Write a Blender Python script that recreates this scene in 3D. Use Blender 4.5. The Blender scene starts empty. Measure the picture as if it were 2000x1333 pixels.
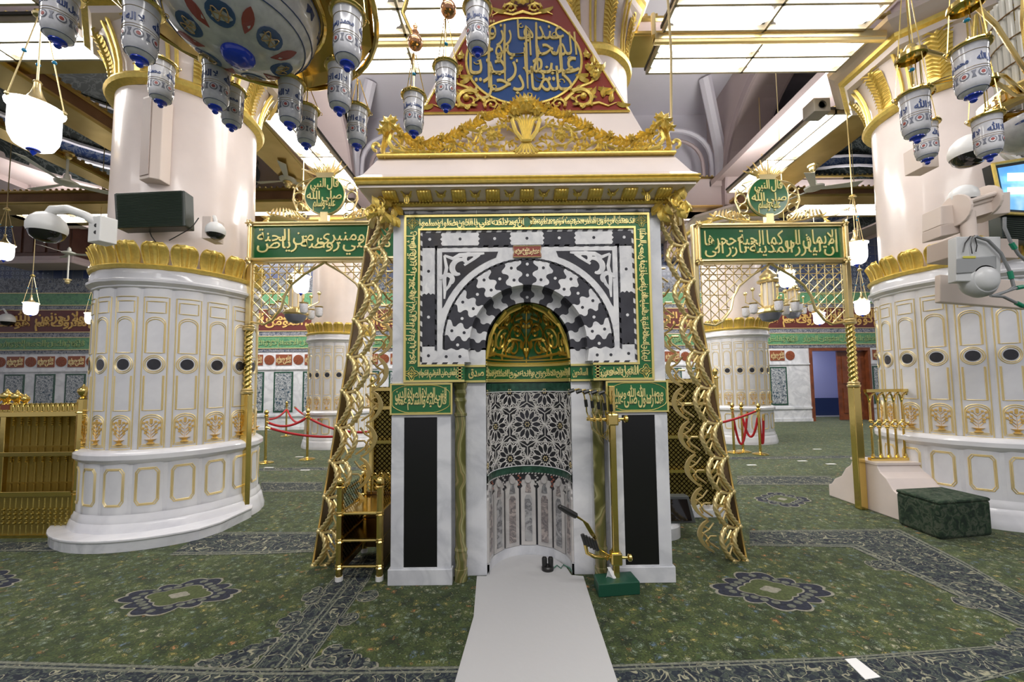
import bpy, math, random
import numpy as np
from math import sin, cos, pi, radians, sqrt, atan2
R = random.Random(7)
SC = bpy.context.scene
COL = SC.collection
# ------------------------------------------------------------------ camera
FPX = 778.0; PITCH = radians(3.5); ROLL = radians(.65); SHIFT = .0165
CAMP = np.array([0., 0., 1.7])
_f = np.array([0, cos(PITCH), sin(PITCH)]); _u = np.array([0, -sin(PITCH), cos(PITCH)]); _r = np.array([1., 0, 0])
_R = _r*cos(ROLL)-_u*sin(ROLL); _U = _u*cos(ROLL)+_r*sin(ROLL)
cd = bpy.data.cameras.new('camera'); cam = bpy.data.objects.new('camera', cd); COL.objects.link(cam)
cd.sensor_width = 36; cd.lens = FPX*36/2000; cd.shift_y = SHIFT; cd.clip_start = .05; cd.clip_end = 200
from mathutils import Matrix, Vector
cam.matrix_world = Matrix(((_R[0], _U[0], -_f[0], CAMP[0]), (_R[1], _U[1], -_f[1], CAMP[1]), (_R[2], _U[2], -_f[2], CAMP[2]), (0, 0, 0, 1)))
SC.camera = cam
# ------------------------------------------------------------------ view, world, lights
SC.view_settings.view_transform = 'Standard'; SC.view_settings.look = 'None'
SC.view_settings.gamma = 1; SC.view_settings.use_curve_mapping = False
SC.view_settings.exposure = 0.0
W = bpy.data.worlds.new('hall_light'); SC.world = W; W.use_nodes = True
W.node_tree.nodes['Background'].inputs[0].default_value = (.95, .93, 1, 1)
W.node_tree.nodes['Background'].inputs[1].default_value = .42
def area(x, y, z, sx, sy, e, col=(1, .97, .93), rot=(0, 0, 0)):
    l = bpy.data.lights.new('unseen_area_light', 'AREA'); l.shape = 'RECTANGLE'; l.size = sx; l.size_y = sy; l.energy = e; l.color = col
    o = bpy.data.objects.new('unseen_area_light', l); o.location = (x, y, z); o.rotation_euler = rot; COL.objects.link(o); return o
area(.8, .2, 6.1, 6, .8, 230)
area(.8, -2.5, 6.1, 8, .8, 200)
area(-6.5, .5, 6.1, 3, 1.2, 90)
area(8, .5, 6.1, 3, 1.2, 90)
area(-8, 12.35, 7.3, 10, .7, 1000)  # this and the next: added out of sight behind the beam, brighten the back wall
area(8, 12.35, 7.3, 11, .7, 1000)
area(1, 9.6, 6.3, 4, 1.6, 330)  # added light hidden behind the canopy, brightens the far floor and pillars
# added unseen lights above the lamp housings, aimed up to brighten the vaults
for _x, _y, _w, _h, _e in ((3.3, 4.5, 2.3, .6, 70), (3.4, 5.3, 2.4, .4, 70), (-1.3, 4.5, 2.3, .6, 70), (-1.35, 5.25, 2.4, .4, 60), (5.53, 7.9, .5, 2.4, 110), (-3.8, 7.6, .5, 2.4, 110), (-6.75, 4.9, 2.4, .5, 70), (8.8, 10.2, 2.4, .6, 60), (-11.4, 10.1, 2.4, .6, 60)): area(_x, _y, 6.34, _w, _h, _e, rot=(pi, 0, 0))

# ------------------------------------------------------------------ projecting a picture point to a chosen depth, used only to measure places
def ray(px, py):
    a = (px-1000)/FPX; b = -(py-666.5-SHIFT*2000)/FPX
    return _f+_R*a+_U*b
def at(px, py, Y):
    d = ray(px, py); return tuple(CAMP+d*(Y/d[1]))
def fl(px, py, z=0.):
    d = ray(px, py); return tuple(CAMP+d*((z-1.7)/d[2]))

# ------------------------------------------------------------------ materials
MATS = {}
def mat(name, col=(.8, .8, .8), rough=.5, metal=0., bump=0., bscale=60., emit=0., trans=0., var=0., vscale=8., coat=0., ior=1.5, alpha=1.):
    if name in MATS: return MATS[name]
    m = bpy.data.materials.new(name); m.use_nodes = True; nt = m.node_tree; b = nt.nodes['Principled BSDF']
    b.inputs['Base Color'].default_value = (*col, 1); b.inputs['Roughness'].default_value = rough; b.inputs['Metallic'].default_value = metal
    b.inputs['IOR'].default_value = ior
    if coat: b.inputs['Coat Weight'].default_value = coat; b.inputs['Coat Roughness'].default_value = .08
    if trans: b.inputs['Transmission Weight'].default_value = trans
    if alpha < 1: b.inputs['Alpha'].default_value = alpha
    if emit: b.inputs['Emission Color'].default_value = (*col, 1); b.inputs['Emission Strength'].default_value = emit
    if var or bump:
        tc = nt.nodes.new('ShaderNodeTexCoord')
    if var:
        n = nt.nodes.new('ShaderNodeTexNoise'); n.inputs['Scale'].default_value = vscale; n.inputs['Detail'].default_value = 5
        nt.links.new(tc.outputs['Object'], n.inputs['Vector'])
        r = nt.nodes.new('ShaderNodeValToRGB'); r.color_ramp.elements[0].position = .3; r.color_ramp.elements[1].position = .7
        r.color_ramp.elements[0].color = (*[c*(1-var) for c in col], 1); r.color_ramp.elements[1].color = (*[min(1, c*(1+var*.5)) for c in col], 1)
        nt.links.new(n.outputs['Fac'], r.inputs['Fac']); nt.links.new(r.outputs['Color'], b.inputs['Base Color'])
    if bump:
        n = nt.nodes.new('ShaderNodeTexNoise'); n.inputs['Scale'].default_value = bscale; n.inputs['Detail'].default_value = 3
        nt.links.new(tc.outputs['Object'], n.inputs['Vector'])
        bp = nt.nodes.new('ShaderNodeBump'); bp.inputs['Strength'].default_value = bump; bp.inputs['Distance'].default_value = .01
        nt.links.new(n.outputs['Fac'], bp.inputs['Height']); nt.links.new(bp.outputs['Normal'], b.inputs['Normal'])
    MATS[name] = m; return m
def ramp(nt, fac, stops, interp='LINEAR'):
    r = nt.nodes.new('ShaderNodeValToRGB'); r.color_ramp.interpolation = interp
    e = r.color_ramp.elements
    while len(e) > 1: e.remove(e[-1])
    e[0].position = stops[0][0]; e[0].color = (*stops[0][1], 1)
    for p, c in stops[1:]:
        k = e.new(p); k.color = (*c, 1)
    nt.links.new(fac, r.inputs['Fac']); return r.outputs['Color']
def nd(nt, t, vec=None, **kw):
    n = nt.nodes.new(t)
    for k, v in kw.items():
        if k in n.inputs: n.inputs[k].default_value = v
        else: setattr(n, k, v)
    if vec is not None: nt.links.new(vec, n.inputs['Vector'])
    return n
def mix(nt, fac, a, b, bt='MIX'):
    n = nt.nodes.new('ShaderNodeMix'); n.data_type = 'RGBA'; n.blend_type = bt
    for i, v in ((0, fac), (6, a), (7, b)):
        if isinstance(v, (int, float)): n.inputs[i].default_value = v
        elif isinstance(v, tuple): n.inputs[i].default_value = (*v, 1)
        else: nt.links.new(v, n.inputs[i])
    return n.outputs[2]
def mth(nt, op, a, b=0., c=0.):
    n = nt.nodes.new('ShaderNodeMath'); n.operation = op
    for i, v in enumerate((a, b, c)):
        if isinstance(v, (int, float)): n.inputs[i].default_value = v
        else: nt.links.new(v, n.inputs[i])
    return n.outputs[0]
def nmat(name, fn, rough=.5, metal=0., coat=0.):
    if name in MATS: return MATS[name]
    m = bpy.data.materials.new(name); m.use_nodes = True; nt = m.node_tree; b = nt.nodes['Principled BSDF']
    b.inputs['Roughness'].default_value = rough; b.inputs['Metallic'].default_value = metal
    if coat: b.inputs['Coat Weight'].default_value = coat; b.inputs['Coat Roughness'].default_value = .1
    tc = nt.nodes.new('ShaderNodeTexCoord')
    o = fn(nt, tc.outputs['Object'], b)
    if o is not None: nt.links.new(o, b.inputs['Base Color'])
    MATS[name] = m; return m
def marble(name, base, vein, s=3., amt=.5, rough=.12, dist=1.2, lo=.44, hi=.5):
    def fn(nt, v, b):
        n0 = nd(nt, 'ShaderNodeTexNoise', v, Scale=s*.6, Detail=6)
        ad = nd(nt, 'ShaderNodeMixRGB'); ad.inputs[0].default_value = .35
        nt.links.new(v, ad.inputs[1]); nt.links.new(n0.outputs['Color'], ad.inputs[2])
        n = nd(nt, 'ShaderNodeTexNoise', ad.outputs[0], Scale=s, Detail=8, Distortion=dist)
        c = ramp(nt, n.outputs['Fac'], [(lo-.06, base), ((lo+hi)/2, tuple(x*(1-amt)+y*amt for x, y in zip(base, vein))), (hi+.06, base)])
        n2 = nd(nt, 'ShaderNodeTexNoise', v, Scale=s*2.2, Detail=4)
        c2 = ramp(nt, n2.outputs['Fac'], [(.3, (.88, .88, .9)), (.65, (1, 1, 1))])
        return mix(nt, 1., c, c2, 'MULTIPLY')
    return nmat(name, fn, rough)

GOLD = mat('carved_gilding', (.80, .60, .15), .36, .6, bump=.25, bscale=90, var=.15, vscale=25)
GOLDL = mat('gold_leaf_lettering', (.87, .76, .32), .38, .45)
PGOLD = mat('pale_gilt_bronze', (.86, .70, .36), .28, .9, bump=.08, bscale=70)
BRASS = mat('polished_brass', (.80, .60, .20), .16, 1., bump=.03, bscale=20)
BRONZE = mat('rope_bronze', (.80, .64, .30), .32, .65, bump=.1, bscale=60)
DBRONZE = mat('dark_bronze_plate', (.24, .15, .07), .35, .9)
COPPER = mat('copper_ball', (.60, .32, .18), .2, 1.)
MARB = marble('white_marble', (.74, .75, .78), (.42, .44, .48), 2.2, .45, .14)
PMARB = marble('polished_pillar_marble', (.80, .80, .83), (.62, .62, .66), 1.2, .35, .10)
PINK = mat('pink_cream_stone', (.80, .70, .66), .3, 0, var=.06, vscale=3, coat=.3)
PINKC = mat('mauve_plaster', (.52, .43, .42), .6, var=.05, vscale=1.5)
PINKD = mat('mauve_plaster_rib', (.42, .34, .34), .6)
PALEV = mat('pale_vault_plaster', (.66, .64, .70), .6, var=.05, vscale=1)
BLACKM = mat('black_marble', (.035, .035, .042), .16, var=.3, vscale=6)
BLACKP = mat('matt_black_panel', (.006, .006, .007), .28)
GREEN = mat('deep_green_enamel', (.012, .13, .035), .22, coat=.3)
GREENM = mat('green_marble', (.03, .09, .06), .15, var=.5, vscale=20)
GLINE = mat('pale_gold_molding', (.78, .64, .34), .4, .35)
OGLINE = mat('amber_gold_relief', (.78, .52, .16), .4, .4)
WHITEP = mat('white_plastic', (.74, .74, .73), .35)
BEIGEP = mat('beige_painted_metal', (.68, .58, .52), .45)
BLACKPL = mat('black_plastic', (.015, .015, .015), .3)
SMOKE = mat('smoked_dome', (.01, .01, .012), .05, coat=.5)
BLUEG = mat('cobalt_glass', (.01, .05, .62), .08, coat=.5)
TURQ = mat('turquoise_bead', (.01, .25, .5), .1, coat=.5)
LAMPW = mat('lit_lamp_panel', (1, .98, .95), .5, emit=11.)
LAMPG = mat('glowing_lamp_glass', (1, .99, .98), .4, emit=4.)

# ------------------------------------------------------------------ mesh builder
class MB:
    def __init__(s, fn=None): s.v = []; s.f = []; s.fn = fn
    def add(s, vs, fs, fn=None):
        n = len(s.v); g = fn or s.fn
        if g: s.v += [tuple(g(*v)) for v in vs]
        else: s.v += [tuple(v) for v in vs]
        s.f += [tuple(i+n for i in f) for f in fs]
    def box(s, x0, x1, y0, y1, z0, z1, fn=None):
        s.add([(x0, y0, z0), (x1, y0, z0), (x1, y1, z0), (x0, y1, z0), (x0, y0, z1), (x1, y0, z1), (x1, y1, z1), (x0, y1, z1)],
              [(0, 3, 2, 1), (4, 5, 6, 7), (0, 1, 5, 4), (1, 2, 6, 5), (2, 3, 7, 6), (3, 0, 4, 7)], fn)
    def hexa(s, a, b):   # two quads of points
        s.add(list(a)+list(b), [(3, 2, 1, 0), (4, 5, 6, 7), (0, 1, 5, 4), (1, 2, 6, 5), (2, 3, 7, 6), (3, 0, 4, 7)])
    def prism(s, poly, d0, d1, fn):   # poly in (a,b), extruded from d0 to d1, fn(a,b,d)->xyz
        n = len(poly)
        s.add([(a, b, d0) for a, b in poly]+[(a, b, d1) for a, b in poly],
              [tuple(range(n-1, -1, -1)), tuple(range(n, 2*n))]+[(i, (i+1) % n, n+(i+1) % n, n+i) for i in range(n)], fn)
    def band(s, outer, inner, d0, d1, fn, closed=True):   # ring between two polylines of the same length
        n = len(outer)
        vs = [(a, b, d1) for a, b in outer]+[(a, b, d1) for a, b in inner]+[(a, b, d0) for a, b in outer]+[(a, b, d0) for a, b in inner]
        fs = []
        for i in range(n if closed else n-1):
            j = (i+1) % n
            fs += [(i, j, n+j, n+i), (2*n+i, i+0, j, 2*n+j)[::-1], (n+i, n+j, 3*n+j, 3*n+i)]
        if not closed: fs += [(0, n, 3*n, 2*n), (n-1, 2*n-1, 4*n-1, 3*n-1)]
        s.add(vs, fs, fn)
    def sheet(s, nu, nv, g, fn=None, thick=None):
        s.add([g(i/nu, j/nv) for j in range(nv+1) for i in range(nu+1)],
              [(j*(nu+1)+i, j*(nu+1)+i+1, (j+1)*(nu+1)+i+1, (j+1)*(nu+1)+i) for j in range(nv) for i in range(nu)], fn)
    def lathe(s, prof, n=24, c=(0, 0, 0), fn=None, a0=0, a1=2*pi):
        full = abs(a1-a0-2*pi) < 1e-6; m = n if full else n+1
        vs = [(c[0]+r*cos(a0+(a1-a0)*k/n), c[1]+r*sin(a0+(a1-a0)*k/n), c[2]+z) for r, z in prof for k in range(m)]
        fs = [(i*m+k, i*m+(k+1) % m, (i+1)*m+(k+1) % m, (i+1)*m+k) for i in range(len(prof)-1) for k in range(m if full else n)]
        s.add(vs, fs, fn)
    def tube(s, pts, r, n=6, closed=False, fn=None, ridge=0., twist=0., lobes=4, flat=1., caps=True):
        P = np.array(pts, float)
        if len(P) < 2: return
        m = len(P); rr = np.full(m, r) if np.isscalar(r) else np.array(r, float)
        T = np.roll(P, -1, 0)-np.roll(P, 1, 0) if closed else np.gradient(P, axis=0)
        T /= np.maximum(np.linalg.norm(T, axis=1), 1e-9)[:, None]
        ref = np.array([0, 0, 1.]) if abs(T[0][2]) < .9 else np.array([0, 1., 0])
        N = ref-T[0]*(ref@T[0]); N /= np.linalg.norm(N)
        vs = []; L = 0.
        for i in range(m):
            N = N-T[i]*(N@T[i]); q = np.linalg.norm(N)
            if q < 1e-6: N = np.array([1., 0, 0])-T[i]*T[i][0]; q = np.linalg.norm(N)
            N = N/q; B = np.cross(T[i], N)
            if i: L += np.linalg.norm(P[i]-P[i-1])
            for k in range(n):
                a = 2*pi*k/n
                q = rr[i]*(1+ridge*cos(lobes*a-twist*L))
                vs.append(P[i]+N*q*cos(a)*flat+B*q*sin(a))
        fs = [(i*n+k, i*n+(k+1) % n, ((i+1) % m)*n+(k+1) % n, ((i+1) % m)*n+k) for i in range(m if closed else m-1) for k in range(n)]
        if caps and not closed: fs += [tuple(range(n-1, -1, -1)), tuple(range((m-1)*n, m*n))]
        s.add(vs, fs, fn)
    def ball(s, c, r, n=12, m=8, sz=1., fn=None):
        s.lathe([(max(r*sin(pi*j/m), 1e-4), -r*sz*cos(pi*j/m)) for j in range(m+1)], n, c, fn)
    def text(s, t, x0, z0, w, h, fn, dep=.004, bold=.0, shear=0., d0=0., res=2):
        V, F = textmesh(t, bold, shear, res)
        s.add([(x0+a*w, z0+b*h, d0+(dep if c > 0 else 0)) for a, b, c in V], F, fn)
    def calli(s, t, x0, z0, w, h, fn, dep=.004, bold=.012, d0=0., overlap=.36, aliph=True):
        ws = t.split(); lo = ' '.join(ws[0::2]); hi = ' '.join(ws[1::2])
        if not hi: return s.text(t, x0, z0, w, h, fn, dep, bold, d0=d0)
        s.text(lo, x0, z0, w, h*(.5+overlap/2), fn, dep, bold, d0=d0)
        s.text(hi, x0, z0+h*(.5-overlap/2), w, h*(.5+overlap/2), fn, dep*.9, bold, d0=d0)
    def build(s, name, m, parent=None, smooth=False, label=None, kind=None, ang=42, bevel=0):
        me = bpy.data.meshes.new(name)
        V = s.v
        if parent is not None:
            w = wloc(parent); V = [(a-w[0], b-w[1], c-w[2]) for a, b, c in V]
        me.from_pydata(V, [], s.f); me.materials.append(m)
        if smooth:
            me.shade_smooth(); me.set_sharp_from_angle(angle=radians(ang))
        o = bpy.data.objects.new(name, me); COL.objects.link(o)
        if bevel:
            bm = o.modifiers.new('bevel', 'BEVEL'); bm.width = bevel; bm.segments = 2; bm.limit_method = 'ANGLE'
        if parent is not None: o.parent = parent
        if label: o['label'] = label
        if kind: o['kind'] = kind
        return o
def wloc(o):
    x = y = z = 0.
    while o is not None: x += o.location[0]; y += o.location[1]; z += o.location[2]; o = o.parent
    return (x, y, z)
def tag(o, label, cat, group=None, kind=None):
    o['label'] = label; o['category'] = cat
    if group: o['group'] = group
    if kind: o['kind'] = kind
    return o
def thing(name, loc, label, cat, group=None, kind=None):
    o = bpy.data.objects.new(name, None); o.location = loc; o.empty_display_size = .05; COL.objects.link(o)
    return tag(o, label, cat, group, kind)
def struct(name, mb, m, label, cat='wall', **kw):
    return tag(mb.build(name, m, **kw), label, cat, kind='structure')
def cp(o, parent=None, skip=None):
    c = o.copy(); COL.objects.link(c); c.parent = parent
    for ch in o.children:
        if skip and skip(ch): continue
        cp(ch, c, skip)
    return c
# ------------------------------------------------------------------ Arabic lettering
_J = {}
def _forms():
    seq = [(0x621, 1), (0x622, 2), (0x623, 2), (0x624, 2), (0x625, 2), (0x626, 4), (0x627, 2), (0x628, 4), (0x629, 2)]
    seq += [(c, 4) for c in range(0x62A, 0x62F)]+[(c, 2) for c in range(0x62F, 0x633)]+[(c, 4) for c in range(0x633, 0x63B)]
    seq += [(c, 4) for c in range(0x641, 0x648)]+[(0x648, 2), (0x649, 2), (0x64A, 4)]
    k = 0xFE80
    for c, n in seq: _J[chr(c)] = (k, n); k += n
    for c in (0x622, 0x623, 0x625, 0x627): _J['L'+chr(c)] = (k, 2); k += 2
_forms()
def shape(t):
    out = []
    for w in t.split(' '):
        if w in ('الله',): out.append('\u0627\ufdf2'[::-1] if False else '\ufdf2'); continue
        w = w.replace('لله', '\ufdf2') if w.endswith('لله') and len(w) > 3 and w[0] in 'اوب' else w
        g = []; i = 0
        while i < len(w):
            if w[i] == 'ل' and i+1 < len(w) and 'L'+w[i+1] in _J: g.append('L'+w[i+1]); i += 2
            else: g.append(w[i]); i += 1
        r = ''
        for i, c in enumerate(g):
            if c not in _J: r += c; continue
            k, n = _J[c]
            prev = i > 0 and g[i-1] in _J and _J[g[i-1]][1] == 4
            nxt = n == 4 and i+1 < len(g) and g[i+1] in _J and _J[g[i+1]][1] > 1
            r += chr(k+(3 if prev and nxt else 2 if nxt else 1 if prev and n > 1 else 0))
        out.append(r)
    return ' '.join(out)[::-1]
_TC = {}
def textmesh(t, bold=0., shear=0., res=2):
    k = (t, bold, shear, res)
    if k in _TC: return _TC[k]
    c = bpy.data.curves.new('tmp', 'FONT'); c.body = shape(t) if any(ord(x) > 0x600 for x in t) else t
    c.size = 1; c.offset = bold; c.resolution_u = res; c.extrude = .01; c.shear = shear; c.space_word = .45; c.space_character = .98
    o = bpy.data.objects.new('tmp', c); COL.objects.link(o)
    dg = bpy.context.evaluated_depsgraph_get(); me = bpy.data.meshes.new_from_object(o.evaluated_get(dg))
    V = np.array([tuple(v.co) for v in me.vertices]); F = [tuple(p.vertices) for p in me.polygons]
    bpy.data.objects.remove(o); bpy.data.curves.remove(c); bpy.data.meshes.remove(me)
    if len(V) == 0: V = np.zeros((3, 3)); F = []
    lo = V.min(0); hi = V.max(0); s = np.maximum(hi-lo, 1e-6)
    V[:, 0] = (V[:, 0]-lo[0])/s[0]; V[:, 1] = (V[:, 1]-lo[1])/s[1]
    V = [tuple(v) for v in V.tolist()]
    _TC[k] = (V, F); return _TC[k]
# ------------------------------------------------------------------ ornament helpers in a 2D frame (a, b, d)
def spiral(cx, cy, r0, r1, a0, turns, n=18):
    return [(cx+(r0+(r1-r0)*k/n)*cos(a0+turns*2*pi*k/n), cy+(r0+(r1-r0)*k/n)*sin(a0+turns*2*pi*k/n)) for k in range(n+1)]
def vine(mb, pts, r, fn, d=0., n=5, taper=True, flat=.7):
    m = len(pts); rr = [r*(1-.75*k/(m-1)) if taper else r for k in range(m)]
    mb.tube([(a, b, d) for a, b in pts], rr, n, fn=fn)
def leaf(mb, a, b, ang, L, w, fn, d=0., h=.012, lobes=0):
    ca, sa = cos(ang), sin(ang)
    pts = []; m = 5
    prof = [.15, .8, 1., .72, .02]
    for k in range(m):
        t = k/(m-1); ww = w*prof[k]*.5
        x = t*L
        for q, dd in ((-1, 0), (0, h*(1-.3*t)), (1, 0)):
            y = q*ww+.12*L*t*t
            pts.append((a+x*ca-y*sa, b+x*sa+y*ca, d+dd))
    mb.add(pts, [(k*3+j, k*3+j+1, (k+1)*3+j+1, (k+1)*3+j) for k in range(m-1) for j in range(2)], fn)
def flower(mb, a, b, r, fn, d=0., n=7, h=.03):
    for k in range(n): leaf(mb, a, b, 2*pi*k/n, r, r*.7, fn, d+h*.4, h*.6)
    mb.ball((a, b, d+h*.8), r*.28, 8, 5, fn=fn)
def scroll(mb, a, b, R0, a0, fn, d=0., sgn=1, r=.012, leaves=6, turns=1.25):
    p = spiral(a, b, R0, R0*.22, a0, sgn*turns, 20); vine(mb, p, r, fn, d, 5)
    for k in range(leaves):
        i = int(k/(leaves)*15)+1; q = p[i]; t = atan2(p[i+1][1]-p[i][1], p[i+1][0]-p[i][0])
        leaf(mb, q[0], q[1], t-sgn*(.7), R0*.55, R0*.28, fn, d+.004, R0*.14)
    mb.ball((p[-1][0], p[-1][1], d+.005), r*1.3, 7, 5, fn=fn)
# =================================================================== SETTING: carpeted floor
def carpet_field(nt, v, b):
    dn = nd(nt, 'ShaderNodeTexNoise', v, Scale=24., Detail=2)
    dm_ = nd(nt, 'ShaderNodeMixRGB'); dm_.blend_type = 'ADD'; dm_.inputs[0].default_value = .07
    nt.links.new(v, dm_.inputs[1]); nt.links.new(dn.outputs['Color'], dm_.inputs[2])
    c1 = nd(nt, 'ShaderNodeTexVoronoi', dm_.outputs[0], Scale=17.)
    c2 = nd(nt, 'ShaderNodeTexVoronoi', dm_.outputs[0], Scale=40.)
    big = nd(nt, 'ShaderNodeTexNoise', v, Scale=2.2, Detail=2)
    n = nd(nt, 'ShaderNodeTexNoise', v, Scale=9., Detail=6)
    n2 = nd(nt, 'ShaderNodeTexNoise', v, Scale=70., Detail=3)
    base = ramp(nt, n.outputs['Fac'], [(.32, (.014, .026, .006)), (.5, (.042, .062, .014)), (.7, (.085, .105, .03))])
    speck = ramp(nt, n2.outputs['Fac'], [(.36, (.25, .3, .24)), (.56, (1.05, 1.1, 1.))])
    base = mix(nt, .85, base, speck, 'MULTIPLY')
    fc = nt.nodes.new('ShaderNodeSeparateColor'); nt.links.new(c1.outputs['Color'], fc.inputs[0])
    flc = ramp(nt, fc.outputs[0], [(0., (.20, .25, .20)), (.3, (.34, .34, .24)), (.5, (.36, .29, .09)), (.62, (.10, .15, .22)), (.74, (.40, .18, .07)), (.8, (.05, .09, .03))], 'CONSTANT')
    m1 = ramp(nt, c1.outputs['Distance'], [(.13, (1, 1, 1)), (.24, (0, 0, 0)), (.29, (0, 0, 0)), (.34, (.6, .6, .6)), (.4, (0, 0, 0))])
    o = mix(nt, m1, base, flc)
    fc2 = nt.nodes.new('ShaderNodeSeparateColor'); nt.links.new(c2.outputs['Color'], fc2.inputs[0])
    flc2 = ramp(nt, fc2.outputs[1], [(0., (.2, .24, .18)), (.4, (.02, .03, .04)), (.7, (.24, .22, .1))], 'CONSTANT')
    m2 = ramp(nt, c2.outputs['Distance'], [(.14, (.8, .8, .8)), (.26, (0, 0, 0))])
    o = mix(nt, m2, o, flc2)
    o = mix(nt, 1., o, ramp(nt, big.outputs['Fac'], [(.35, (.72, .78, .7)), (.65, (1.15, 1.12, 1.1))]), 'MULTIPLY')
    bp = nd(nt, 'ShaderNodeBump', Strength=.5, Distance=.004); nt.links.new(n2.outputs['Fac'], bp.inputs['Height']); nt.links.new(bp.outputs['Normal'], b.inputs['Normal'])
    b.inputs['Sheen Weight'].default_value = .12; b.inputs['Sheen Roughness'].default_value = .4
    return o
CARPET = nmat('green_floral_carpet', carpet_field, .9)
def carpet_border(nt, v, b):
    n = nd(nt, 'ShaderNodeTexNoise', v, Scale=5.5, Detail=2, Distortion=1.6)
    n2 = nd(nt, 'ShaderNodeTexVoronoi', v, Scale=22., feature='SMOOTH_F1')
    n3 = nd(nt, 'ShaderNodeTexNoise', v, Scale=26., Detail=3, Distortion=1.)
    base = ramp(nt, n3.outputs['Fac'], [(.42, (.008, .012, .022)), (.52, (.02, .03, .04)), (.56, (.11, .125, .09)), (.585, (.02, .03, .035)), (.7, (.05, .065, .05))])
    leafm = ramp(nt, n2.outputs['Distance'], [(.1, (.8, .8, .8)), (.2, (0, 0, 0))])
    o = mix(nt, leafm, base, (.16, .18, .11))
    line = ramp(nt, n.outputs['Fac'], [(.482, (0, 0, 0)), (.492, (1, 1, 1)), (.508, (1, 1, 1)), (.518, (0, 0, 0))])
    return mix(nt, line, o, (.30, .29, .20))
CBORD = nmat('navy_scroll_carpet_border', carpet_border, .9)
CLINE = mat('carpet_border_stripe', (.17, .18, .14), .9, var=.5, vscale=60)
CNAVY = mat('carpet_navy', (.018, .022, .04), .9, var=.6, vscale=40)
CCREAM = mat('carpet_cream', (.26, .25, .20), .9, var=.3, vscale=50)
CGREEN = mat('carpet_olive', (.07, .09, .03), .9, var=.4, vscale=50)

f = MB(); f.box(-28, 26, -6, 18, -.06, 0)
FLOOR = struct('floor', f, CARPET, 'green floral wall-to-wall prayer carpet', 'floor')
def strip(name, pts, z, m, kind=None):
    b = MB(); n = len(pts)
    v = [(p[0][0], p[0][1], z) for p in pts]+[(p[1][0], p[1][1], z) for p in pts]+[(p[0][0], p[0][1], 0) for p in pts]+[(p[1][0], p[1][1], 0) for p in pts]
    b.add(v, [(i, i+1, n+i+1, n+i) for i in range(n-1)]+[(i, i+1, 2*n+i+1, 2*n+i) for i in range(n-1)]+[(n+i, n+i+1, 3*n+i+1, 3*n+i) for i in range(n-1)])
    return b.build(name, m, FLOOR)
def border(pts, lines):
    """pts: pairs of floor points (edge a, edge b); woven band plus stripes at fractions"""
    P = [(np.array(a[:2]), np.array(b_[:2])) for a, b_ in pts]
    strip('carpet_border', [(a, b_) for a, b_ in P], .002, CBORD)
    for t, w in lines:
        strip('border_stripe', [(a+(b_-a)*(t-w/2), a+(b_-a)*(t+w/2)) for a, b_ in P], .0034, CLINE)
LN = [(.03, .04), (.10, .035), (.9, .035), (.97, .04)]
border([(fl(490, 1308), fl(595, 1311)), (fl(651, 1130), fl(722, 1133)), (fl(690, 1085), fl(740, 1088))], [(.02, .03), (.08, .02), (.44, .04), (.56, .04), (.92, .02), (.98, .03)])
border([((-4.6, 2.60), (-4.6, 2.10)), (fl(0, 1292), (-3.1, 2.08)), (fl(485, 1306), (-1.59, 2.0)), ((-1.2, 2.5), (-1.2, 2.0)), ((.6, 2.5), (.6, 2.05)), (fl(1640, 1284), (1.95, 2.18)), (fl(2000, 1258), fl(2000, 1312)), ((4.2, 2.8), (4.2, 2.52))], LN)
border([(fl(1464, 1067), fl(1464, 1037)), (fl(1662, 1070), fl(1756, 1034)), (fl(1790, 1128), fl(1887, 1100)), (fl(1996, 1226), fl(2000, 1165)), ((4.5, 2.3), (4.9, 2.5))], LN)
border([(fl(330, 1086), fl(400, 1040)), (fl(500, 1084), fl(500, 1040)), (fl(640, 1078), fl(640, 1040)), (fl(700, 1075), fl(700, 1040))], LN)
border([((-8, 4.45), (-8, 4.2)), (fl(0, 1060), fl(0, 1078)), (fl(115, 1060), fl(115, 1078))], [(.9, .1)])
border([(fl(1440, 948), fl(1440, 930)), (fl(1640, 948), fl(1620, 930))], LN)
border([(fl(510, 962), fl(510, 942)), (fl(630, 960), fl(630, 942))], LN)
border([((2.2, 8.9), (2.2, 8.6)), ((12, 8.9), (12, 8.6))], LN)
border([((-12, 8.3), (-12, 8.0)), ((-2.4, 8.3), (-2.4, 8.0))], LN)
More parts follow.
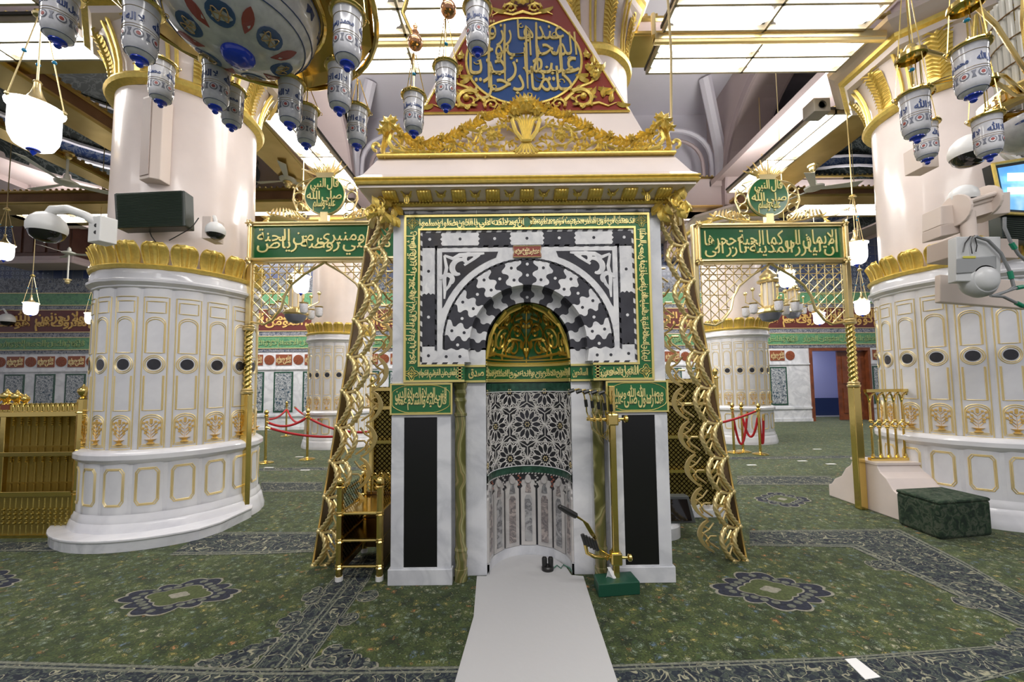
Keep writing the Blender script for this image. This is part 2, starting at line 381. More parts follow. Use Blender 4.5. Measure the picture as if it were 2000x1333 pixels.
def medallion(cx, cy, px, py, qx, qy):
    c = np.array(fl(cx, cy)[:2]); e1 = (np.array(fl(*px)[:2])-np.array(fl(*qx)[:2]))/2; e2 = (np.array(fl(*py)[:2])-np.array(fl(*qy)[:2]))/2
    def shp(s, lob, amp, n=96, pw=1.04):
        o = []
        for k in range(n):
            t = 2*pi*k/n; r = s*(1/(abs(cos(t))**pw+abs(sin(t))**pw)**(1/pw))*(1+amp*abs(sin(t*lob/2))-amp*.5)
            q = c+e1*r*cos(t)+e2*r*sin(t); o.append((q[0], q[1]))
        return o
    fn = lambda a, b, d: (a, b, d)
    for nm, s, lob, amp, z, m in (('medallion_outline', 1.09, 12, .24, .0015, CCREAM), ('medallion_ground', 1.03, 12, .24, .0025, CNAVY), ('medallion_inner_line', .62, 12, .1, .0038, CCREAM), ('medallion_inner_field', .58, 12, .1, .0046, CGREEN), ('medallion_rosette', .2, 8, .1, .0055, CCREAM)):
        b = MB(); b.prism(shp(s, lob, amp), 0, z, fn); b.build(nm, m, FLOOR)
    b = MB()
    for k in range(22):
        t = 2*pi*(k+.5)/22; r = .79/(abs(cos(t))**1.04+abs(sin(t))**1.04)**.96; q = c+e1*r*cos(t)+e2*r*sin(t)
        b.prism([(q[0]+e1[0]*.07*cos(u)+e2[0]*.09*sin(u), q[1]+e1[1]*.07*cos(u)+e2[1]*.09*sin(u)) for u in [2*pi*j/8 for j in range(8)]], 0, .0036, fn)
    b.build('medallion_petals', mat('carpet_greygreen', (.14, .15, .12), .9, var=.6, vscale=40), FLOOR, kind='stuff')
medallion(350, 1164, (462, 1160), (418, 1130), (245, 1163), (288, 1203))
medallion(1505, 1153, (1615, 1150), (1463, 1117), (1395, 1150), (1560, 1192))
medallion(-60, 1140, (32, 1140), (5, 1115), (-150, 1140), (-120, 1170))
medallion(1528, 976, (1580, 976), (1510, 962), (1476, 976), (1545, 990))

def lobed(pts, z0=.0036):
    P = [np.array(fl(*q)[:2]) for q in pts]; c = sum(P)/len(P); out = []
    for i in range(len(P)):
        a, b_ = P[i], P[(i+1) % len(P)]; L = np.linalg.norm(b_-a); k = max(1, int(L/.07)); e = (b_-a)/max(L, 1e-6); n = np.array([e[1], -e[0]])
        if n@((a+b_)/2-c) < 0: n = -n
        for j in range(k*4): t = j/(k*4); out.append(tuple(a+(b_-a)*t+n*.022*abs(sin(pi*t*k))))
    for nm, s, z, m in (('corner_outline', 1.07, z0, CCREAM), ('corner_ground', 1., z0+.0008, CBORD)):
        b = MB(); b.prism([(c[0]+(x-c[0])*s, c[1]+(y-c[1])*s) for x, y in out], 0, z, lambda a, b_, d: (a, b_, d)); b.build(nm, m, FLOOR)
    b = MB()
    for q in P:
        for w in (.35, .7):
            x, y = c+(q-c)*w; b.prism([(x+.02*cos(u), y+.014*sin(u)) for u in [2*pi*j/7 for j in range(7)]], 0, z0+.0014, lambda a, b_, d: (a, b_, d))
    b.build('corner_petals', CCREAM if 0 else mat('carpet_greygreen', (.14, .15, .12), .9, var=.6, vscale=40), FLOOR, kind='stuff')
for q in (((385, 1298), (484, 1302), (540, 1248), (470, 1272)), ((607, 1303), (652, 1262), (690, 1280), (735, 1303)), ((592, 1168), (622, 1148), (628, 1166), (606, 1182)), ((543, 1218), (578, 1196), (588, 1212), (556, 1236)), ((668, 1206), (698, 1200), (690, 1216), (664, 1222)), ((705, 1160), (735, 1156), (730, 1172), (700, 1174)),
          ((1690, 1100), (1730, 1096), (1762, 1114), (1716, 1112)), ((1860, 1172), (1905, 1166), (1935, 1188), (1885, 1186)), ((1950, 1262), (1998, 1230), (1999, 1262))): lobed(q)

# =================================================================== back wall with its tile bands
WY = lambda a: 15.6+.045*a
wf = lambda a, b, d: (a, WY(a)-d, b)
WL, WR = -27, 20
def tile_blue(nt, v, b):
    br = nd(nt, 'ShaderNodeTexBrick', None); br.offset = 0
    mp = nd(nt, 'ShaderNodeMapping', v); mp.inputs['Rotation'].default_value = (pi/2, 0, 0)
    nt.links.new(mp.outputs[0], br.inputs['Vector'])
    for k, q in (('Scale', 1.), ('Brick Width', .36), ('Row Height', .36), ('Mortar Size', .012)): br.inputs[k].default_value = q
    br.inputs['Color1'].default_value = (.03, .05, .14, 1); br.inputs['Color2'].default_value = (.08, .10, .14, 1); br.inputs['Mortar'].default_value = (.12, .13, .16, 1)
    vo = nd(nt, 'ShaderNodeTexVoronoi', v, Scale=5.5, Randomness=0.)
    m = ramp(nt, vo.outputs['Distance'], [(.2, (0, 0, 0)), (.24, (1, 1, 1)), (.32, (1, 1, 1)), (.36, (0, 0, 0))])
    return mix(nt, m, br.outputs['Color'], (.22, .26, .34))
def floral(c0, c1, c2, s):
    def fn(nt, v, b):
        n = nd(nt, 'ShaderNodeTexNoise', v, Scale=s, Detail=3, Distortion=2.2)
        vo = nd(nt, 'ShaderNodeTexVoronoi', v, Scale=s*.9)
        o = ramp(nt, n.outputs['Fac'], [(.42, c0), (.47, c1), (.53, c1), (.58, c0)])
        m = ramp(nt, vo.outputs['Distance'], [(.2, (1, 1, 1)), (.3, (0, 0, 0))])
        return mix(nt, m, o, c2)
    return fn
TBLUE = nmat('blue_square_tiles', tile_blue, .25)
TGREY = nmat('grey_floral_tiles', floral((.10, .11, .14), (.30, .31, .34), (.05, .07, .12), 9.), .25)
TDARK = nmat('dark_floral_tiles', floral((.05, .06, .08), (.22, .24, .27), (.03, .05, .1), 6.), .25)
TGREEN = nmat('green_tile_band', floral((.08, .24, .11), (.13, .30, .16), (.07, .20, .12), 5.), .3)
TPANEL = nmat('white_floral_tile_panel', floral((.48, .50, .52), (.10, .13, .16), (.05, .09, .13), 7.), .25)
MAROON = mat('maroon_band', (.12, .025, .02), .35, var=.2, vscale=3)
RUST = mat('rust_cartouche', (.25, .07, .03), .4)
WOODR = mat('red_brown_door_wood', (.20, .055, .02), .35, var=.4, vscale=5)
b = MB(wf)
for x0, x1, z0, z1 in ((WL, 12.05, 0, 9.8), (14.6, WR, 0, 9.8), (12.05, 14.6, 2.95, 9.8)): b.box(x0, x1, z0, z1, 0, 0) if 0 else b.prism([(x0, z0), (x1, z0), (x1, z1), (x0, z1)], -.3, 0, wf)
WALL = struct('wall_back', b, MARB, 'far marble wall banded with tile and calligraphy')
def wband(name, z0, z1, m, d=.02, x0=WL, x1=WR, parent=None):
    b = MB(wf); b.prism([(x0, z0), (x1, z0), (x1, z1), (x0, z1)], 0, d, wf); return b.build(name, m, parent or WALL)
for a, c in ((WL, 12.05), (14.6, WR)):
    wband('skirting_board', 0, .12, MARB, .05, a, c); wband('dado_rail', .5, .58, MARB, .04, a, c); wband('panel_rail', 2.28, 2.34, MARB, .04, a, c)
wband('grey_tile_strip', 2.96, 3.1, TGREY); wband('green_calligraphy_band', 3.1, 3.56, TGREEN, .03); wband('grey_tile_strip', 3.56, 3.74, TGREY)
wband('maroon_calligraphy_band', 3.74, 4.62, MAROON, .03); wband('grey_tile_strip', 4.62, 4.76, TGREY); wband('upper_green_band', 4.76, 5.25, TGREEN, .03)
wband('dark_floral_band', 5.25, 5.8, TDARK, .03); wband('blue_tile_field', 5.8, 8.3, TBLUE, .03)
for z in (3.1, 3.56, 3.76, 4.6, 4.78, 5.24): wband('gilt_fillet', z-.012, z+.012, GLINE, .045)
T1 = 'هو الله الذي لا اله الا هو الملك القدوس السلام المؤمن المهيمن العزيز الجبار'
T2 = 'فيها فاكهة والنخل ذات الاكمام والحب ذو العصف والريحان قول معروف ولا هم يحزنون'
b = MB(); k = 0
for x in np.arange(-25, 19, 7.2): b.calli((T1, T2)[k % 2], x, 3.8, 7., .76, wf, .02, .02, d0=.03); k += 1
b.build('maroon_band_lettering', mat('amber_lettering', (.62, .40, .12), .5), WALL, kind='stuff')
b = MB()
for x in np.arange(-25, 19, 9.2): b.calli(T2+' '+T1, x, 3.14, 9., .38, wf, .02, .012, d0=.03)
b.build('green_band_lettering', mat('faded_lettering', (.26, .36, .16), .5), WALL, kind='stuff')
# repeating tile panels, cartouches, rosettes
pan = None
for i in range(43):
    x = -26.+i*1.08
    if 11.3 < x < 14.9: continue
    g1 = MB(); g2 = MB(); g3 = MB(); g4 = MB(); g5 = MB()
    fn = lambda a, b_, d: (a+x, WY(a+x)-d, b_)
    if pan is None:
        g1.prism([(-.36, .66), (.36, .66), (.36, 2.2), (-.36, 2.2)], 0, .015, fn); g2.prism([(-.3, .72), (.3, .72), (.3, 2.14), (-.3, 2.14)], 0, .025, fn)
        g3.prism([(-.3, 2.45), (.3, 2.45), (.3, 2.86), (-.3, 2.86)], 0, .02, fn); g4.calli('صلى الله عليه وسلم', -.27, 2.48, .54, .35, fn, .015, .02, d0=.02)
        g5.prism([(.54+.19*cos(t), 2.655+.19*sin(t)) for t in [2*pi*q/16 for q in range(16)]], 0, .02, fn)
        for t in range(8): g5.prism([(.54+.15*cos(t*pi/4+u), 2.655+.15*sin(t*pi/4+u)) for u in (-.3, 0, .3)]+[(.54, 2.655)], .02, .03, fn)
        base = MB(); pan = [g1.build('green_panel_border', GREENM, WALL), g2.build('tile_panel', TPANEL, WALL), g3.build('rust_cartouche', RUST, WALL), g4.build('cartouche_lettering', GLINE, WALL, kind='stuff'), g5.build('rosette', RUST, WALL)]
        px = x
    else:
        for o in pan:
            c = o.copy(); COL.objects.link(c); c.parent = WALL; c.location = (x-px, .045*(x-px), 0)
# doorway with its open door leaf
b = MB(wf); b.band([(12.05, 0), (12.05, 2.95), (14.6, 2.95), (14.6, 0)], [(12.15, 0), (12.15, 2.83), (14.5, 2.83), (14.5, 0)], -.25, .06, wf, closed=False)
DR = struct('door_1', b, WOODR, 'doorway with red-brown wooden frame and leaf', 'door')
b = MB(wf); b.prism([(13.35, .02), (14.48, .02), (14.48, 2.82), (13.35, 2.82)], -.2, -.12, wf); b.build('door_leaf', WOODR, DR)
for z0, z1 in ((.3, 1.3), (1.5, 2.6)):
    b = MB(wf); b.prism([(13.5, z0), (14.3, z0), (14.3, z1), (13.5, z1)], -.12, -.09, wf); b.build('door_panel', WOODR, DR)
b = MB(); b.box(11, 16, 18.8, 19, 0, 3.6); b.box(11, 11.1, 16.5, 19, 0, 3.6); b.box(15.9, 16, 16.5, 19, 0, 3.6)
struct('wall_corridor', b, mat('lavender_wall', (.42, .46, .80), .5), 'lavender corridor wall beyond the far doorway')
b = MB(); b.box(11.1, 15.9, 18.7, 18.8, 0, .8); struct('trim_1', b, mat('navy_dado', (.02, .04, .12), .3), 'navy dado on the corridor wall', 'trim')
b = MB(); b.box(11, 16, 15.9, 19, -.08, -.01); struct('trim_2', b, MARB, 'pale marble threshold floor of the corridor', 'trim')
area(13, 17.6, 3.3, 1.5, 1, 40)
# stained glass windows
def stained(nt, v, b):
    vo = nd(nt, 'ShaderNodeTexVoronoi', v, Scale=4.)
    s = nt.nodes.new('ShaderNodeSeparateColor'); nt.links.new(vo.outputs['Color'], s.inputs[0])
    c = ramp(nt, s.outputs[0], [(0, (.05, .12, .8)), (.25, (.25, .1, .8)), (.45, (.7, .1, .5)), (.6, (.1, .4, .9)), (.8, (.5, .75, 1)), (.93, (.9, .9, 1))], 'CONSTANT')
    nt.links.new(c, b.inputs['Emission Color']); b.inputs['Emission Strength'].default_value = 1.1
    return c
STG = nmat('stained_glass', stained, .3)
for i, (px, py, w, h) in enumerate(((1640, 438, 1.6, 1.1), (122, 432, 1.5, 1.0))):
    Y = 16.3 if i == 0 else 14.9
    X, _, Z = at(px, py, Y-.1)
    fn = lambda a, b_, d: (X+a, WY(X)-d, Z+b_)
    b = MB(); b.prism([(w/2*cos(t)*1.0, h/2*sin(t)) for t in [2*pi*k/24 for k in range(24)]], .03, .06, fn)
    o = struct('window_%d' % (i+1), b, STG, 'round stained glass window high in the far wall, %s' % ('right end' if i == 0 else 'left end'), 'window')
    b = MB(); b.band([(w*.56*cos(t), h*.56*sin(t)) for t in [2*pi*k/24 for k in range(24)]], [(w/2*cos(t), h/2*sin(t)) for t in [2*pi*k/24 for k in range(24)]], .03, .12, fn)
    for k in range(6): b.tube([(0, 0, .07), (w/2*cos(k*pi/3), h/2*sin(k*pi/3), .07)], .015, 4, fn=fn)
    b.prism([(w*.12*cos(t), h*.12*sin(t)) for t in [2*pi*k/12 for k in range(12)]], .06, .08, fn)
    b.build('window_tracery', mat('window_tracery', (.3, .1, .3), .5), o)
# timber gallery on the far left wall
X0 = at(42, 500, 14.2)[0]; X1 = at(158, 500, 14.2)[0]
b = MB(); b.box(X0, X1, 13.9, 14.6, 6.35, 7.6); t = thing('timber_gallery', ((X0+X1)/2, 14.4, 6.0), 'brown timber gallery box on the far left tiled wall', 'balcony')
b.build('gallery_box', mat('gallery_wood', (.12, .055, .035), .4, var=.3, vscale=3), t)
b = MB(); b.box(X0-.25, X1+.25, 13.7, 14.6, 6.05, 6.2); b.box(X0-.15, X1+.15, 13.8, 14.6, 6.2, 6.35); b.build('gallery_cornice', PINKC, t, bevel=.03)
for k in range(5):
    x = X0+(X1-X0)*(k+.5)/5; b = MB(); b.box(x-.16, x+.16, 13.86, 13.9, 6.5, 7.45); b.build('gallery_panel', mat('gallery_wood', ()), t)

# =================================================================== ceiling, arches and beams
b = MB(); b.box(-28, 26, -6, 18.5, 9.8, 10); struct('ceiling', b, PALEV, 'pale lilac vaulted ceiling above the hall', 'ceiling')
def arch_wall(name, p0, p1, zs, zt, th, m, label, rise=2.3, marg=.7, ribm=None):
    p0 = np.array(p0); p1 = np.array(p1); L = np.linalg.norm(p1-p0); e = (p1-p0)/L; nrm = np.array([-e[1], e[0]])
    fn = lambda a, b_, d: (p0[0]+e[0]*a+nrm[0]*d, p0[1]+e[1]*a+nrm[1]*d, b_)
    hw = L/2-marg; n = 24
    arc = [(L/2-hw*cos(pi*k/n), zs+rise*sin(pi*k/n)**.9) for k in range(n+1)]
    top = [(0 if k == 0 else L if k == n else L/2-hw*cos(pi*k/n), zt) for k in range(n+1)]
    arc2 = [(0, zs)]+arc+[(L, zs)]; top2 = [(0, zt)]+[(a, zt) for a, _ in arc]+[(L, zt)]
    b = MB(); b.band(top2, arc2, -th/2, th/2, fn, closed=False)
    o = struct(name, b, m, label, 'arch')
    for s in (-1, 1):
        inner = arc; outer = [(L/2+(a-L/2)*1.09, zs+(z-zs)*1.09) for a, z in arc]
        b = MB(); b.band(outer, inner, s*th/2, s*(th/2+.06), fn, closed=False); b.build('arch_rib', ribm or PINKD, o, smooth=True)
    return o
AR = [((-4.5, 5.3), (-4.8, 11.4)), ((6.1, 5.3), (6.4, 11.4)), ((-4.8, 11.4), (6.4, 11.4)), ((-13.5, 11.4), (-4.8, 11.4)), ((6.4, 11.4), (13.5, 11.4)), ((-4.8, 11.4), (-4.9, 16)), ((6.4, 11.4), (6.6, 16)), ((-13.2, 5.3), (-4.5, 5.3)), ((6.1, 5.3), (13.5, 5.3)), ((-13.4, 5.3), (-13.6, 11.4))]
for i, (p, q) in enumerate(AR):
    arch_wall('arch', p, q, 6.5, 9.95, .8 if i != 2 else .6, PINKC if i != 2 else PALEV, 'mauve plaster arch spanning between pillar tops, bay %d' % (i+1), rise=2.5, marg=.75 if i not in (2,) else 1.6)
# small blind arches and ribs on the cross wall above the niche
for sx, xx in ((-1, -3.2), (1, 4.75)):
    t = thing('blind_arch', (xx, 11.05, 7.2), 'small blind arch moulding on the pale cross wall %s of the canopy' % ('left', 'right')[sx > 0], 'arch', kind='structure')
    for k_, (w_, h_) in enumerate(((1.05, 1.9), (.8, 1.6))):
        b = MB(); pts = [(xx-w_, 11.07, 7.0)]+[(xx-w_*cos(pi*j/14), 11.07, 7.0+h_*(.45+.55*sin(pi*j/14)**.8)) for j in range(15)]+[(xx+w_, 11.07, 7.0)]; b.tube(pts, .07-.02*k_, 6); b.build('arch_molding', (PALEV, PINKD)[k_], t, smooth=True)
    b = MB(); b.tube([(xx+sx*1.3, 11.05, 6.6), (xx+sx*1.2, 10.9, 8.2), (xx+sx*.5, 10.2, 9.8)], .16, 8); b.build('vault_rib', PALEV, t, smooth=True)
# domes over the side bays
def dome_t(nt, v, b):
    n = nd(nt, 'ShaderNodeTexNoise', v, Scale=2.2, Detail=3, Distortion=3.)
    o = ramp(nt, n.outputs['Fac'], [(.45, (.012, .018, .018)), (.48, (.09, .10, .10)), (.51, (.09, .10, .10)), (.54, (.012, .018, .018))])
    return o
DOME = nmat('dark_arabesque_dome', dome_t, .5)
DBLUE = nmat('blue_dome_band', floral((.02, .05, .16), (.16, .19, .26), (.01, .03, .12), 5.), .4)
for nm, cx, cy in (('left', -9, 8.4), ('right', 9.8, 8.4), ('far left', -9, 13.8), ('far right', 9.8, 13.8)):
    t = thing('painted_dome', (cx, cy, 7.1), 'dark arabesque painted dome over the %s bay' % nm, 'dome', kind='structure')
    R0 = 3.0
    for name, a, c, m in (('dome_shell', 20, 90, DOME), ('dome_band', 12, 20, DBLUE), ('dome_skirt', 0, 12, DOME)):
        b = MB(); b.lathe([(R0*cos(radians(a+(c-a)*k/8)), 2.6*sin(radians(a+(c-a)*k/8))) for k in range(9)], 32, (cx, cy, 7.15)); b.build(name, m, t, smooth=True)
    for a in (12, 20, 45):
        b = MB(); b.tube([((R0-.03)*cos(radians(a))*cos(u)+cx, (R0-.03)*cos(radians(a))*sin(u)+cy, 7.15+2.6*sin(radians(a))) for u in [2*pi*k/40 for k in range(40)]], .06, 6, closed=True); b.build('dome_ring', PALEV, t, smooth=True)
    b = MB(); n = 40
    b.band([(cx+4.2*max(-1, min(1, 1.5*cos(2*pi*k/n))), cy+3*max(-1, min(1, 1.5*sin(2*pi*k/n)))) for k in range(n)], [(cx+R0*cos(2*pi*k/n), cy+R0*sin(2*pi*k/n)) for k in range(n)], 7.1, 7.25, lambda a, b_, d: (a, b_, d))
    b.build('pendentive', PINKC, t)
# tie beams of brass sheet
BEAMT = nmat('gilded_beam_sheet', lambda nt, v, b: ramp(nt, nd(nt, 'ShaderNodeTexNoise', v, Scale=1.2, Detail=3).outputs['Fac'], [(.35, (.50, .34, .10)), (.6, (.66, .48, .18))]), .3, .9)
BEAMB = mat('brown_beam_side', (.28, .15, .07), .35, .5, var=.3, vscale=2)
def beam(p0, p1, w, z0, z1, label, m=None):
    p0 = np.array(p0); p1 = np.array(p1); L = np.linalg.norm(p1-p0); e = (p1-p0)/L; nr = np.array([-e[1], e[0]])
    fn = lambda a, b_, d: (p0[0]+e[0]*a+nr[0]*b_, p0[1]+e[1]*a+nr[1]*b_, d)
    t = thing('tie_beam', (*p0, z0), label, 'beam', kind='structure')
    b = MB(fn); b.box(0, L, -w/2, w/2, z0+.06, z1); b.build('beam_core', m or BEAMB, t)
    b = MB(fn); b.box(0, L, -w/2-.03, w/2+.03, z0, z0+.06); b.build('beam_soffit', BEAMT, t)
    for s in (-1, 1):
        b = MB(fn)
        for zz in (z0+.04, z1-.04): b.tube([(0, s*(w/2+.02), zz), (L, s*(w/2+.02), zz)], .035, 6)
        b.build('beam_molding', BEAMT, t, smooth=True)
        b = MB(fn); n = int(L/.14)
        for k in range(n): b.ball((L*(k+.5)/n, s*(w/2+.02), z1), .035, 5, 3)
        b.build('beam_beading', BEAMT, t, smooth=True, kind='stuff')
beam((-4.5, 5.3), (-4.8, 11.4), .6, 6.2, 6.6, 'gilded tie beam running back above the left green sign')
beam((6.1, 5.3), (6.4, 11.4), .6, 6.2, 6.6, 'gilded tie beam running back above the right green sign')
beam((-14, 5.3), (-4.5, 5.3), .5, 6.3, 6.7, 'gilded cross beam left of the near left pillar')
beam((-4.5, 5.55), (6.1, 5.55), .5, 6.5, 6.8, 'gilded cross beam above the prayer niche', PINKC)
beam((6.1, 5.3), (14, 5.3), .5, 6.3, 6.7, 'gilded cross beam right of the near right pillar')
beam((-7.35, 4.2), (-7.35, 11.2), .5, 6.2, 6.55, 'gilded tie beam carrying the left ceiling fan')
beam((-8.6, 3.6), (-8.6, 11.2), .3, 6.0, 6.15, 'narrow gilded beam beyond the glowing lamp')
beam((-14, 9.4), (-5, 9.4), .5, 6.0, 6.35, 'far gilded cross beam behind the left ceiling fan')
beam((-16, 11.2), (14, 11.2), .7, 6.5, 7.4, 'mauve far cross beam above the rear pillars', PINKC)
beam((6.2, 9.6), (14, 9.6), .4, 6.1, 6.35, 'far gilded cross beam right of the right sign')
# =================================================================== lamp fixtures with lobed white panels
def cart(w, h, m=.02):
    w = w/2-m; h = h/2-m; s = []
    for q, (sx, sy) in enumerate(((1, 1), (-1, 1), (-1, -1), (1, -1))):
        c = [(w-h*1.15, h), (w-h*.95, h*.96), (w-h*.82, h*.78), (w-h*.55, h*.74), (w-h*.42, h*.52), (w-h*.18, h*.44), (w-h*.04, h*.26), (w, h*.05)]
        if sx*sy < 0: c = c[::-1]
        s += [(sx*a, sy*b_) for a, b_ in c][::-1]
    return s
def fixture(x0, x1, y0, y1, z, nx, ny, label):
    t = thing('ceiling_light', ((x0+x1)/2, (y0+y1)/2, z), label, 'ceiling light', 'white panel lights hung between the beams')
    b = MB(); b.box(x0-.03, x1+.03, y0-.03, y1+.03, z+.05, z+.09); b.build('light_housing', mat('fixture_back', (.06, .055, .05), .5), t)
    b = MB(); r = .016
    for k in range(nx+1): x = x0+(x1-x0)*k/nx; b.box(x-r, x+r, y0-r, y1+r, z-.02, z+.05)
    for k in range(ny+1): y = y0+(y1-y0)*k/ny; b.box(x0, x1, y-r, y+r, z-.02, z+.05)
    b.build('light_frame', mat('frame_champagne', (.50, .44, .34), .35, .6), t)
    w = (x1-x0)/nx; h = (y1-y0)/ny
    for i in range(nx):
        for j in range(ny):
            cx = x0+w*(i+.5); cy = y0+h*(j+.5); b = MB()
            cc = cart(w, h) if w > h else [(q, p) for p, q in cart(h, w)]
            b.prism([(cx+p, cy+q) for p, q in cc], z+.0, z+.05, lambda a, b_, d: (a, b_, d)); b.build('lamp_panel', LAMPW, t)
    return t
fixture(2.0, 4.6, 4.15, 4.86, 6.2, 2, 2, 'front double lamp panel right of the gilded pediment')
fixture(2.02, 4.78, 5.02, 5.56, 6.2, 2, 2, 'rear double lamp panel right of the gilded pediment')
fixture(-2.6, -.05, 4.15, 4.86, 6.2, 2, 2, 'front lamp panel left of the gilded pediment')
fixture(-2.7, .0, 5.0, 5.5, 6.2, 2, 2, 'rear lamp panel left of the gilded pediment')
fixture(-8.15, -5.35, 4.62, 5.2, 6.2, 2, 2, 'lamp panel above the glowing lamp on the far left')
fixture(-8.3, -5.5, 3.8, 4.4, 6.2, 2, 2, 'front lamp panel above the far left glowing lamp')
fixture(5.22, 5.85, 6.5, 9.3, 6.2, 2, 2, 'long lamp panel running back above the right sign')
fixture(-4.15, -3.45, 6.3, 8.9, 6.2, 2, 2, 'long lamp panel running back above the left sign')
fixture(-12.7, -10.1, 9.7, 10.5, 6.15, 2, 2, 'distant lamp panel above the white dome camera')
fixture(-7.2, -3.9, 9.6, 10.3, 6.2, 2, 2, 'distant lamp panel behind the left green sign')
fixture(7.5, 10.2, 9.9, 10.6, 6.15, 2, 2, 'distant lamp panel above the right post of the right sign')
fixture(10.3, 13, 9.9, 10.6, 6.15, 2, 2, 'distant lamp panel behind the near right pillar')
# low gilded bars under lights, seen as bright rails
for i, (x0, x1, y) in enumerate(((1.9, 4.9, 4.94), (-2.8, .1, 4.93))):
    b = MB(); b.box(x0, x1, y-.05, y+.05, 6.12, 6.2); b.tube([(x0, y, 6.12), (x1, y, 6.12)], .04, 8); b.tube([(x0, y, 6.5), (x0, y, 6.2)], .03, 6); tag(b.build('lamp_rail', PGOLD), 'brass rail between the lamp panels %s of the pediment' % ('right', 'left')[i], 'rail')

# =================================================================== pillars
NF = 18
def pfn(Rad, bulge=.025):
    def fn(s, z, d):
        a = s*pi/NF; r = Rad*(1-bulge*abs(s)**4)+d
        return (r*sin(a), -r*cos(a), z)
    return fn
def oct_poly(w, z0, z1, c): return [(-w, z0+c), (-w+c*4, z0), (w-c*4, z0), (w, z0+c), (w, z1-c), (w-c*4, z1), (-w+c*4, z1), (-w, z1-c)]
def ribbon(b, poly, fn, t=.006, wdt=.03, d=.0, closed=True):
    # a thin raised line along a polygon
    Q = []; m = len(poly)
    for i in range(m if closed else m-1):
        (a0, z0_), (a1, z1_) = poly[i], poly[(i+1) % m]; k_ = max(1, int(abs(a1-a0)/.2))
        Q += [(a0+(a1-a0)*j/k_, z0_+(z1_-z0_)*j/k_) for j in range(k_)]
    if not closed: Q.append(poly[-1])
    b.tube([fn(a, z, d) for a, z in Q], t*1.25, 4, closed=closed)
def archp(w, z0, z1, n=8, rise=None):
    rise = rise or .07; return [(-w, z0), (w, z0)]+[(w*cos(pi*k/n), z1-rise+rise*sin(pi*k/n)) for k in range(n+1)]
def pillar(loc, label, shaft_r=.78, top=5.35, octrot=0., skip_low=False):
    t = thing('marble_pillar', loc, label, 'pillar', kind='thing')
    return t
PIL = thing('marble_pillar', (0, 0, 0), 'x', 'pillar')
b = MB(); n = 90
def lob(r0, k=.012): return lambda th: r0*(1+k*cos(th*NF))
def ringprof(name, prof, m, parent, k=.01, n=108, **kw):
    b = MB(); vs = [(r*(1+k*abs(cos(2*pi*j/n*NF/2)))*sin(2*pi*j/n), -r*(1+k*abs(cos(2*pi*j/n*NF/2)))*cos(2*pi*j/n), z) for r, z in prof for j in range(n)]
    b.add(vs, [(i*n+j, i*n+(j+1) % n, (i+1)*n+(j+1) % n, (i+1)*n+j) for i in range(len(prof)-1) for j in range(n)])
    return b.build(name, m, parent, smooth=True, ang=35, **kw)
ringprof('pillar_base', [(.97, 0), (.97, .06), (.96, .09), (.945, .16), (.935, .2), (.92, .22), (.92, .25), (.905, .29), (.9, .31)], PMARB, PIL)
ringprof('pedestal_core', [(.885, .28), (.885, .88)], PMARB, PIL, 0)
ringprof('pedestal_ledge', [(.89, .85), (.92, .88), (.935, .9), (.935, .95), (.92, .97), (.87, 1.0), (.84, 1.0)], PMARB, PIL)
ringprof('body_core', [(.835, .98), (.835, 2.86)], PMARB, PIL, 0)
ringprof('body_cornice', [(.84, 2.82), (.86, 2.835), (.86, 2.85), (.885, 2.87), (.905, 2.885), (.908, 2.91), (.885, 2.93), (.88, 2.98), (.87, 3.03), (.85, 3.06)], PMARB, PIL)
ringprof('crown_ring', [(.85, 3.03), (.9, 3.05), (.91, 3.08), (.88, 3.1), (.82, 3.11)], GOLD, PIL, 0)
b = MB(); nn = 96
for zi, (r, z) in enumerate([(.775, 3.0), (.775, 5.35)]): pass
vs = [(r*(1+.02*abs(sin(2*pi*j/nn*4)))*sin(2*pi*j/nn), -r*(1+.02*abs(sin(2*pi*j/nn*4)))*cos(2*pi*j/nn), z) for r, z in [(.765, 3.0), (.75, 5.4)] for j in range(nn)]
b.add(vs, [(j, (j+1) % nn, nn+(j+1) % nn, nn+j) for j in range(nn)]); SHAFT = b.build('shaft', PINK, PIL, smooth=True, ang=35)
# facet panels
fu, fd = pfn(.85), pfn(.90)
def facet(fn, z0, z1, name):
    b = MB(); b.sheet(8, 1, lambda u, v: (u*1.96-.98, z0+(z1-z0)*v, 0), fn); b.sheet(1, 1, lambda u, v: (-.98, z0+(z1-z0)*v, -.015*u), fn); b.sheet(1, 1, lambda u, v: (.98, z0+(z1-z0)*v, -.015*u), fn)
    return b.build(name, PMARB, PIL, smooth=True, ang=50)
FU = facet(fu, .99, 2.85, 'facet_panel'); FD = facet(fd, .29, .88, 'pedestal_panel')
b = MB(); E = .004
ribbon(b, [(-.78, 1.0), (.78, 1.0), (.78, 2.72), (-.78, 2.72)], fu)
ribbon(b, [(-.6, 2.54), (.6, 2.54), (.6, 2.67), (-.6, 2.67)], fu)
for q in (0, .06):
    ribbon(b, archp(.6-q, 2.08, 2.49-q*.4), fu, .005); ribbon(b, [(-.62+q, 1.82), (-.62+q, 1.43), (.62-q, 1.43), (.62-q, 1.82)], fu, .005, closed=False)
    ribbon(b, archp(.66-q, 1.03+q*.3, 1.38-q*.4), fu, .006)
for w in (.66, .54): ribbon(b, [(w*cos(t), 1.95+w*.155*sin(t)) for t in [2*pi*k/20 for k in range(20)]], fu, .005)
MOLD = b.build('gold_molding', GLINE, FU, smooth=True)
b = MB(); b.prism([(.42*cos(t), 1.95+.062*sin(t)) for t in [2*pi*k/20 for k in range(20)]], -.002, .004, fu); b.build('oval_inlay', BLACKM, FU)
b = MB(); vine(b, [(0, 1.1), (0, 1.18), (0, 1.28)], .007, fu, .003)
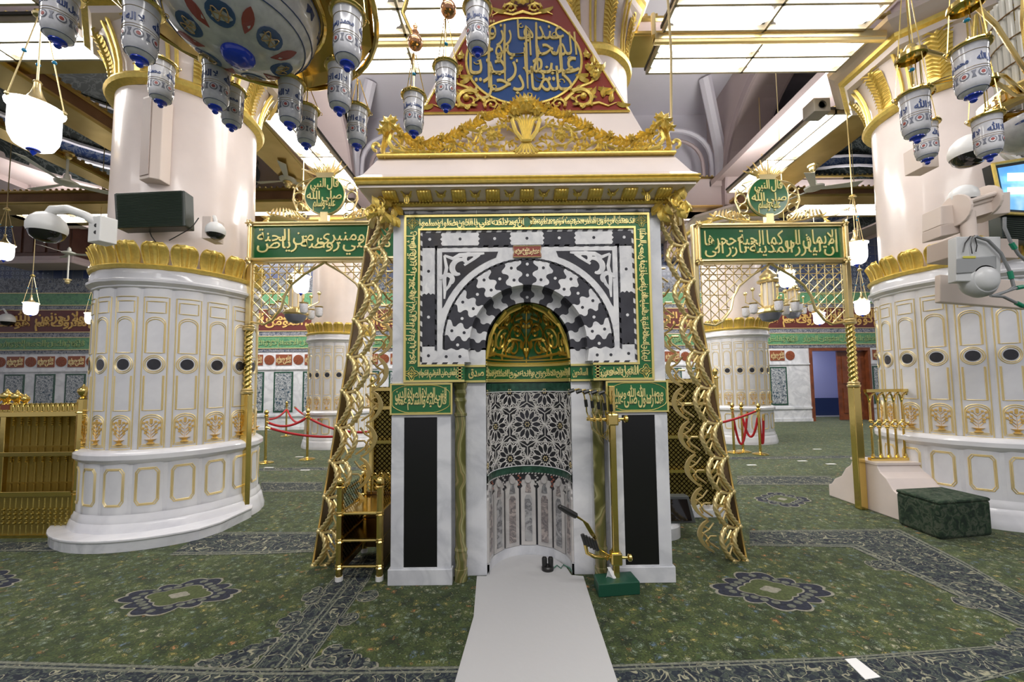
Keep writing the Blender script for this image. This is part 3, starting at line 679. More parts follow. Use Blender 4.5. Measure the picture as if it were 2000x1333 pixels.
b.lathe([(.001, 0), (.04, .0), (.02, .02), (.03, .035), (.055, .05)], 10, (0, -.85, 1.06))
for s in (-1, 1):
    for (x, z, a, L) in ((.05, 1.16, .5, .05), (.05, 1.2, .9, .06), (.02, 1.25, 1.2, .06), (.08, 1.13, .1, .05), (.22, 1.24, .9, .04), (.25, 1.18, .2, .04)):
        zz = 1/.15
        pa = [(s*x, z), (s*(x+.18), z+.03), (s*(x+.24), z+.05)]; vine(b, pa, .005, fu, .003, taper=False)
        cx, cz = pa[-1]
        b.prism([(cx+.09*cos(t), cz+.014*sin(t)) for t in [2*pi*k/6 for k in range(6)]], 0, .009, fu)
for k in range(3): b.prism([(.1*cos(t), 1.29+k*.018+.013*sin(t)) for t in [2*pi*j/6 for j in range(6)]], 0, .01, fu)
b.build('flower_relief', OGLINE, FU, smooth=True, kind='stuff')
b = MB()
for q in (0, .09): ribbon(b, oct_poly(.66-q, .40+q*.15, .80-q*.15, .045), fd, .006)
b.build('gold_molding', GLINE, FD, smooth=True)
# gilded crown leaves
def leaf_mesh(half, z0, H, R0, out, m, name, parent, nv=9, notch=.0):
    b = MB()
    def g(u, v):
        s = u*2-1; w = half*(.90+.25*sin(pi*v*1.1)*(v < .9)+.0) if v < .55 else half*(1.17*sqrt(max(0, 1-((v-.55)/.45)**2))+.02)
        r = R0+out*(v**2)*1.0-(out*1.1*max(0, v-.8)*3 if v > .8 else 0)+.03*(1-s*s)-.03*abs(sin(s*pi))*(1-v*.6)
        a = s*w; return (r*sin(a), -r*cos(a), z0+H*v-(.04 if v > .95 else 0))
    b.sheet(12, nv+5, g); return b.build(name, m, parent, smooth=True, ang=80)
NL = 20
CLX = leaf_mesh(pi/NL*.78, 3.07, .31, .83, .10, GOLD, 'crown_leaf', PIL)
CL = CLX
_b = MB(); _hf = pi/NL*.78
def _lf(s, v):
    w = _hf*(.90+.25*sin(pi*v*1.1)) if v < .55 else _hf*1.17*sqrt(max(0, 1-((v-.55)/.45)**2))
    r = .83+.10*v**2-(.11*max(0, v-.8)*3 if v > .8 else 0)+.03*(1-s*s)+.006; return (r*sin(s*w), -r*cos(s*w), 3.07+.31*v-(.04 if v > .95 else 0))
_b.tube([_lf(-1, v/12) for v in range(12)]+[_lf(0, .97)]+[_lf(1, v/12) for v in range(11, -1, -1)], .009, 5)
for _s in (-.35, .35): _b.tube([_lf(_s, v/10) for v in range(9)], .008, 5)
_b.build('leaf_rim', GOLD, CL, smooth=True)
# capital: ring, fern leaves, strips, octagonal cornice
b = MB(); b.lathe([(.76, 5.3), (.84, 5.33), (.86, 5.37), (.84, 5.41), (.78, 5.44)], 48); b.build('capital_ring', GOLD, PIL, smooth=True)
b = MB(); b.lathe([(.75, 5.4), (.77, 5.6), (.86, 5.9), (.98, 6.08)], 48); b.build('capital_bell', PINK, PIL, smooth=True)
def octring(prof, rot=pi/8): 
    b = MB(); b.lathe(prof, 8, a0=rot, a1=rot+2*pi); return b
octring([(.95, 5.98), (1.05, 6.0), (1.08, 6.06)]).build('capital_cornice', PINK, PIL); octring([(1.08, 6.06), (1.14, 6.08), (1.15, 6.13), (1.1, 6.14)]).build('cornice_gilt_band', GOLD, PIL)
octring([(1.1, 6.14), (1.2, 6.2), (1.27, 6.26), (1.28, 6.32), (.6, 6.33)]).build('capital_abacus', PINK, PIL)
def fern(name, a_half, z0, H, R0, out, parent):
    b = MB()
    def fn(s, z, d):
        v = (z-z0)/H; r = R0+out*v**2+d; a = s*a_half; return (r*sin(a), -r*cos(a), z)
    b.sheet(8, 8, lambda u, v: ((u*2-1)*(.85 if v < .85 else .85*sqrt(max(.0, 1-((v-.85)/.15)**2))+.02), z0+H*v, .025*(1-abs(u*2-1))), fn)
    for k in range(11):
        zz = z0+H*(.04+.085*k)
        for s in (-1, 1): b.tube([(0, zz, .035), (s*.45, zz+.05, .04), (s*.85, zz+.06, .018)], [.012, .011, .006], 4, fn=fn)
    return b.build(name, GOLD, parent, smooth=True)
FE = fern('fern_leaf', .17, 5.45, .55, .77, .17, PIL)
b = MB(); 
for s in (-1, 1): b.tube([((.8+.17*v*v)*sin(s*.05), -(.8+.17*v*v)*cos(s*.05), 5.43+.6*v) for v in (0, .25, .5, .75, 1)], .022, 5)
GS = b.build('gilt_strip', GOLD, PIL, smooth=True)
protos = [(FU, NF), (FD, NF), (CL, NL), (FE, 8), (GS, 8)]
def make_pillar(loc, rot, label, scale=1.):
    rt = thing('marble_pillar', loc, label, 'pillar', 'white marble pillars with gilded leaf crowns'); rt.scale = (scale, scale, 1 if scale == 1 else 1.085); rt['kind'] = 'thing'
    for ch in list(PIL.children):
        if any(ch is p for p, _ in protos): continue
        c = ch.copy(); COL.objects.link(c); c.parent = rt
    tocam = atan2(-loc[0], -loc[1])      # direction in which the camera stands
    for p, n in protos:
        for k in range(n):
            a = 2*pi*(k+(.5 if p is GS else 0))/n+rot
            # facing direction of element rotated by a about z: originally -Y
            fx, fy = sin(a), -cos(a)
            front = fx*(-loc[0])+fy*(-loc[1])
            if front < -.35*math.hypot(loc[0], loc[1]): continue
            c = p.copy(); COL.objects.link(c); c.parent = rt; c.rotation_euler = (0, 0, a)
            for g in p.children:
                q = g.copy(); COL.objects.link(q); q.parent = c
    return rt
PL = make_pillar((-4.4, 5.3, 0), radians(3), 'thick white marble pillar near left, dark screen hung on it')
PR = make_pillar((6.02, 5.3, 0), radians(-4), 'thick white marble pillar near right, beside the green covered block')
make_pillar((-4.9, 11.4, 0), 0, 'distant marble pillar seen under the left green sign')
make_pillar((6.35, 11.4, 0), 0, 'distant marble pillar seen under the right green sign')
PB = make_pillar((1.05, 5.25, 0), radians(22), 'slimmer pillar with gilded capital rising behind the pediment', .72)
def rmtree(o):
    for c in list(o.children): rmtree(c)
    bpy.data.objects.remove(o)
rmtree(PIL)
# curved step under the left pillar
def outline():
    cx, cy, r = -4.32, 5.35, 1.18
    pts = [(cx+r*cos(radians(a)), cy+r*sin(radians(a))) for a in range(-178, -38, 7)]
    return pts+[(-3.40, 4.72), (-3.385, 5.25), (-3.6, 5.6), (-5.4, 5.6)]
b = MB(); b.prism([(x, y) for x, y in outline()], 0, .105, lambda a, b_, d: (a, b_, d))
t = thing('pillar_step', (-4.4, 4.6, 0), 'low curved marble step wrapped round the near left pillar', 'step')
b.build('step_riser', MARB, t)
b = MB(); b.prism([(-4.32+(x+4.32)*1.012, 5.35+(y-5.35)*1.012) for x, y in outline()], .105, .13, lambda a, b_, d: (a, b_, d)); b.build('step_slab', PMARB, t, bevel=.006)
# =================================================================== THE MARBLE PRAYER NICHE
MU, MY = .145, 3.475
mf = lambda a, b, d: (MU+a, MY-d, b)
YN = 3.62; NR = .385; ND = .43            # niche centre line, half width, depth
def nf(s, z, d):                           # s in arc units -1..1 round the niche wall, d towards the axis
    a = s*pi/2; k = 1-d/NR
    return (MU+NR*k*sin(a), YN+ND*k*cos(a), z)
MI = thing('marble_prayer_niche', (MU, 3.9, 0), 'black and white marble prayer niche with green calligraphy bands and gold half dome', 'prayer niche')
def P(b, name, m, parent=MI, **k): return b.build(name, m, parent, **k)
FRGOLD = mat('gilt_frame', (.86, .72, .26), .3, .6)
BLK2 = mat('black_marble_inlay', (.05, .05, .06), .14, var=.25, vscale=9)
WHT2 = marble('white_marble_inlay', (.78, .78, .79), (.45, .46, .5), 4., .4, .14)
# shell
b = MB()
b.box(MU-1.19, MU-.70, MY+.01, 4.55, 0, 1.71); P(b, 'side_wall', MARB)
b = MB(); b.box(MU+.70, MU+1.19, MY+.01, 4.55, 0, 1.71); P(b, 'side_wall', MARB)
b = MB(); b.box(MU-1.19, MU-.55, MY+.14, 4.55, 1.71, 3.26); P(b, 'side_wall', MARB)
b = MB(); b.box(MU+.55, MU+1.19, MY+.14, 4.55, 1.71, 3.26); P(b, 'side_wall', MARB)
b = MB(); b.box(MU-.72, MU+.72, 4.2, 4.55, 0, 3.26); P(b, 'rear_wall', MARB)
b = MB(); b.box(MU-.56, MU+.56, MY+.14, 4.3, 2.56, 3.26); P(b, 'upper_core', MARB)
# lower flanks with plaques, black insets, onyx columns and jambs
T_L = 'قال النبي عليه الصلاة والسلام الصلاة عماد الدين'; T_R = 'هذا مصلى رسول الله صلى الله عليه وسلم'
ONYX = nmat('banded_green_onyx', lambda nt, v, b: ramp(nt, nd(nt, 'ShaderNodeTexWave', nd(nt, 'ShaderNodeMapping', v, ).outputs[0], Scale=1.7, Distortion=9., Detail=3, wave_type='BANDS').outputs['Fac'], [(.1, (.10, .10, .03)), (.35, (.22, .21, .08)), (.5, (.36, .34, .17)), (.6, (.14, .15, .05)), (.8, (.30, .24, .11)), (.95, (.12, .12, .04))]), .12)
for s, tx in ((-1, T_L), (1, T_R)):
    g = lambda a, b_, d: mf(s*a, b_, d)
    lo, hi = .68, 1.195
    b = MB(g); b.band([(lo, .13), (hi, .13), (hi, 1.42), (lo, 1.42)], [(.80, .14), (1.085, .14), (1.085, 1.405), (.80, 1.405)], -.05, .0, g); P(b, 'flank_marble_frame', MARB, bevel=.003)
    b = MB(g); b.prism([(.80, .14), (1.085, .14), (1.085, 1.405), (.80, 1.405)], -.04, -.008, g); P(b, 'black_panel', BLACKP)
    b = MB(g); b.prism([(lo-.01, 0), (hi+.02, 0), (hi+.02, .13), (lo-.01, .13)], -.06, .015, g); P(b, 'flank_plinth', MARB, bevel=.004)
    b = MB(g); b.prism([(lo-.01, 1.435), (hi+.005, 1.435), (hi+.005, 1.695), (lo-.01, 1.695)], -.02, .012, g); pq = P(b, 'green_plaque', GREEN)
    b = MB(g); b.band([(lo-.015, 1.43), (hi+.01, 1.43), (hi+.01, 1.70), (lo-.015, 1.70)], [(lo, 1.443), (hi-.005, 1.443), (hi-.005, 1.687), (lo, 1.687)], 0, .018, g)
    q = [((lo+hi)/2+.248*max(-1, min(1, 1.12*cos(t))), 1.565+.117*max(-1, min(1, 1.12*sin(t)))) for t in [2*pi*k/48 for k in range(48)]]
    b.tube([(x, y, .014) for x, y in q], .003, 4, closed=True); P(b, 'plaque_frame', FRGOLD, pq)
    b = MB(); x0 = (lo+hi)/2-.222 if s > 0 else -(lo+hi)/2-.222
    b.calli(tx, x0, 1.468, .444, .195, mf, .007, .018, d0=.012, overlap=.44); P(b, 'plaque_lettering', GOLDL, pq, kind='stuff')
    cx, cy = MU+s*.607, MY+.075
    b = MB(); b.lathe([(.05, .14), (.049, .3), (.05, .9), (.05, 1.42)], 16, (cx, cy, 0)); col = P(b, 'onyx_column', ONYX, smooth=True)
    b = MB(); b.lathe([(.058, 0), (.058, .1), (.05, .105), (.052, .16), (.058, .2), (.052, .23), (.058, .26), (.05, .28)], 12, (cx, cy, 0)); P(b, 'column_base', ONYX, col, smooth=True, ang=25)
    b = MB(); b.lathe([(.05, 1.4), (.058, 1.41), (.058, 1.43), (.05, 1.44), (.044, 1.5), (.056, 1.54), (.044, 1.57), (.056, 1.61), (.05, 1.64), (.062, 1.67), (.066, 1.70)], 12, (cx, cy, 0)); P(b, 'column_capital', ONYX, col, smooth=True, ang=25)
    b = MB(g); b.prism([(.385, 0), (.56, 0), (.56, 1.70), (.385, 1.70)], -.3, -.145, g); P(b, 'jamb_panel', MARB, bevel=.004)
    b = MB(g); b.prism([(.55, 0), (.70, 0), (.70, 1.7), (.55, 1.7)], -.3, -.14, g); P(b, 'column_recess', MARB)
    b = MB(g); b.prism([(1.09, 1.7), (1.19, 1.7), (1.19, 3.22), (1.09, 3.22)], -.15, -.0, g); P(b, 'margin_marble', MARB)
    # body side face is split into courses
    for k in range(4):
        b = MB(); b.box(*sorted((MU+s*1.19, MU+s*1.197)), MY+.03, 4.54, .13+k*.78, .13+(k+1)*.78-.006 if k < 3 else 3.2); P(b, 'side_slab', MARB)
# upper frame with gilt borders and lettering
def frame_part(poly_o, poly_i, name, m, d0, d1, par=MI, closed=True): b = MB(mf); b.band(poly_o, poly_i, d0, d1, mf, closed); return P(b, name, m, par)
FO = [(-.56, 1.707), (-1.09, 1.707), (-1.09, 3.195), (1.09, 3.195), (1.09, 1.707), (.56, 1.707)]
FI = [(-.56, 1.862), (-.948, 1.862), (-.948, 3.055), (.948, 3.055), (.948, 1.862), (.56, 1.862)]
CF = frame_part(FO, FI, 'calligraphy_frame', GREEN, -.13, .006, closed=False)
def off(poly, t): return [(a+(.0 if abs(a) < .6 else (-t if a > 0 else t)), b_+(t if b_ < 2 else -t)) for a, b_ in poly]
frame_part(FO, off(FO, .02), 'gilt_border', FRGOLD, 0, .018, CF, False)
frame_part([(a*(1+.018) if abs(a) > .6 else a, b_+(-.018 if b_ < 2 else .018)) for a, b_ in FI], FI, 'gilt_border', FRGOLD, 0, .018, CF, False)
TOP1 = 'ان الله وملائكته يصلون على النبي يا ايها الذين امنوا صلوا عليه وسلموا تسليما'
TOP2 = 'قد نرى تقلب وجهك في السماء فول وجهك شطر المسجد الحرام وحيث ما كنتم فولوا وجوهكم شطره صدق الله'
RT = 'بسم الله الرحمن الرحيم قد نرى تقلب وجهك في السماء فلنولينك قبلة ترضاها كلما دخل عليها زكريا'
LT = 'المحراب وجد عندها رزقا قال يا مريم انى لك هذا قالت هو من عند الله ان الله يرزق من يشاء'
b = MB()
b.calli(TOP1, -.955, 3.076, .93, .10, mf, 0.006, .008, d0=.006, overlap=.78); b.calli(TOP2, .03, 3.076, .93, .10, mf, 0.006, .008, d0=.006, overlap=.78)
b.calli(RT, 0, 0, 1.18, .108, lambda a, c, d: mf(.965+c, 1.87+a, d), 0.006, .008, d0=.006, overlap=.78)
b.calli(LT, 0, 0, 1.18, .108, lambda a, c, d: mf(-.965-c, 3.05-a, d), 0.006, .008, d0=.006, overlap=.78)
b.calli('وصلى الله على محمد القرشي العظيم رسوله الكريم', -.955, 1.732, .33, .105, mf, 0.006, .008, d0=.006, overlap=.78)
b.calli('التائبون العابدون الحامدون', .625, 1.732, .33, .105, mf, 0.006, .008, d0=.006, overlap=.78)
P(b, 'frame_lettering', GOLDL, CF, kind='stuff')
def knot(b, x, z, w):
    for r in (1., .55): b.tube([(x+w*r*.5*(cos(t)*(1+.25*cos(4*t))), z+w*r*.5*(sin(t)*(1+.25*cos(4*t))), .01) for t in [2*pi*k/32 for k in range(32)]], .0035, 4, closed=True)
    b.tube([(x-w*.5, z, .01), (x+w*.5, z, .01)], .003, 4); b.tube([(x, z-w*.5, .01), (x, z+w*.5, .01)], .003, 4)
b = MB(mf)
for x in (-1.02, 1.02):
    for z in (3.125, 1.785): knot(b, x, z, .095)
for sx in (-1, 1):
    for k in range(3): b.tube([(sx*.012+sx*.045*sin(t)+0*k, 3.125+(t/pi-.5)*.1, .012) for t in [pi*j/8 for j in range(9)]], .004, 4)
for x in (-.6, .6):
    b.prism([(x-.012, 1.73), (x+.012, 1.73), (x+.012, 1.84), (x-.012, 1.84)], .005, .012, mf)
    for k in range(4): b.prism([(x-.03, 1.745+k*.028), (x, 1.735+k*.028), (x+.03, 1.745+k*.028), (x, 1.755+k*.028)], .005, .012, mf)
P(b, 'frame_ornament', FRGOLD, CF, smooth=True, kind='stuff')
b = MB(mf); b.prism([(-1.19, 3.205), (1.19, 3.205), (1.19, 3.25), (-1.19, 3.25)], -.14, .012, mf); P(b, 'black_course', BLACKM)
for k in range(9):
    x = -1.19+k*.2975; b = MB(); b.prism([(x+.148-.001, 3.203), (x+.148+.001, 3.203), (x+.148+.001, 3.252), (x+.148-.001, 3.252)], .01, .0135, mf); P(b, 'course_joint', MARB)
# inner panel: hatched fillets, interlocking blocks, arch
pw, pz0, pz1 = .93, 1.88, 3.037
frame_part([(-.56, pz0-.018), (-.948, pz0-.018), (-.948, 3.055), (.948, 3.055), (.948, pz0-.018), (.56, pz0-.018)], [(-.56, pz0), (-pw, pz0), (-pw, pz1), (pw, pz1), (pw, pz0), (.56, pz0)], 'white_fillet', WHT2, -.13, .003, closed=False)
def hatch(b, p0, p1, w, step=.045, sk=.012):
    p0 = np.array(p0); p1 = np.array(p1); L = np.linalg.norm(p1-p0); e = (p1-p0)/L; n = np.array([-e[1], e[0]]); k = 0
    while k*step*2+step < L:
        a = p0+e*(k*step*2); q = [a, a+e*step, a+e*(step+sk)+n*w, a+e*sk+n*w]; b.prism([tuple(v) for v in q], .002, .0055, mf); k += 1
b = MB()
for p, q in (((-.948, 3.037), (.948, 3.037)), ((-.93, 1.88), (-.93, 3.04)), ((.948, 1.88), (.948, 3.04)), ((-.94, 1.862), (-.56, 1.862)), ((.56, 1.862), (.94, 1.862)),
             ((-.80, 2.90), (.80, 2.90)), ((-.80, 1.98), (-.80, 2.90)), ((.818, 1.98), (.818, 2.90))): hatch(b, p, q, .018)
CZ, RO, RM, RI = 2.045, .735, .515, .385
for k in range(40):
    a = pi*k/40-.06
    if a+.04 > pi+.1: continue
    b.prism([(r*cos(t), CZ+r*sin(t)) for r, t in ((RO, a), (RO+.018, a+.012), (RO+.018, a+.052), (RO, a+.04))], -.01, .0055, mf)
P(b, 'hatched_inlay', BLK2, kind='stuff')
# interlocking blocks: boundary profiles with three lobes
def bump(t): return .011*(sin(t*pi*3)**2)*(1 if .33 < t < .67 else .6)
def block_h(x0, x1, z0, z1, m, s0, s1, dot):
    n = 12; L = [(x0+s0*bump(k/n)*1.6, z0+(z1-z0)*k/n) for k in range(n+1)]; Rr = [(x1+s1*bump(k/n)*1.6, z0+(z1-z0)*k/n) for k in range(n+1)]
    b = MB(); b.prism(L+Rr[::-1], -.13, .001, mf); o = P(b, 'inlay_block', m)
    for x in dot: disc(x, (z0+z1)/2, .0135, BLK2 if m is WHT2 else WHT2, o)
def block_v(x0, x1, z0, z1, m, s0, s1, dot):
    n = 12; B = [(x0+(x1-x0)*k/n, z0+s0*bump(k/n)*1.6) for k in range(n+1)]; T = [(x0+(x1-x0)*k/n, z1+s1*bump(k/n)*1.6) for k in range(n+1)]
    b = MB(); b.prism(B+T[::-1], -.13, .001, mf); o = P(b, 'inlay_block', m)
    for z in dot: disc((x0+x1)/2, z, .0135, BLK2 if m is WHT2 else WHT2, o)
def disc(x, z, r, m, par, d=.001):
    b = MB(); b.prism([(x+r*cos(t), z+r*sin(t)) for t in [2*pi*k/14 for k in range(14)]], d-.002, d+.0012, mf); P(b, 'inlay_dot', m, par)
xs = [-.93, -.755, -.435, -.14, .14, .435, .755, .93]
for i in range(7):
    m = BLK2 if i % 2 == 0 else WHT2
    block_h(xs[i], xs[i+1], 2.92, pz1, m, 0 if i == 0 else (1 if i % 2 == 0 else -1)*(1 if i > 0 else 0), 0 if i == 6 else (-1 if i % 2 == 0 else 1), [(xs[i]+xs[i+1])/2 if 0 < i < 6 else (-.865 if i == 0 else .865)])
for s in (-1, 1):
    a, c = (-.93, -.82) if s < 0 else (.82, .93)
    block_v(a, c, 2.90, 2.92, BLK2, 0, 0, []); block_v(a, c, 2.48, 2.90, WHT2, 1, 1, [2.69]); block_v(a, c, 2.02, 2.48, BLK2, 0, 1, [2.28]); block_v(a, c, pz0, 2.02, WHT2, 0, 1, [1.94])
    b = MB(); n = 14
    top = [(.53+(.82-.53)*k/n, 1.985+.018*sin(pi*3*k/n)**2) for k in range(n+1)]
    b.prism([(s*x, z) for x, z in [(.515, pz0), (.82, pz0)]+top[::-1]], -.13, .001, mf); o = P(b, 'inlay_block', WHT2)
    for x in (.60, .72): disc(s*x, 1.93, .0135, BLK2, o)
# white ground of the arch field with its black arabesque spandrels
n = 40
arc = [((RO+.018)*cos(pi*k/n+0), CZ+(RO+.018)*sin(pi*k/n)) for k in range(n+1)]
topl = [(.80 if k == 0 else -.80 if k == n else max(-.80, min(.80, (RO+.018)*cos(pi*k/n)*1.06)), 2.90) for k in range(n+1)]
b = MB(); b.band([(.80, 1.985)]+topl+[(-.80, 1.985)], [(.753, 1.985)]+arc+[(-.753, 1.985)], -.13, 0, mf, closed=False); SPW = P(b, 'arch_field', WHT2)
for s in (-1, 1):
    g = lambda a, b_, d: mf(s*a, b_, d)
    RB = RO+.075
    edge = [(RB*cos(t), CZ+RB*sin(t)) for t in [radians(24+k*(46)/12) for k in range(13)]]
    edge = [(min(a, .745), min(z, 2.85)) for a, z in edge if z < 2.86 and a < .75]
    b = MB(); b.prism([(.755, edge[0][1]-.02)]+edge+[(edge[-1][0]-.02, 2.86), (.755, 2.86)], -.01, .002, g); sp = P(b, 'spandrel_inlay', BLK2, SPW)
    b = MB()
    def blob(pts, w): b.tube([(x, z, .002) for x, z in pts], [w*(.35+.9*sin(pi*min(1, (k+.6)/len(pts)))) for k in range(len(pts))], 6, fn=lambda a, c, d: g(a, c, .004+d*.08))
    blob(spiral(.60, 2.70, .10, .035, 2.2, -.62), .024); blob(spiral(.52, 2.79, .06, .02, 2.8, -.7), .02); blob(spiral(.70, 2.60, .07, .02, .2, .7), .02)
    blob([(.735, 2.83), (.66, 2.80), (.60, 2.83), (.52, 2.835), (.44, 2.84), (.38, 2.845)], .018); blob([(.735, 2.83), (.715, 2.72), (.735, 2.62), (.73, 2.52), (.735, 2.44)], .016)
    blob([(.66, 2.66), (.69, 2.56), (.735, 2.50)], .013); blob([(.56, 2.74), (.47, 2.80), (.42, 2.83)], .013)
    P(b, 'arabesque_inlay', WHT2, SPW, kind='stuff')
# voussoirs
bd = [90-6.3, 72.2, 61.2, 50, 38.5, 26.5, 15, 4, -6.5]
def bnd(i, r, sg=1):
    t = (r-RI)/(RO-RI); w = sin(2*pi*3.3*t+.6); w = (abs(w)**.55)*(1 if w > 0 else -1)
    return bd[i]+2.1*w*sg
def vouss(i0, i1, r0, r1, m, d0, d1, mir, dots):
    n = 16; rr = [r0+(r1-r0)*k/n for k in range(n+1)]
    A = [(r, bnd(i0, r) if i0 >= 0 else 180-bnd(0, r)) for r in rr]; B = [(r, bnd(i1, r)) for r in rr]
    na = 5; o_arc = [(r1, A[-1][1]+(B[-1][1]-A[-1][1])*k/na) for k in range(1, na)]; i_arc = [(r0, B[0][1]+(A[0][1]-B[0][1])*k/na) for k in range(1, na)]
    poly = [(r*cos(radians(a))*mir, CZ+r*sin(radians(a))) for r, a in A+o_arc+B[::-1]+i_arc]
    b = MB(); b.prism(poly, d0, d1, mf); o = P(b, 'arch_voussoir', m)
    for r, a in dots: disc(r*cos(radians(a))*mir, CZ+r*sin(radians(a)), .0135, BLK2 if m is WHT2 else WHT2, o, d1)
vouss(-1, 0, RM, RO, BLK2, -.13, 0, 1, [(.70, 90), (.6, 90)]); vouss(-1, 0, RI, RM, BLK2, -.26, -.13, 1, [(.43, 90)])
for i in range(8):
    a = (bd[i]+bd[i+1])/2; m = WHT2 if i % 2 == 0 else BLK2
    for mir in (-1, 1):
        vouss(i, i+1, RM, RO, m, -.13, 0, mir, [(.68, a), (.57, a)] if i % 2 == 0 else [(.62, a)])
        vouss(i, i+1, RI, RM, m, -.26, -.13, mir, [])
for s in (-1, 1):
    b = MB(); b.prism([(s*x, z) for x, z in ((RI, 1.86), (.56, 1.86), (.56, 1.995), (RI, 1.995))], -.26, -.131, mf); P(b, 'inlay_block', WHT2)
    b = MB(); b.prism([(s*x, z) for x, z in ((RI, 1.70), (.56, 1.70), (.56, 1.86), (RI, 1.86))], -.26, -.131, mf); q = P(b, 'calligraphy_frame', GREEN)
    b = MB(mf)
    for z in (1.712, 1.85): b.prism([(s*x, zz) for x, zz in ((RI, z-.009), (.56, z-.009), (.56, z+.009), (RI, z+.009))], -.131, -.12, mf)
    b.text('صدق' if s < 0 else 'السائحون', (-.54 if s < 0 else .40), 1.735, .14, .09, mf, .006, .03, d0=-.13); P(b, 'gilt_border', FRGOLD, q)
# red cartouche at the crown
b = MB(); b.prism([(.125*x, 2.855+.052*z) for x, z in ((-1, -1), (1, -1), (1.0, -.5), (.93, 0), (1, .5), (1, 1), (-1, 1), (-1, .5), (-.93, 0), (-1, -.5))], 0, .012, mf); rc = P(b, 'red_cartouche', mat('red_enamel', (.22, .03, .015), .35))
b = MB(mf); b.tube([(.122*x, 2.855+.05*z, .013) for x, z in ((-1, -1), (1, -1), (.93, 0), (1, 1), (-1, 1), (-.93, 0))], .004, 4, closed=True); b.calli('هذا مصلى رسول الله عليه السلام', -.105, 2.82, .21, .07, mf, .004, .02, d0=.012); P(b, 'cartouche_lettering', GLINE, rc, kind='stuff')
# ------------------------------------------------------------------ niche interior
b = MB(); b.sheet(32, 1, lambda u, v: nf(u*2-1, 1.62*v, -.003)); P(b, 'niche_wall', BLACKM, smooth=True)
def cband(name, z0, z1, d, m, par=MI):
    b = MB(nf); b.sheet(32, 1, lambda u, v: (u*2-1, z0+(z1-z0)*v, d)); b.sheet(32, 1, lambda u, v: (u*2-1, z0, d*v)); b.sheet(32, 1, lambda u, v: (u*2-1, z1, d*v)); return P(b, name, m, par, smooth=True, ang=30)
cband('niche_plinth', 0, .095, .02, MARB)
gb = cband('niche_calligraphy_band', 1.70, 1.865, .004, GREEN)
b = MB(nf)
for z in (1.708, 1.724, 1.862, 1.876):
    b.tube([(u/16-1, z, .008) for u in range(33)], .007, 5)
P(b, 'gilt_border', FRGOLD, gb, smooth=True)
b = MB(); b.calli('الراكعون الساجدون الامرون بالمعروف والناهون عن المنكر والحافظون لحدود الله', -.97, 1.738, 1.94, .11, nf, .006, .012, d0=.004, overlap=.5); P(b, 'band_lettering', GOLDL, gb, kind='stuff')
cband('green_marble_strip', 1.61, 1.69, .006, GREENM)
cband('green_marble_band', .80, .865, .012, GREENM)
b = MB(nf); b.tube([(u/16-1, .868, .014) for u in range(33)], .005, 4); b.tube([(u/16-1, 1.605, .008) for u in range(33)], .005, 4); P(b, 'marble_fillet', WHT2, smooth=True, kind='stuff')
# girih lattice
AL = NR*pi/2*1.05
def gfn(a, z, d): return nf(a/AL, z, d)
b = MB(); bb = MB()
def seg(p, q, w=.0048):
    n = 7; pts = [(p[0]+(q[0]-p[0])*k/n, p[1]+(q[1]-p[1])*k/n) for k in range(n+1)]
    pts = [(x, z, .003) for x, z in pts if .868 < z < 1.605 and abs(x) < AL*.99]
    if len(pts) > 1: b.tube(pts, w, 4, fn=gfn, flat=.8, caps=False)
cs = [(c*.385+(.1925 if r % 2 else 0), 1.275+r*.333) for r in (-1, 0, 1) for c in (-2, -1, 0, 1, 2) if abs(c*.385+(.1925 if r % 2 else 0)) < .75]
for cx, cz in cs:
    Rr = .1925
    pt = lambda k, r, o=0: (cx+r*cos(radians(30*k+o)), cz+r*sin(radians(30*k+o)))
    for k in range(12):
        seg(pt(k, Rr), pt(k+.5, .105)); seg(pt(k, Rr), pt(k-.5, .105)); seg(pt(k+.5, .105), pt(k+.5, .075)); seg(pt(k+.5, .075), pt(k+1, .042)); seg(pt(k+.5, .075), pt(k, .042))
        seg(pt(k, Rr), pt(k+.5, .15)); seg(pt(k+.5, .15), pt(k+1, Rr)); seg(pt(k+.5, .105), pt(k+.5, .15)); seg(pt(k, .15), pt(k+.5, .128)); seg(pt(k, .15), pt(k-.5, .128))
    for k in range(6): seg(pt(2*k, Rr*.98), pt(2*k+2, Rr*.98)); seg(pt(2*k, .222, 30), pt(2*k+2, Rr, 0)); seg(pt(2*k, .222, 30), pt(2*k, Rr, 0))
    if .87 < cz < 1.61:
        for k in range(6): bb.ball((cx+.02*cos(k*pi/3), cz+.02*sin(k*pi/3), .004), .008, 6, 3, fn=gfn)
P(b, 'star_lattice_inlay', mat('lattice_marble', (.62, .60, .58), .25), kind='stuff'); P(bb, 'rosette_inlay', GLINE, kind='stuff')
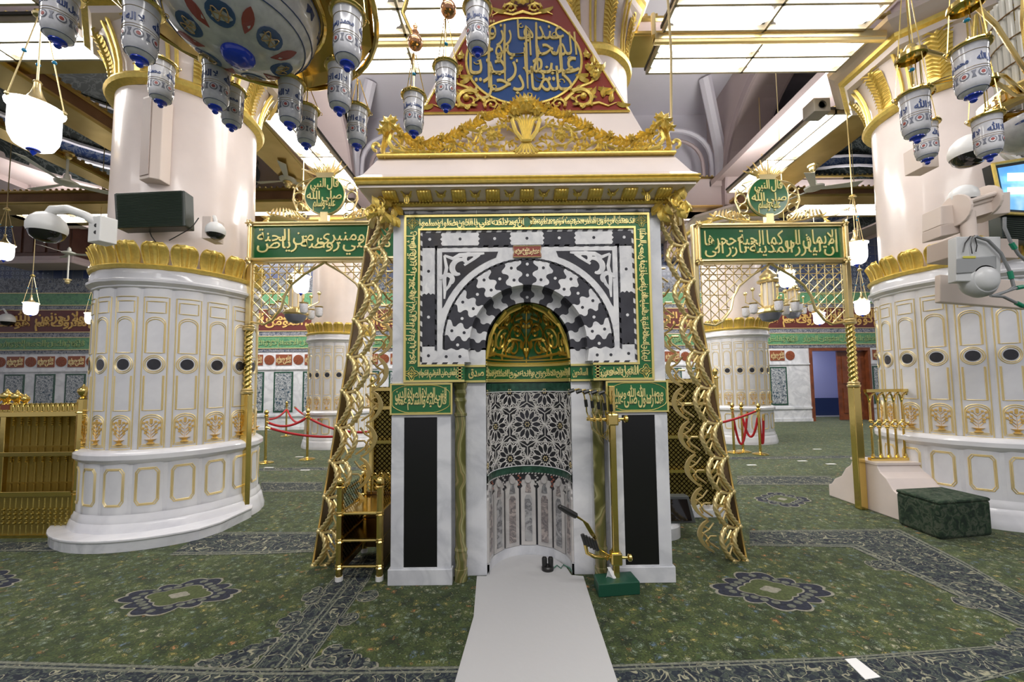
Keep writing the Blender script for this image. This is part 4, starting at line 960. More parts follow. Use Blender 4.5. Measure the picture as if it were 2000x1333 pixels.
# lower arcade
PKM = marble('rose_grey_marble', (.46, .40, .37), (.14, .13, .14), 6., .9, .2, 2.5, .40, .52)
GKM = marble('grey_veined_marble', (.40, .40, .40), (.12, .12, .13), 6., .9, .2, 2.5, .40, .52)
LMB = marble('lower_frame_marble', (.58, .56, .54), (.4, .38, .37), 3., .5, .2)
def tref(w, z0, z1): 
    h = z1-z0
    return [(-w, z0), (w, z0), (w, z1-.14), (w*.75, z1-.12), (w*.95, z1-.09), (w*.8, z1-.06), (w*.45, z1-.055), (w*.3, z1-.02), (0, z1), (-w*.3, z1-.02), (-w*.45, z1-.055), (-w*.8, z1-.06), (-w*.95, z1-.09), (-w*.75, z1-.12), (-w, z1-.14)]
for k in range(-3, 4):
    c = k*2/7.; w = .125
    b = MB(nf); b.prism([(c+x, z) for x, z in tref(w, .1, .785)], 0, .016, nf); fr = P(b, 'arcade_frame', LMB)
    b = MB(nf); b.prism([(c-w*.5, .14), (c+w*.5, .14), (c+w*.5, .55), (c+w*.25, .585), (c-w*.25, .585), (c-w*.5, .55)], .012, .026, nf); P(b, 'arcade_slab', (GKM, PKM)[k % 2], fr)
    b = MB(nf); b.prism([(c-w*.42, .61), (c+w*.42, .61), (c+w*.35, .66), (c, .72), (c-w*.35, .66)], .012, .026, nf); P(b, 'arcade_slab', (PKM, GKM)[k % 2], fr)
    b = MB(nf); b.prism([(c+.055*cos(t), .735+.033*sin(t)) for t in [2*pi*q/14 for q in range(14)]], .012, .032, nf); P(b, 'arcade_boss', LMB, fr)
    b = MB(nf)
    for q in range(5): b.prism([(c+1/7+.02*cos(t)+(q % 2-.5)*.03, .77-q*.022+.01*sin(t)) for t in [2*pi*j/6 for j in range(6)]], .0, .006, nf)
    if k < 3: P(b, 'arcade_star_inlay', mat('rust_white_inlay', ((.35, .12, .08)), .3) if k % 2 else LMB, kind='stuff')
b = MB(nf); 
for k in range(36): b.prism([(k/18-1, .787), (k/18-1+.028, .787), (k/18-1+.04, .80), (k/18-1+.012, .80)], .004, .014, nf)
P(b, 'hatched_fillet', LMB, kind='stuff')
# gilded half dome
DZ, DH = 1.875, .545
def df(s, t, d):
    a = s*pi/2; v = t*pi/2; k = 1-d/NR
    return (MU+NR*k*cos(v)**.85*sin(a), YN+.0+ND*k*cos(v)**.85*cos(a), DZ+DH*k*sin(v))
b = MB(); b.sheet(28, 16, lambda u, v: df(u*2-1, v*.985, 0)); dm = P(b, 'half_dome', GREEN, smooth=True)
DGOLD = mat('dome_gilding', (.62, .43, .08), .35, .8)
b = MB()
for t0, t1 in ((0, .025), (.045, .06)):
    b.band([(u/12-1, t1) for u in range(25)], [(u/12-1, t0) for u in range(25)], 0, .012, df, closed=False)
for s in (-1, 1):
    g = lambda a, c, d: df(s*a, c, d)
    def V(p, r=.016, tp=False): vine(b, p, r, g, .004, 5, tp)
    V(spiral(.20, .42, .16, .04, -1.2, 1.1)); V(spiral(.52, .30, .17, .04, 2.0, -1.2)); V(spiral(.24, .20, .13, .03, .2, 1.1)); V(spiral(.80, .22, .13, .03, 3.4, 1.1)); V(spiral(.55, .56, .14, .03, -.6, 1.1))
    V([(0, .08), (.06, .2), (.02, .32), (.10, .42), (.30, .52), (.42, .66), (.3, .8), (.05, .93)]); V([(0, .55), (.16, .62), (.22, .74), (.1, .86), (0, .8)]); V([(.05, .08), (.35, .1), (.62, .12), (.9, .08)])
    V([(.36, .1), (.42, .24), (.36, .4), (.46, .48), (.7, .44), (.9, .5), (.96, .7)]); V([(.98, .05), (.94, .3), (.9, .45), (.7, .72), (.5, .9)])
    V([(.1, .3), (.3, .32), (.36, .28)]); V([(.66, .2), (.74, .36), (.9, .36)]); V([(.12, .66), (.3, .6), (.44, .74)])
    for x, y, a in ((.2, .42, .7), (.52, .3, 2.2), (.24, .2, -.5), (.8, .22, 1), (.55, .56, .3), (.1, .5, 1.2), (.4, .62, 2), (.12, .75, 1), (.68, .1, .6), (.45, .15, 2.4), (.88, .34, 1.6), (.3, .9, 0), (.06, .18, 1.2)):
        leaf(b, x, y, a, .13, .08, g, .003, .012); leaf(b, x, y, a+2.1, .1, .07, g, .003, .012)
b.tube([df(0, t/10, .006) for t in range(10)], .008, 5)
P(b, 'dome_arabesque', DGOLD, dm, smooth=True, kind='stuff')
# ------------------------------------------------------------------ cornice, roof, crest, pyramid
def rect_sweep(prof, name, m, hw=1.195, y0=MY, y1=4.55, **k):
    b = MB(); vs = []
    for o, z in prof: vs += [(MU-hw-o, y0-o, z), (MU+hw+o, y0-o, z), (MU+hw+o, y1+o, z), (MU-hw-o, y1+o, z)]
    b.add(vs, [(i*4+j, i*4+(j+1) % 4, (i+1)*4+(j+1) % 4, (i+1)*4+j) for i in range(len(prof)-1) for j in range(4)]); return P(b, name, m, **k)
rect_sweep([(.0, 3.235), (.03, 3.24), (.03, 3.262), (.0, 3.262)], 'cornice_lower_fillet', PINK)
rect_sweep([(.0, 3.262), (.05, 3.265), (.06, 3.28), (.05, 3.298), (.03, 3.30)], 'cornice_bead_course', GOLD, smooth=True)
rect_sweep([(.03, 3.30), (.07, 3.303), (.10, 3.315), (.14, 3.335), (.21, 3.345)], 'cornice_cove', PINK, smooth=True)
rect_sweep([(.20, 3.345), (.225, 3.347), (.225, 3.366), (.20, 3.366)], 'cornice_fascia', PINK)
rect_sweep([(.2, 3.366), (.245, 3.37), (.252, 3.385), (.24, 3.40), (.255, 3.412), (.25, 3.425), (.2, 3.43)], 'cornice_gilt_lip', GOLD, smooth=True, ang=30)
rect_sweep([(.245, 3.425), (.20, 3.47), (.10, 3.665), (.09, 3.67), (-.9, 3.67)], 'canopy_roof', PINK)
b = MB()
for k in range(84): b.ball((MU-1.24+k*.03, MY-.058, 3.281), .011, 6, 4)
P(b, 'gilt_beading', GOLD, smooth=True, kind='stuff')
CR = None
def bracket(xc):
    b = MB(lambda a, c, d: (MU+xc+a, MY-d, c))
    B = lambda u, v: sin(pi*v)**.6*sin(pi*u)**.3*(.78+.22*abs(sin(u*pi*4.5)))
    b.sheet(36, 10, lambda u, v: ((u-.5)*.125, 3.298+.047*v-.022*B(u, v), .07+.11*v+.062*B(u, v)))
    for q in range(5): b.ball(((q-2)*.024, 3.297, .075), .014, 6, 4)
    return P(b, 'gadroon_bracket', GOLD, smooth=True, ang=80)
def palmette(xc):
    b = MB(lambda a, c, d: (MU+xc+a, MY-d, c))
    for q in range(3): leaf(b, 0, 3.30, pi/2+(q-1)*.9, .05, .03, None, .12+.0, .02)
    for q in (-1, 1): b.tube([(0, 3.31, .12), (q*.03, 3.325, .15), (q*.045, 3.34, .17)], .008, 5)
    b.tube([(0, 3.298, .06), (0, 3.315, .13)], .006, 5); b.ball((0, 3.31, .14), .012, 6, 4)
    return P(b, 'cove_palmette', GOLD, smooth=True)
for k in range(-4, 5): bracket(k*.295)
for k in range(-4, 4):
    palmette(k*.295+.147)
for x in (-1.03, 1.03):
    b = MB(lambda a, c, d: (MU+x+a, MY-d, c)); b.tube([(0, 3.30, .16)]+[(.018*sin(t), 3.262-.03*cos(t), .16) for t in [2*pi*k/12 for k in range(13)]], .005, 5); P(b, 'hanging_ring', GOLD, smooth=True)
for s in (-1, 1):    # corner acanthus
    b = MB(lambda a, c, d: (MU+s*(1.2+a), MY-d, c))
    for q in range(16):
        a = R.uniform(-.04, .16); c = R.uniform(3.16, 3.36); leaf(b, a, c, R.uniform(-2.6, -.4), .11, .07, None, .06+a*.8, .03)
    for q in range(5): b.tube([(x_[0], x_[1], .1+.02*q) for x_ in spiral(.05+.02*q, 3.30-.035*q, .05, .012, q*1.3, 1.1)], .009, 5)
    P(b, 'corner_acanthus', GOLD, smooth=True, kind='stuff')
# crest
CY = 3.36
cf = lambda a, c, d: (MU+a, CY-d, 3.668+c)
CREST = thing('gilded_crest', (MU, CY, 3.63), 'open gilded scroll crest standing on the pink canopy roof', 'crest')
hp = [(0, .54), (.06, .52), (.14, .46), (.22, .43), (.34, .38), (.45, .33), (.56, .25), (.68, .19), (.78, .155), (.88, .14), (.97, .155), (1.06, .20), (1.14, .22), (1.2, .22), (1.285, .08)]
def H(u): 
    for (a, x), (c, y) in zip(hp, hp[1:]):
        if a <= u <= c: return x+(y-x)*(u-a)/(c-a)
    return .1
b = MB(cf); b.box(-1.30, 1.30, 0, .022, -.03, .03); P(b, 'crest_rail', GOLD, CREST, bevel=.006)
for s in (-1, 1):
    g = lambda a, c, d: cf(s*a, c, d)
    b = MB()                                                                  # garland of leaves along the outline
    us = [.10+k*.03 for k in range(36)]
    vine(b, [(u, H(u)-.03) for u in us], .014, g, .01, 6, False)
    for k, u in enumerate(us[:-1]):
        t = atan2(H(u+.024)-H(u), .024)
        if k % 6 == 3: flower(b, u, H(u)-.01, .034, g, .03, 6, .03)
        for q in (.75, -.75): leaf(b, u, H(u)-.03, t+pi+q*R.uniform(.7, 1.4), R.uniform(.06, .085), .034, g, .012, .03)
    P(b, 'leaf_garland', GOLD, CREST, smooth=True, kind='stuff')
    b = MB()
    for (x, y, r, a0, tn, sg) in ((.30, .17, .115, 1.2, 1.35, -1), (.13, .075, .07, -1.5, 1.3, 1), (.55, .12, .10, -2.2, 1.3, 1), (.44, .055, .05, 1, 1.1, -1), (.74, .085, .07, .6, 1.2, -1), (.90, .065, .055, -2.6, 1.1, 1), (1.03, .10, .07, .5, 1.2, -1), (1.14, .06, .05, -2, 1.1, 1), (.64, .05, .04, 0, 1, 1), (.22, .29, .05, 2, 1.1, 1), (.42, .24, .05, -1, 1.1, -1), (.20, .045, .04, 1.5, 1., -1), (.82, .12, .035, 1, 1, -1), (.98, .04, .035, 1, 1, 1)):
        scroll(b, x, y, r, a0, g, .01, sg, max(.009, r*.13), 7, tn)
    for p in ([(0, .02), (.2, .03), (.45, .02), (.62, .12), (.8, .05), (1.0, .04), (1.25, .03)], [(.08, .2), (.2, .28), (.4, .22), (.5, .24), (.66, .16)], [(.40, .02), (.46, .12), (.42, .2)], [(.95, .02), (1.1, .1), (1.2, .2)]):
        vine(b, p, .012, g, .008, 5, False)
    for k in range(70):
        u = R.uniform(.06, 1.25); c = R.uniform(.02, max(.04, H(u)-.06)); leaf(b, u, c, R.uniform(0, 6.3), R.uniform(.035, .06), .026, g, .012, .02)
    flower(b, .30, .17, .055, g, .02, 10, .03)
    P(b, 'scroll_openwork', GOLD, CREST, smooth=True, kind='stuff')
    b = MB()
    flower(b, 1.185, .27, .075, g, .04, 7, .05); flower(b, 1.12, .235, .045, g, .03, 6, .04); flower(b, 1.245, .22, .05, g, .03, 6, .04); flower(b, 1.15, .32, .04, g, .02, 6, .03)
    for q in range(10): leaf(b, 1.24, .02+q*.018, 1.2+.2*q/3, .09, .045, g, .0, .03)
    vine(b, spiral(1.30, .09, .04, .02, -1.6, .8), .014, g, .02, 6, False); vine(b, [(1.05, .03), (1.15, .06), (1.2, .14), (1.17, .24)], .022, g, .01, 6, False)
    P(b, 'end_bouquet', GOLD, CREST, smooth=True, kind='stuff')
b = MB()
for q in range(7): vine(b, [((q-3)*.004, .1), ((q-3)*.012, .2), ((q-3)*.022, .29), ((q-3)*.05, .36)], .012, cf, .04, 5, False)
for q in range(5): vine(b, [((q-2)*.006, .1), ((q-2)*.02, .05), ((q-2)*.035, .0)], .010, cf, .04, 5, False)
b.tube([(-.035, .11, .05), (0, .105, .06), (.035, .11, .05)], .014, 6, fn=cf)
for s in (-1, 1):
    g = lambda a, c, d: cf(s*a, c, d); vine(b, [(.03, .12), (.09, .2), (.12, .3), (.08, .36)], .02, g, .03, 6, False); vine(b, [(.02, .1), (.06, .05), (.1, .02)], .016, g, .03, 6, False)
P(b, 'sheaf_vase', GOLD, CREST, smooth=True, kind='stuff')
b = MB(); flower(b, 0, .42, .075, cf, .06, 8, .06)
for q in range(17): leaf(b, 0, .39, pi*(q/16)*1.15-.08*pi, .165, .055, cf, .02, .035)
for q in range(9): leaf(b, 0, .38, pi*(q/8), .11, .045, cf, .05, .035)
flower(b, -.09, .37, .05, cf, .05, 6, .04); flower(b, .09, .37, .05, cf, .05, 6, .04)
P(b, 'crown_bouquet', GOLD, CREST, smooth=True, kind='stuff')
# pyramid with triangular panel
PY0, PZ0, AN = 3.40, 3.72, radians(13)
pf = lambda a, L, d: (MU+a, PY0+L*sin(AN)-d*cos(AN), PZ0+L*cos(AN)+d*sin(AN))
PYR = thing('pyramid_canopy', (MU, 3.9, 3.63), 'pink stone pyramid with red triangle and blue calligraphy roundel above the niche', 'canopy')
LA = 3.15; ap = (MU, PY0+LA*sin(AN), PZ0+LA*cos(AN))
b = MB(); bs = [(MU-1.16, PY0-.012, 3.66), (MU+1.16, PY0-.012, 3.66), (MU+1.16, 4.5, 3.66), (MU-1.16, 4.5, 3.66)]
b.add(bs+[ap], [(3, 2, 1, 0), (0, 1, 4), (1, 2, 4), (2, 3, 4), (3, 0, 4)]); b.build('pyramid_body', PINK, PYR)
tw = lambda L: (2.78-L)/(2.78-.444)*.945
tri = [(-.945, .444), (.945, .444), (0, 2.78)]; TR = mat('oxblood_panel', (.20, .022, .012), .4)
b = MB(); b.prism(tri, 0, .012, pf); tp = b.build('triangular_panel', TR, PYR)
b = MB(pf); b.tube([(a, L, .014) for a, L in tri], .014, 6, closed=True); b.build('gilt_edge', GOLD, tp)
CL_, CRR = 1.072, .55
BLUEP = mat('blue_enamel_disc', (.012, .05, .17), .35)
circ = lambda r, n=64: [(r*cos(2*pi*k/n), CL_+r*sin(2*pi*k/n)) for k in range(n)]
b = MB(); b.prism(circ(CRR), .01, .022, pf); dc = b.build('blue_roundel', BLUEP, PYR, smooth=True, ang=30)
b = MB(pf); b.tube([(a, L, .024) for a, L in circ(CRR)], .013, 6, closed=True); b.build('gilt_ring', GOLD, dc, smooth=True)
CGOLD = mat('roundel_lettering', (.55, .42, .14), .45, .3)
b = MB()
for tx, L0, h, k in (('كلما دخل', .58, .40, .84), ('عليها زكريا', .78, .44, .95), ('المحراب وجد', 1.02, .40, .93), ('عندها رزقا', 1.24, .36, .72)):
    w = k*CRR; b.text(tx, -w, L0, 2*w, h, pf, .012, .0, d0=.022)
for x, l0, l1 in ((-.33, .72, 1.4), (-.18, .80, 1.53), (.03, .7, 1.5), (.13, .9, 1.55), (.36, .85, 1.35)): b.tube([(x, l0, .03), (x-.005, (l0+l1)/2, .03), (x, l1, .03)], [.008, .013, .011], 5, fn=pf)
for q in range(16):
    a = R.uniform(0, 2*pi); r = R.uniform(.1, .46); x, L = r*cos(a), CL_+r*sin(a); b.prism([(x-.018, L), (x, L-.018), (x+.018, L), (x, L+.018)], .022, .034, pf)
for q in range(8):
    a = q*.8; r = .44; b.tube([(r*cos(a)+p[0], CL_+r*sin(a)+p[1], .028) for p in spiral(0, 0, .035, .01, a, .8)], .006, 4, fn=pf)
b.build('roundel_lettering', CGOLD, dc, kind='stuff')
for s in (-1, 1):
    g = lambda a, L, d: pf(s*a, L, d); b = MB()
    scroll(b, .52, .58, .12, 2.4, g, .03, -1, .024, 7); scroll(b, .30, .52, .07, -.5, g, .03, 1, .014, 5, 1.); vine(b, [(.36, .56), (.5, .72), (.62, .78), (.70, .86), (.66, 1.0)], .02, g, .02, 6); vine(b, [(.50, .5), (.68, .54), (.76, .5), (.84, .54)], .018, g, .02, 6)
    for (x, L, a) in ((.6, .78, 2.4), (.62, .8, .6), (.68, .7, -.2), (.74, .64, .4), (.66, .9, 2.2), (.70, .92, .8), (.56, .68, 3), (.78, .54, 1.2), (.84, .52, -.3), (.72, .6, 1.4), (.6, .62, .9), (.66, 1.0, 1.5), (.62, 1.08, 1.7), (.6, .86, 3)): leaf(b, x, L, a, .12, .055, g, .02, .03)
    flower(b, .66, .86, .06, g, .03, 7, .04); flower(b, .62, .94, .05, g, .03, 6, .04); flower(b, .70, .96, .04, g, .03, 6, .03); flower(b, .60, 1.10, .04, g, .03, 5, .03)
    b.build('corner_floral_relief', GOLD, tp, smooth=True, kind='stuff')
b = MB()
for s in (-1, 1):
    g = lambda a, L, d: pf(s*a, L, d); scroll(b, .12, 1.76, .07, 0, g, .03, 1, .015, 6); vine(b, [(0, 1.72), (.1, 1.68), (.24, 1.72), (.3, 1.68)], .018, g, .02); leaf(b, .16, 1.7, .3, .16, .05, g, .02, .03); leaf(b, .08, 1.84, 1.2, .14, .05, g, .02, .03)
flower(b, 0, 1.85, .08, pf, .03, 8, .05); b.build('apex_floral_relief', GOLD, tp, smooth=True, kind='stuff')
# =================================================================== leaning roped buttresses either side of the niche
for sg, wrd in ((-1, 'left'), (1, 'right')):
    Tp = np.array([-1.42, 3.58, 3.27]); Bt = np.array([-2.05, 3.88, 0.]); Lb = 3.36; W_ = .27
    def bfn(w, t, d): p = Tp+(Bt-Tp)*t; return (MU+sg*-1*(p[0]+w) if sg > 0 else MU+p[0]+w, p[1]-d, p[2])
    bt = thing('roped_buttress', (MU+sg*1.75, 3.9, 0), 'leaning gilt bronze roped scroll buttress flanking the %s side of the niche' % wrd, 'buttress', 'roped buttresses beside the niche')
    NM = 10
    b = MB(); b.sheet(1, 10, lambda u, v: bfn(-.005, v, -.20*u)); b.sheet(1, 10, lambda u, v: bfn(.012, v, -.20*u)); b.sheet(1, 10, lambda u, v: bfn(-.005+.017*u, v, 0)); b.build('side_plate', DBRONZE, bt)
    b = MB(bfn); b.tube([(-.005, v/10, .0) for v in range(11)], .009, 5); b.build('plate_edge', PGOLD, bt, smooth=True)
    for w0 in (.012, .130):
        for k in range(NM):
            b = MB(); n = 44
            pts = [(w0+.10*sin(pi*(j/n)**.85)**.9, (k+j/n)/NM, .02+.05*sin(pi*j/n)) for j in range(n+1)]
            b.tube([bfn(*p) for p in pts], .0195, 14, ridge=.22, twist=130*(1 if sg < 0 else -1), lobes=3)
            b.build('rope_arc', BRONZE, bt, smooth=True, ang=75)
    b = MB()
    for k in range(NM+1):
        t = k/NM; b.tube([bfn(.012, t, .03), bfn(.07, t+.004, .03), bfn(.135, t, .03)], [.02, .012, .02], 6); b.ball(bfn(.015, t, .03), .024, 7, 5); b.ball(bfn(.135, t, .03), .024, 7, 5)
    b.build('rope_joints', BRONZE, bt, smooth=True, kind='stuff')
    b = MB()
    for k in range(NM):
        t0 = k/NM; q = .1
        Z = lambda w, t, d=.03: bfn(w*.95+.012, t0+t*q, d+.01)
        b.tube([Z(.04, .05), Z(.11, .2), Z(.13, .45), Z(.19, .62), Z(.20, .9)], .010, 5); b.tube([Z(.18, .05), Z(.15, .25), Z(.10, .42), Z(.12, .7), Z(.07, .95)], .010, 5)
        b.tube([Z(.10, .1, .02), Z(.165, .3, .05), Z(.20, .5, .02)], .009, 5); b.tube([Z(.11, .5, .03), Z(.17, .75, .05), Z(.14, .98, .02)], .009, 5); b.tube([Z(.08, .5, .03), Z(.12, .6, .04), Z(.10, .8, .03)], .008, 5)
        b.ball(Z(.135, .47, .05), .013, 6, 4); b.ball(Z(.17, .76, .05), .012, 6, 4)
    b.build('twig_lattice', BRONZE, bt, smooth=True, kind='stuff')
    # inner fretwork lobes
    def ifn(w, t, d): p = Tp+(Bt-Tp)*t; x = p[0]+.23+w; return (MU-x if sg > 0 else MU+x, p[1]+.16-d, p[2])
    for k in range(1, NM):
        b = MB(); n = 12; rim = [(.125*sin(pi*j/n)**.7, (k+.0+1.*j/n)/NM) for j in range(n+1)]; inn = [(.098*sin(pi*j/n)**.7-.012, (k+.05+.9*j/n)/NM) for j in range(n+1)]
        b.band(rim, inn, -.012, .012, ifn, closed=False)
        Z = lambda w, t, d=0.: ifn(w, (k+t)/NM, d)
        b.tube([Z(-.06, .1), Z(.0, .3), Z(.06, .4), Z(.09, .55)], .01, 4); b.tube([Z(-.06, .9), Z(.02, .7), Z(.04, .5), Z(.09, .35)], .01, 4); b.tube([Z(-.06, .5), Z(.0, .5), Z(.05, .65), Z(.03, .8)], .01, 4); b.tube([Z(.0, .3), Z(.03, .22), Z(.06, .2)], .008, 4)
        b.build('fretwork_lobe', BRONZE, bt, smooth=True, ang=40)
    # acanthus cap where it meets the cornice
    b = MB()
    for q in range(12): leaf(b, .02+R.uniform(0, .2), R.uniform(-.035, .012), R.uniform(1.0, 2.2), .05, .08, lambda a, c, d: bfn(a, c*1., d), .05, .03)
    for q in range(4): b.tube([bfn(.06+.05*q+p[0], .0+p[1]*.3, .07) for p in spiral(0, 0, .05, .012, q*1.7, 1.2)], .012, 5)
    b.build('cap_scrolls', BRONZE, bt, smooth=True, kind='stuff')

# =================================================================== green calligraphy sign portals
def twist_post(t, x, y, zt):
    b = MB(); b.box(x-.048, x+.048, y-.048, y+.048, 0, 1.58); b.build('square_shaft', BRASS, t, bevel=.008)
    for z in (1.58, 2.42):
        b = MB(); b.lathe([(.045, z), (.07, z+.005), (.075, z+.03), (.06, z+.045), (.07, z+.06), (.05, z+.08)], 16, (x, y, 0)); b.build('post_collar', PGOLD, t, smooth=True, ang=30)
    b = MB(); b.tube([(x, y, 1.65+.78*k/80) for k in range(81)], .046, 18, ridge=.2, twist=95, lobes=3); b.build('twisted_shaft', BRASS, t, smooth=True, ang=80)
    b = MB(); b.box(x-.036, x+.036, y-.036, y+.036, 2.5, zt); b.build('upper_shaft', PGOLD, t, bevel=.012)
def sign_portal(xc, zb, y, text1, text2, label, hw=.985, px=()):
    t = thing('green_sign_portal', (xc, y, 0), label, 'sign', 'green calligraphy sign portals')
    for x in px: twist_post(t, x, y, zb+.55)
    fn = lambda a, c, d: (xc+a, y-d, zb+c)
    H_ = .55
    b = MB(); b.prism([(-hw, .05), (hw, .05), (hw, H_-.05), (-hw, H_-.05)], -.02, .02, fn); sb = b.build('sign_board', GREEN, t)
    b = MB(); b.calli(text1, -hw+.09, .09, 2*hw-.18, .37, fn, .012, .006, d0=.02, overlap=.46); b.build('sign_lettering', GOLDL, sb, kind='stuff')
    b = MB(fn)
    for z in (.03, H_-.03):
        b.box(-hw-.03, hw+.03, z-.03, z+.03, -.045, .05); b.tube([(-hw, z, .06), (hw, z, .06)], .014, 6)
    for x in (-hw, hw): b.box(x-.03, x+.03, 0, H_, -.045, .05); b.tube([(x, 0, .06), (x, H_, .06)], .014, 6)
    b.build('sign_frame', PGOLD, t, bevel=.004)
    for x in (-hw, hw):
        for z in (.02, H_-.02):
            b = MB(); flower(b, x, z, .055, fn, .055, 6, .03); b.build('corner_rosette', PGOLD, t, smooth=True)
    # roundel
    cz = .92; r = .27
    b = MB(); b.prism([(r*cos(q), cz+r*sin(q)) for q in [2*pi*k/40 for k in range(40)]], -.02, .03, fn); rd = b.build('roundel_disc', GREEN, t, smooth=True, ang=30)
    b = MB(); ws = text2.split(); k = len(ws); rows = [' '.join(ws[:max(1, k//3)]), ' '.join(ws[k//3:2*k//3]), ' '.join(ws[2*k//3:])]
    for i, (z0, w) in enumerate(((cz+.03, .19), (cz-.10, .235), (cz-.235, .15))): b.text(rows[i], -w, z0, 2*w, .2, fn, .012, .012, d0=.03)
    b.build('roundel_lettering', GOLDL, rd, kind='stuff')
    b = MB(fn); b.tube([(r*cos(q), cz+r*sin(q), .02) for q in [2*pi*k/40 for k in range(40)]], .014, 6, closed=True); b.build('roundel_rim', PGOLD, rd, smooth=True)
    b = MB()
    b.prism([(-.1, cz+r-.03), (.1, cz+r-.03), (.13, cz+r+.04), (-.13, cz+r+.04)], -.02, .035, fn)
    for q in range(15):
        a = pi/2+(q-7)*.15; L = .26 if q % 2 == 0 else .18
        leaf(b, .10*sin(-(a-pi/2)), cz+r, a, L, .035, fn, .01, .02)
    b.build('sunburst_crown', PGOLD, t, smooth=True, kind='stuff')
    b = MB(fn); b.box(-.05, .05, H_, cz-r+.03, -.03, .04); b.build('roundel_foot', PGOLD, t)
    for s in (-1, 1):
        g = lambda a, c, d: fn(s*a, c, d); b = MB()
        for (x, z, rr) in ((.34, cz+.12, .055), (.36, cz-.02, .07), (.33, cz-.15, .06)): vine(b, [(x+rr*cos(q), z+rr*sin(q)) for q in [2*pi*k/16 for k in range(17)]], .010, g, .0, 5, False)
        vine(b, [(.18, cz+.24), (.32, cz+.2), (.42, cz+.1), (.44, cz-.05), (.38, cz-.2), (.42, cz-.3)], .012, g, 0, 5, False)
        for q in range(4): b.ball(g(.44-.01*q, cz+.12-.08*q, 0), .014, 6, 4)
        vine(b, [(.08, H_+.03), (.3, H_+.03), (.5, H_+.06), (.7, H_+.12), (.78, H_+.06), (.77, H_+.01)], .014, g, .0, 6, False)
        vine(b, spiral(.50, H_+.13, .07, .02, -1.4, 1.1), .012, g, 0, 5, False); vine(b, spiral(.30, H_+.09, .05, .02, -1.4, -1.1), .011, g, 0, 5, False)
        for q in range(9): leaf(b, .26+q*.06, H_+.04+.008*q, .6+.16*q, .17-.008*q, .04, g, .0, .02)
        for q in range(5): leaf(b, .72+.015*q, H_+.11-.02*q, .4-.5*q, .1, .035, g, .0, .02)
        b.build('side_scrollwork', PGOLD, t, smooth=True, kind='stuff')
        # pierced spandrel
        b = MB(); arch = [(hw-.01, -.80), (hw-.20, -.83), (hw-.30, -.78), (hw-.42, -.62), (hw-.46, -.45), (hw-.55, -.30), (hw-.72, -.16), (.08, -.05), (0, -.0)]
        vine(b, arch, .016, g, .0, 6, False); b2 = MB()
        def inside(a, z):
            for (a0, z0), (a1, z1) in zip(arch, arch[1:]):
                lo, hi = min(a0, a1), max(a0, a1)
                if lo <= a <= hi and z < z0+(z1-z0)*(a-a0)/((a1-a0) or 1e-6): return False
            return 0 < a < hw and z < 0
        def ln(p, q_, w=.0065):
            n = 40; run = []
            for k in range(n+1):
                a = p[0]+(q_[0]-p[0])*k/n; z = p[1]+(q_[1]-p[1])*k/n
                if inside(a, z): run.append((a, z, 0))
                else:
                    if len(run) > 2: b2.tube([run[0], run[-1]], w, 4, fn=g, caps=False)
                    run = []
            if len(run) > 2: b2.tube([run[0], run[-1]], w, 4, fn=g, caps=False)
        for q in range(7): ln((hw-.04-q*.11, 0), (hw-.04-q*.11, -.8))
        for q in range(12): ln((hw-.0, -.14*q+.5), (hw-1., -.14*q-.5)); ln((hw, -.14*q-.05), (hw-1, -.14*q+.95))
        for z in (-.06, -.14): ln((0, z), (hw, z))
        for q in range(3): ln((hw-.08, -.02-.2*q), (hw-.25, -.02-.2*q)); ln((hw-.25, -.22-.2*q), (hw-.4, -.22-.2*q))
        b.build('spandrel_arch', PGOLD, t, smooth=True); b2.build('spandrel_lattice', PGOLD, t, kind='stuff')
    return t
sign_portal(-2.51, 3.34, 5.27, 'ما بين بيتي ومنبري روضة من رياض الجنة', 'قال النبي صلى الله عليه وسلم', 'green calligraphy sign with roundel on twisted brass posts, left of the niche', px=(-3.50, -1.52))
sign_portal(3.51, 3.26, 5.3, 'ان الايمان ليأرز الى المدينة كما تأرز الحية الى جحرها', 'قال النبي صلى الله عليه وسلم', 'green calligraphy sign with roundel on twisted brass posts, right of the niche', px=(4.53, 2.49))

# =================================================================== right: pink stepped block, railing, green covered block
t = thing('pink_stone_base', (5.05, 5.3, 0), 'pink stone stepped plinth under the brass railing', 'plinth')
pr = [(4.68, 0), (4.68, .16), (4.74, .19), (4.80, .27), (4.92, .34), (5.0, .46), (5.08, .52), (5.12, .60), (5.48, .60), (5.52, .52), (5.6, .46), (5.68, .34), (5.8, .27), (5.86, .19), (5.92, .16), (5.92, 0)]
b = MB(); b.prism(pr, 4.60, 5.30, lambda a, c, d: (d, a, c)); b.build('plinth_body', PINK, t, bevel=.008)
b = MB(); b.prism([(5.10, .60), (5.50, .60), (5.50, .63), (5.10, .63)], 4.59, 5.31, lambda a, c, d: (d, a, c)); b.build('plinth_cap', PINK, t)
t = thing('brass_railing', (5.0, 5.25, .63), 'brass arched railing standing on the pink stone plinth', 'railing')
b = MB(); x0, x1, z0, z1 = 4.63, 5.30, .63, 1.55
for z in (z0+.02, z1-.015): b.box(x0, x1, 5.225, 5.275, z-.02, z+.02)
b.build('rail_bars', BRASS, t, kind='stuff')
b = MB(); b.box(x1-.03, x1+.02, 5.22, 5.28, z0, z1); b.build('end_post', BRASS, t, bevel=.004)
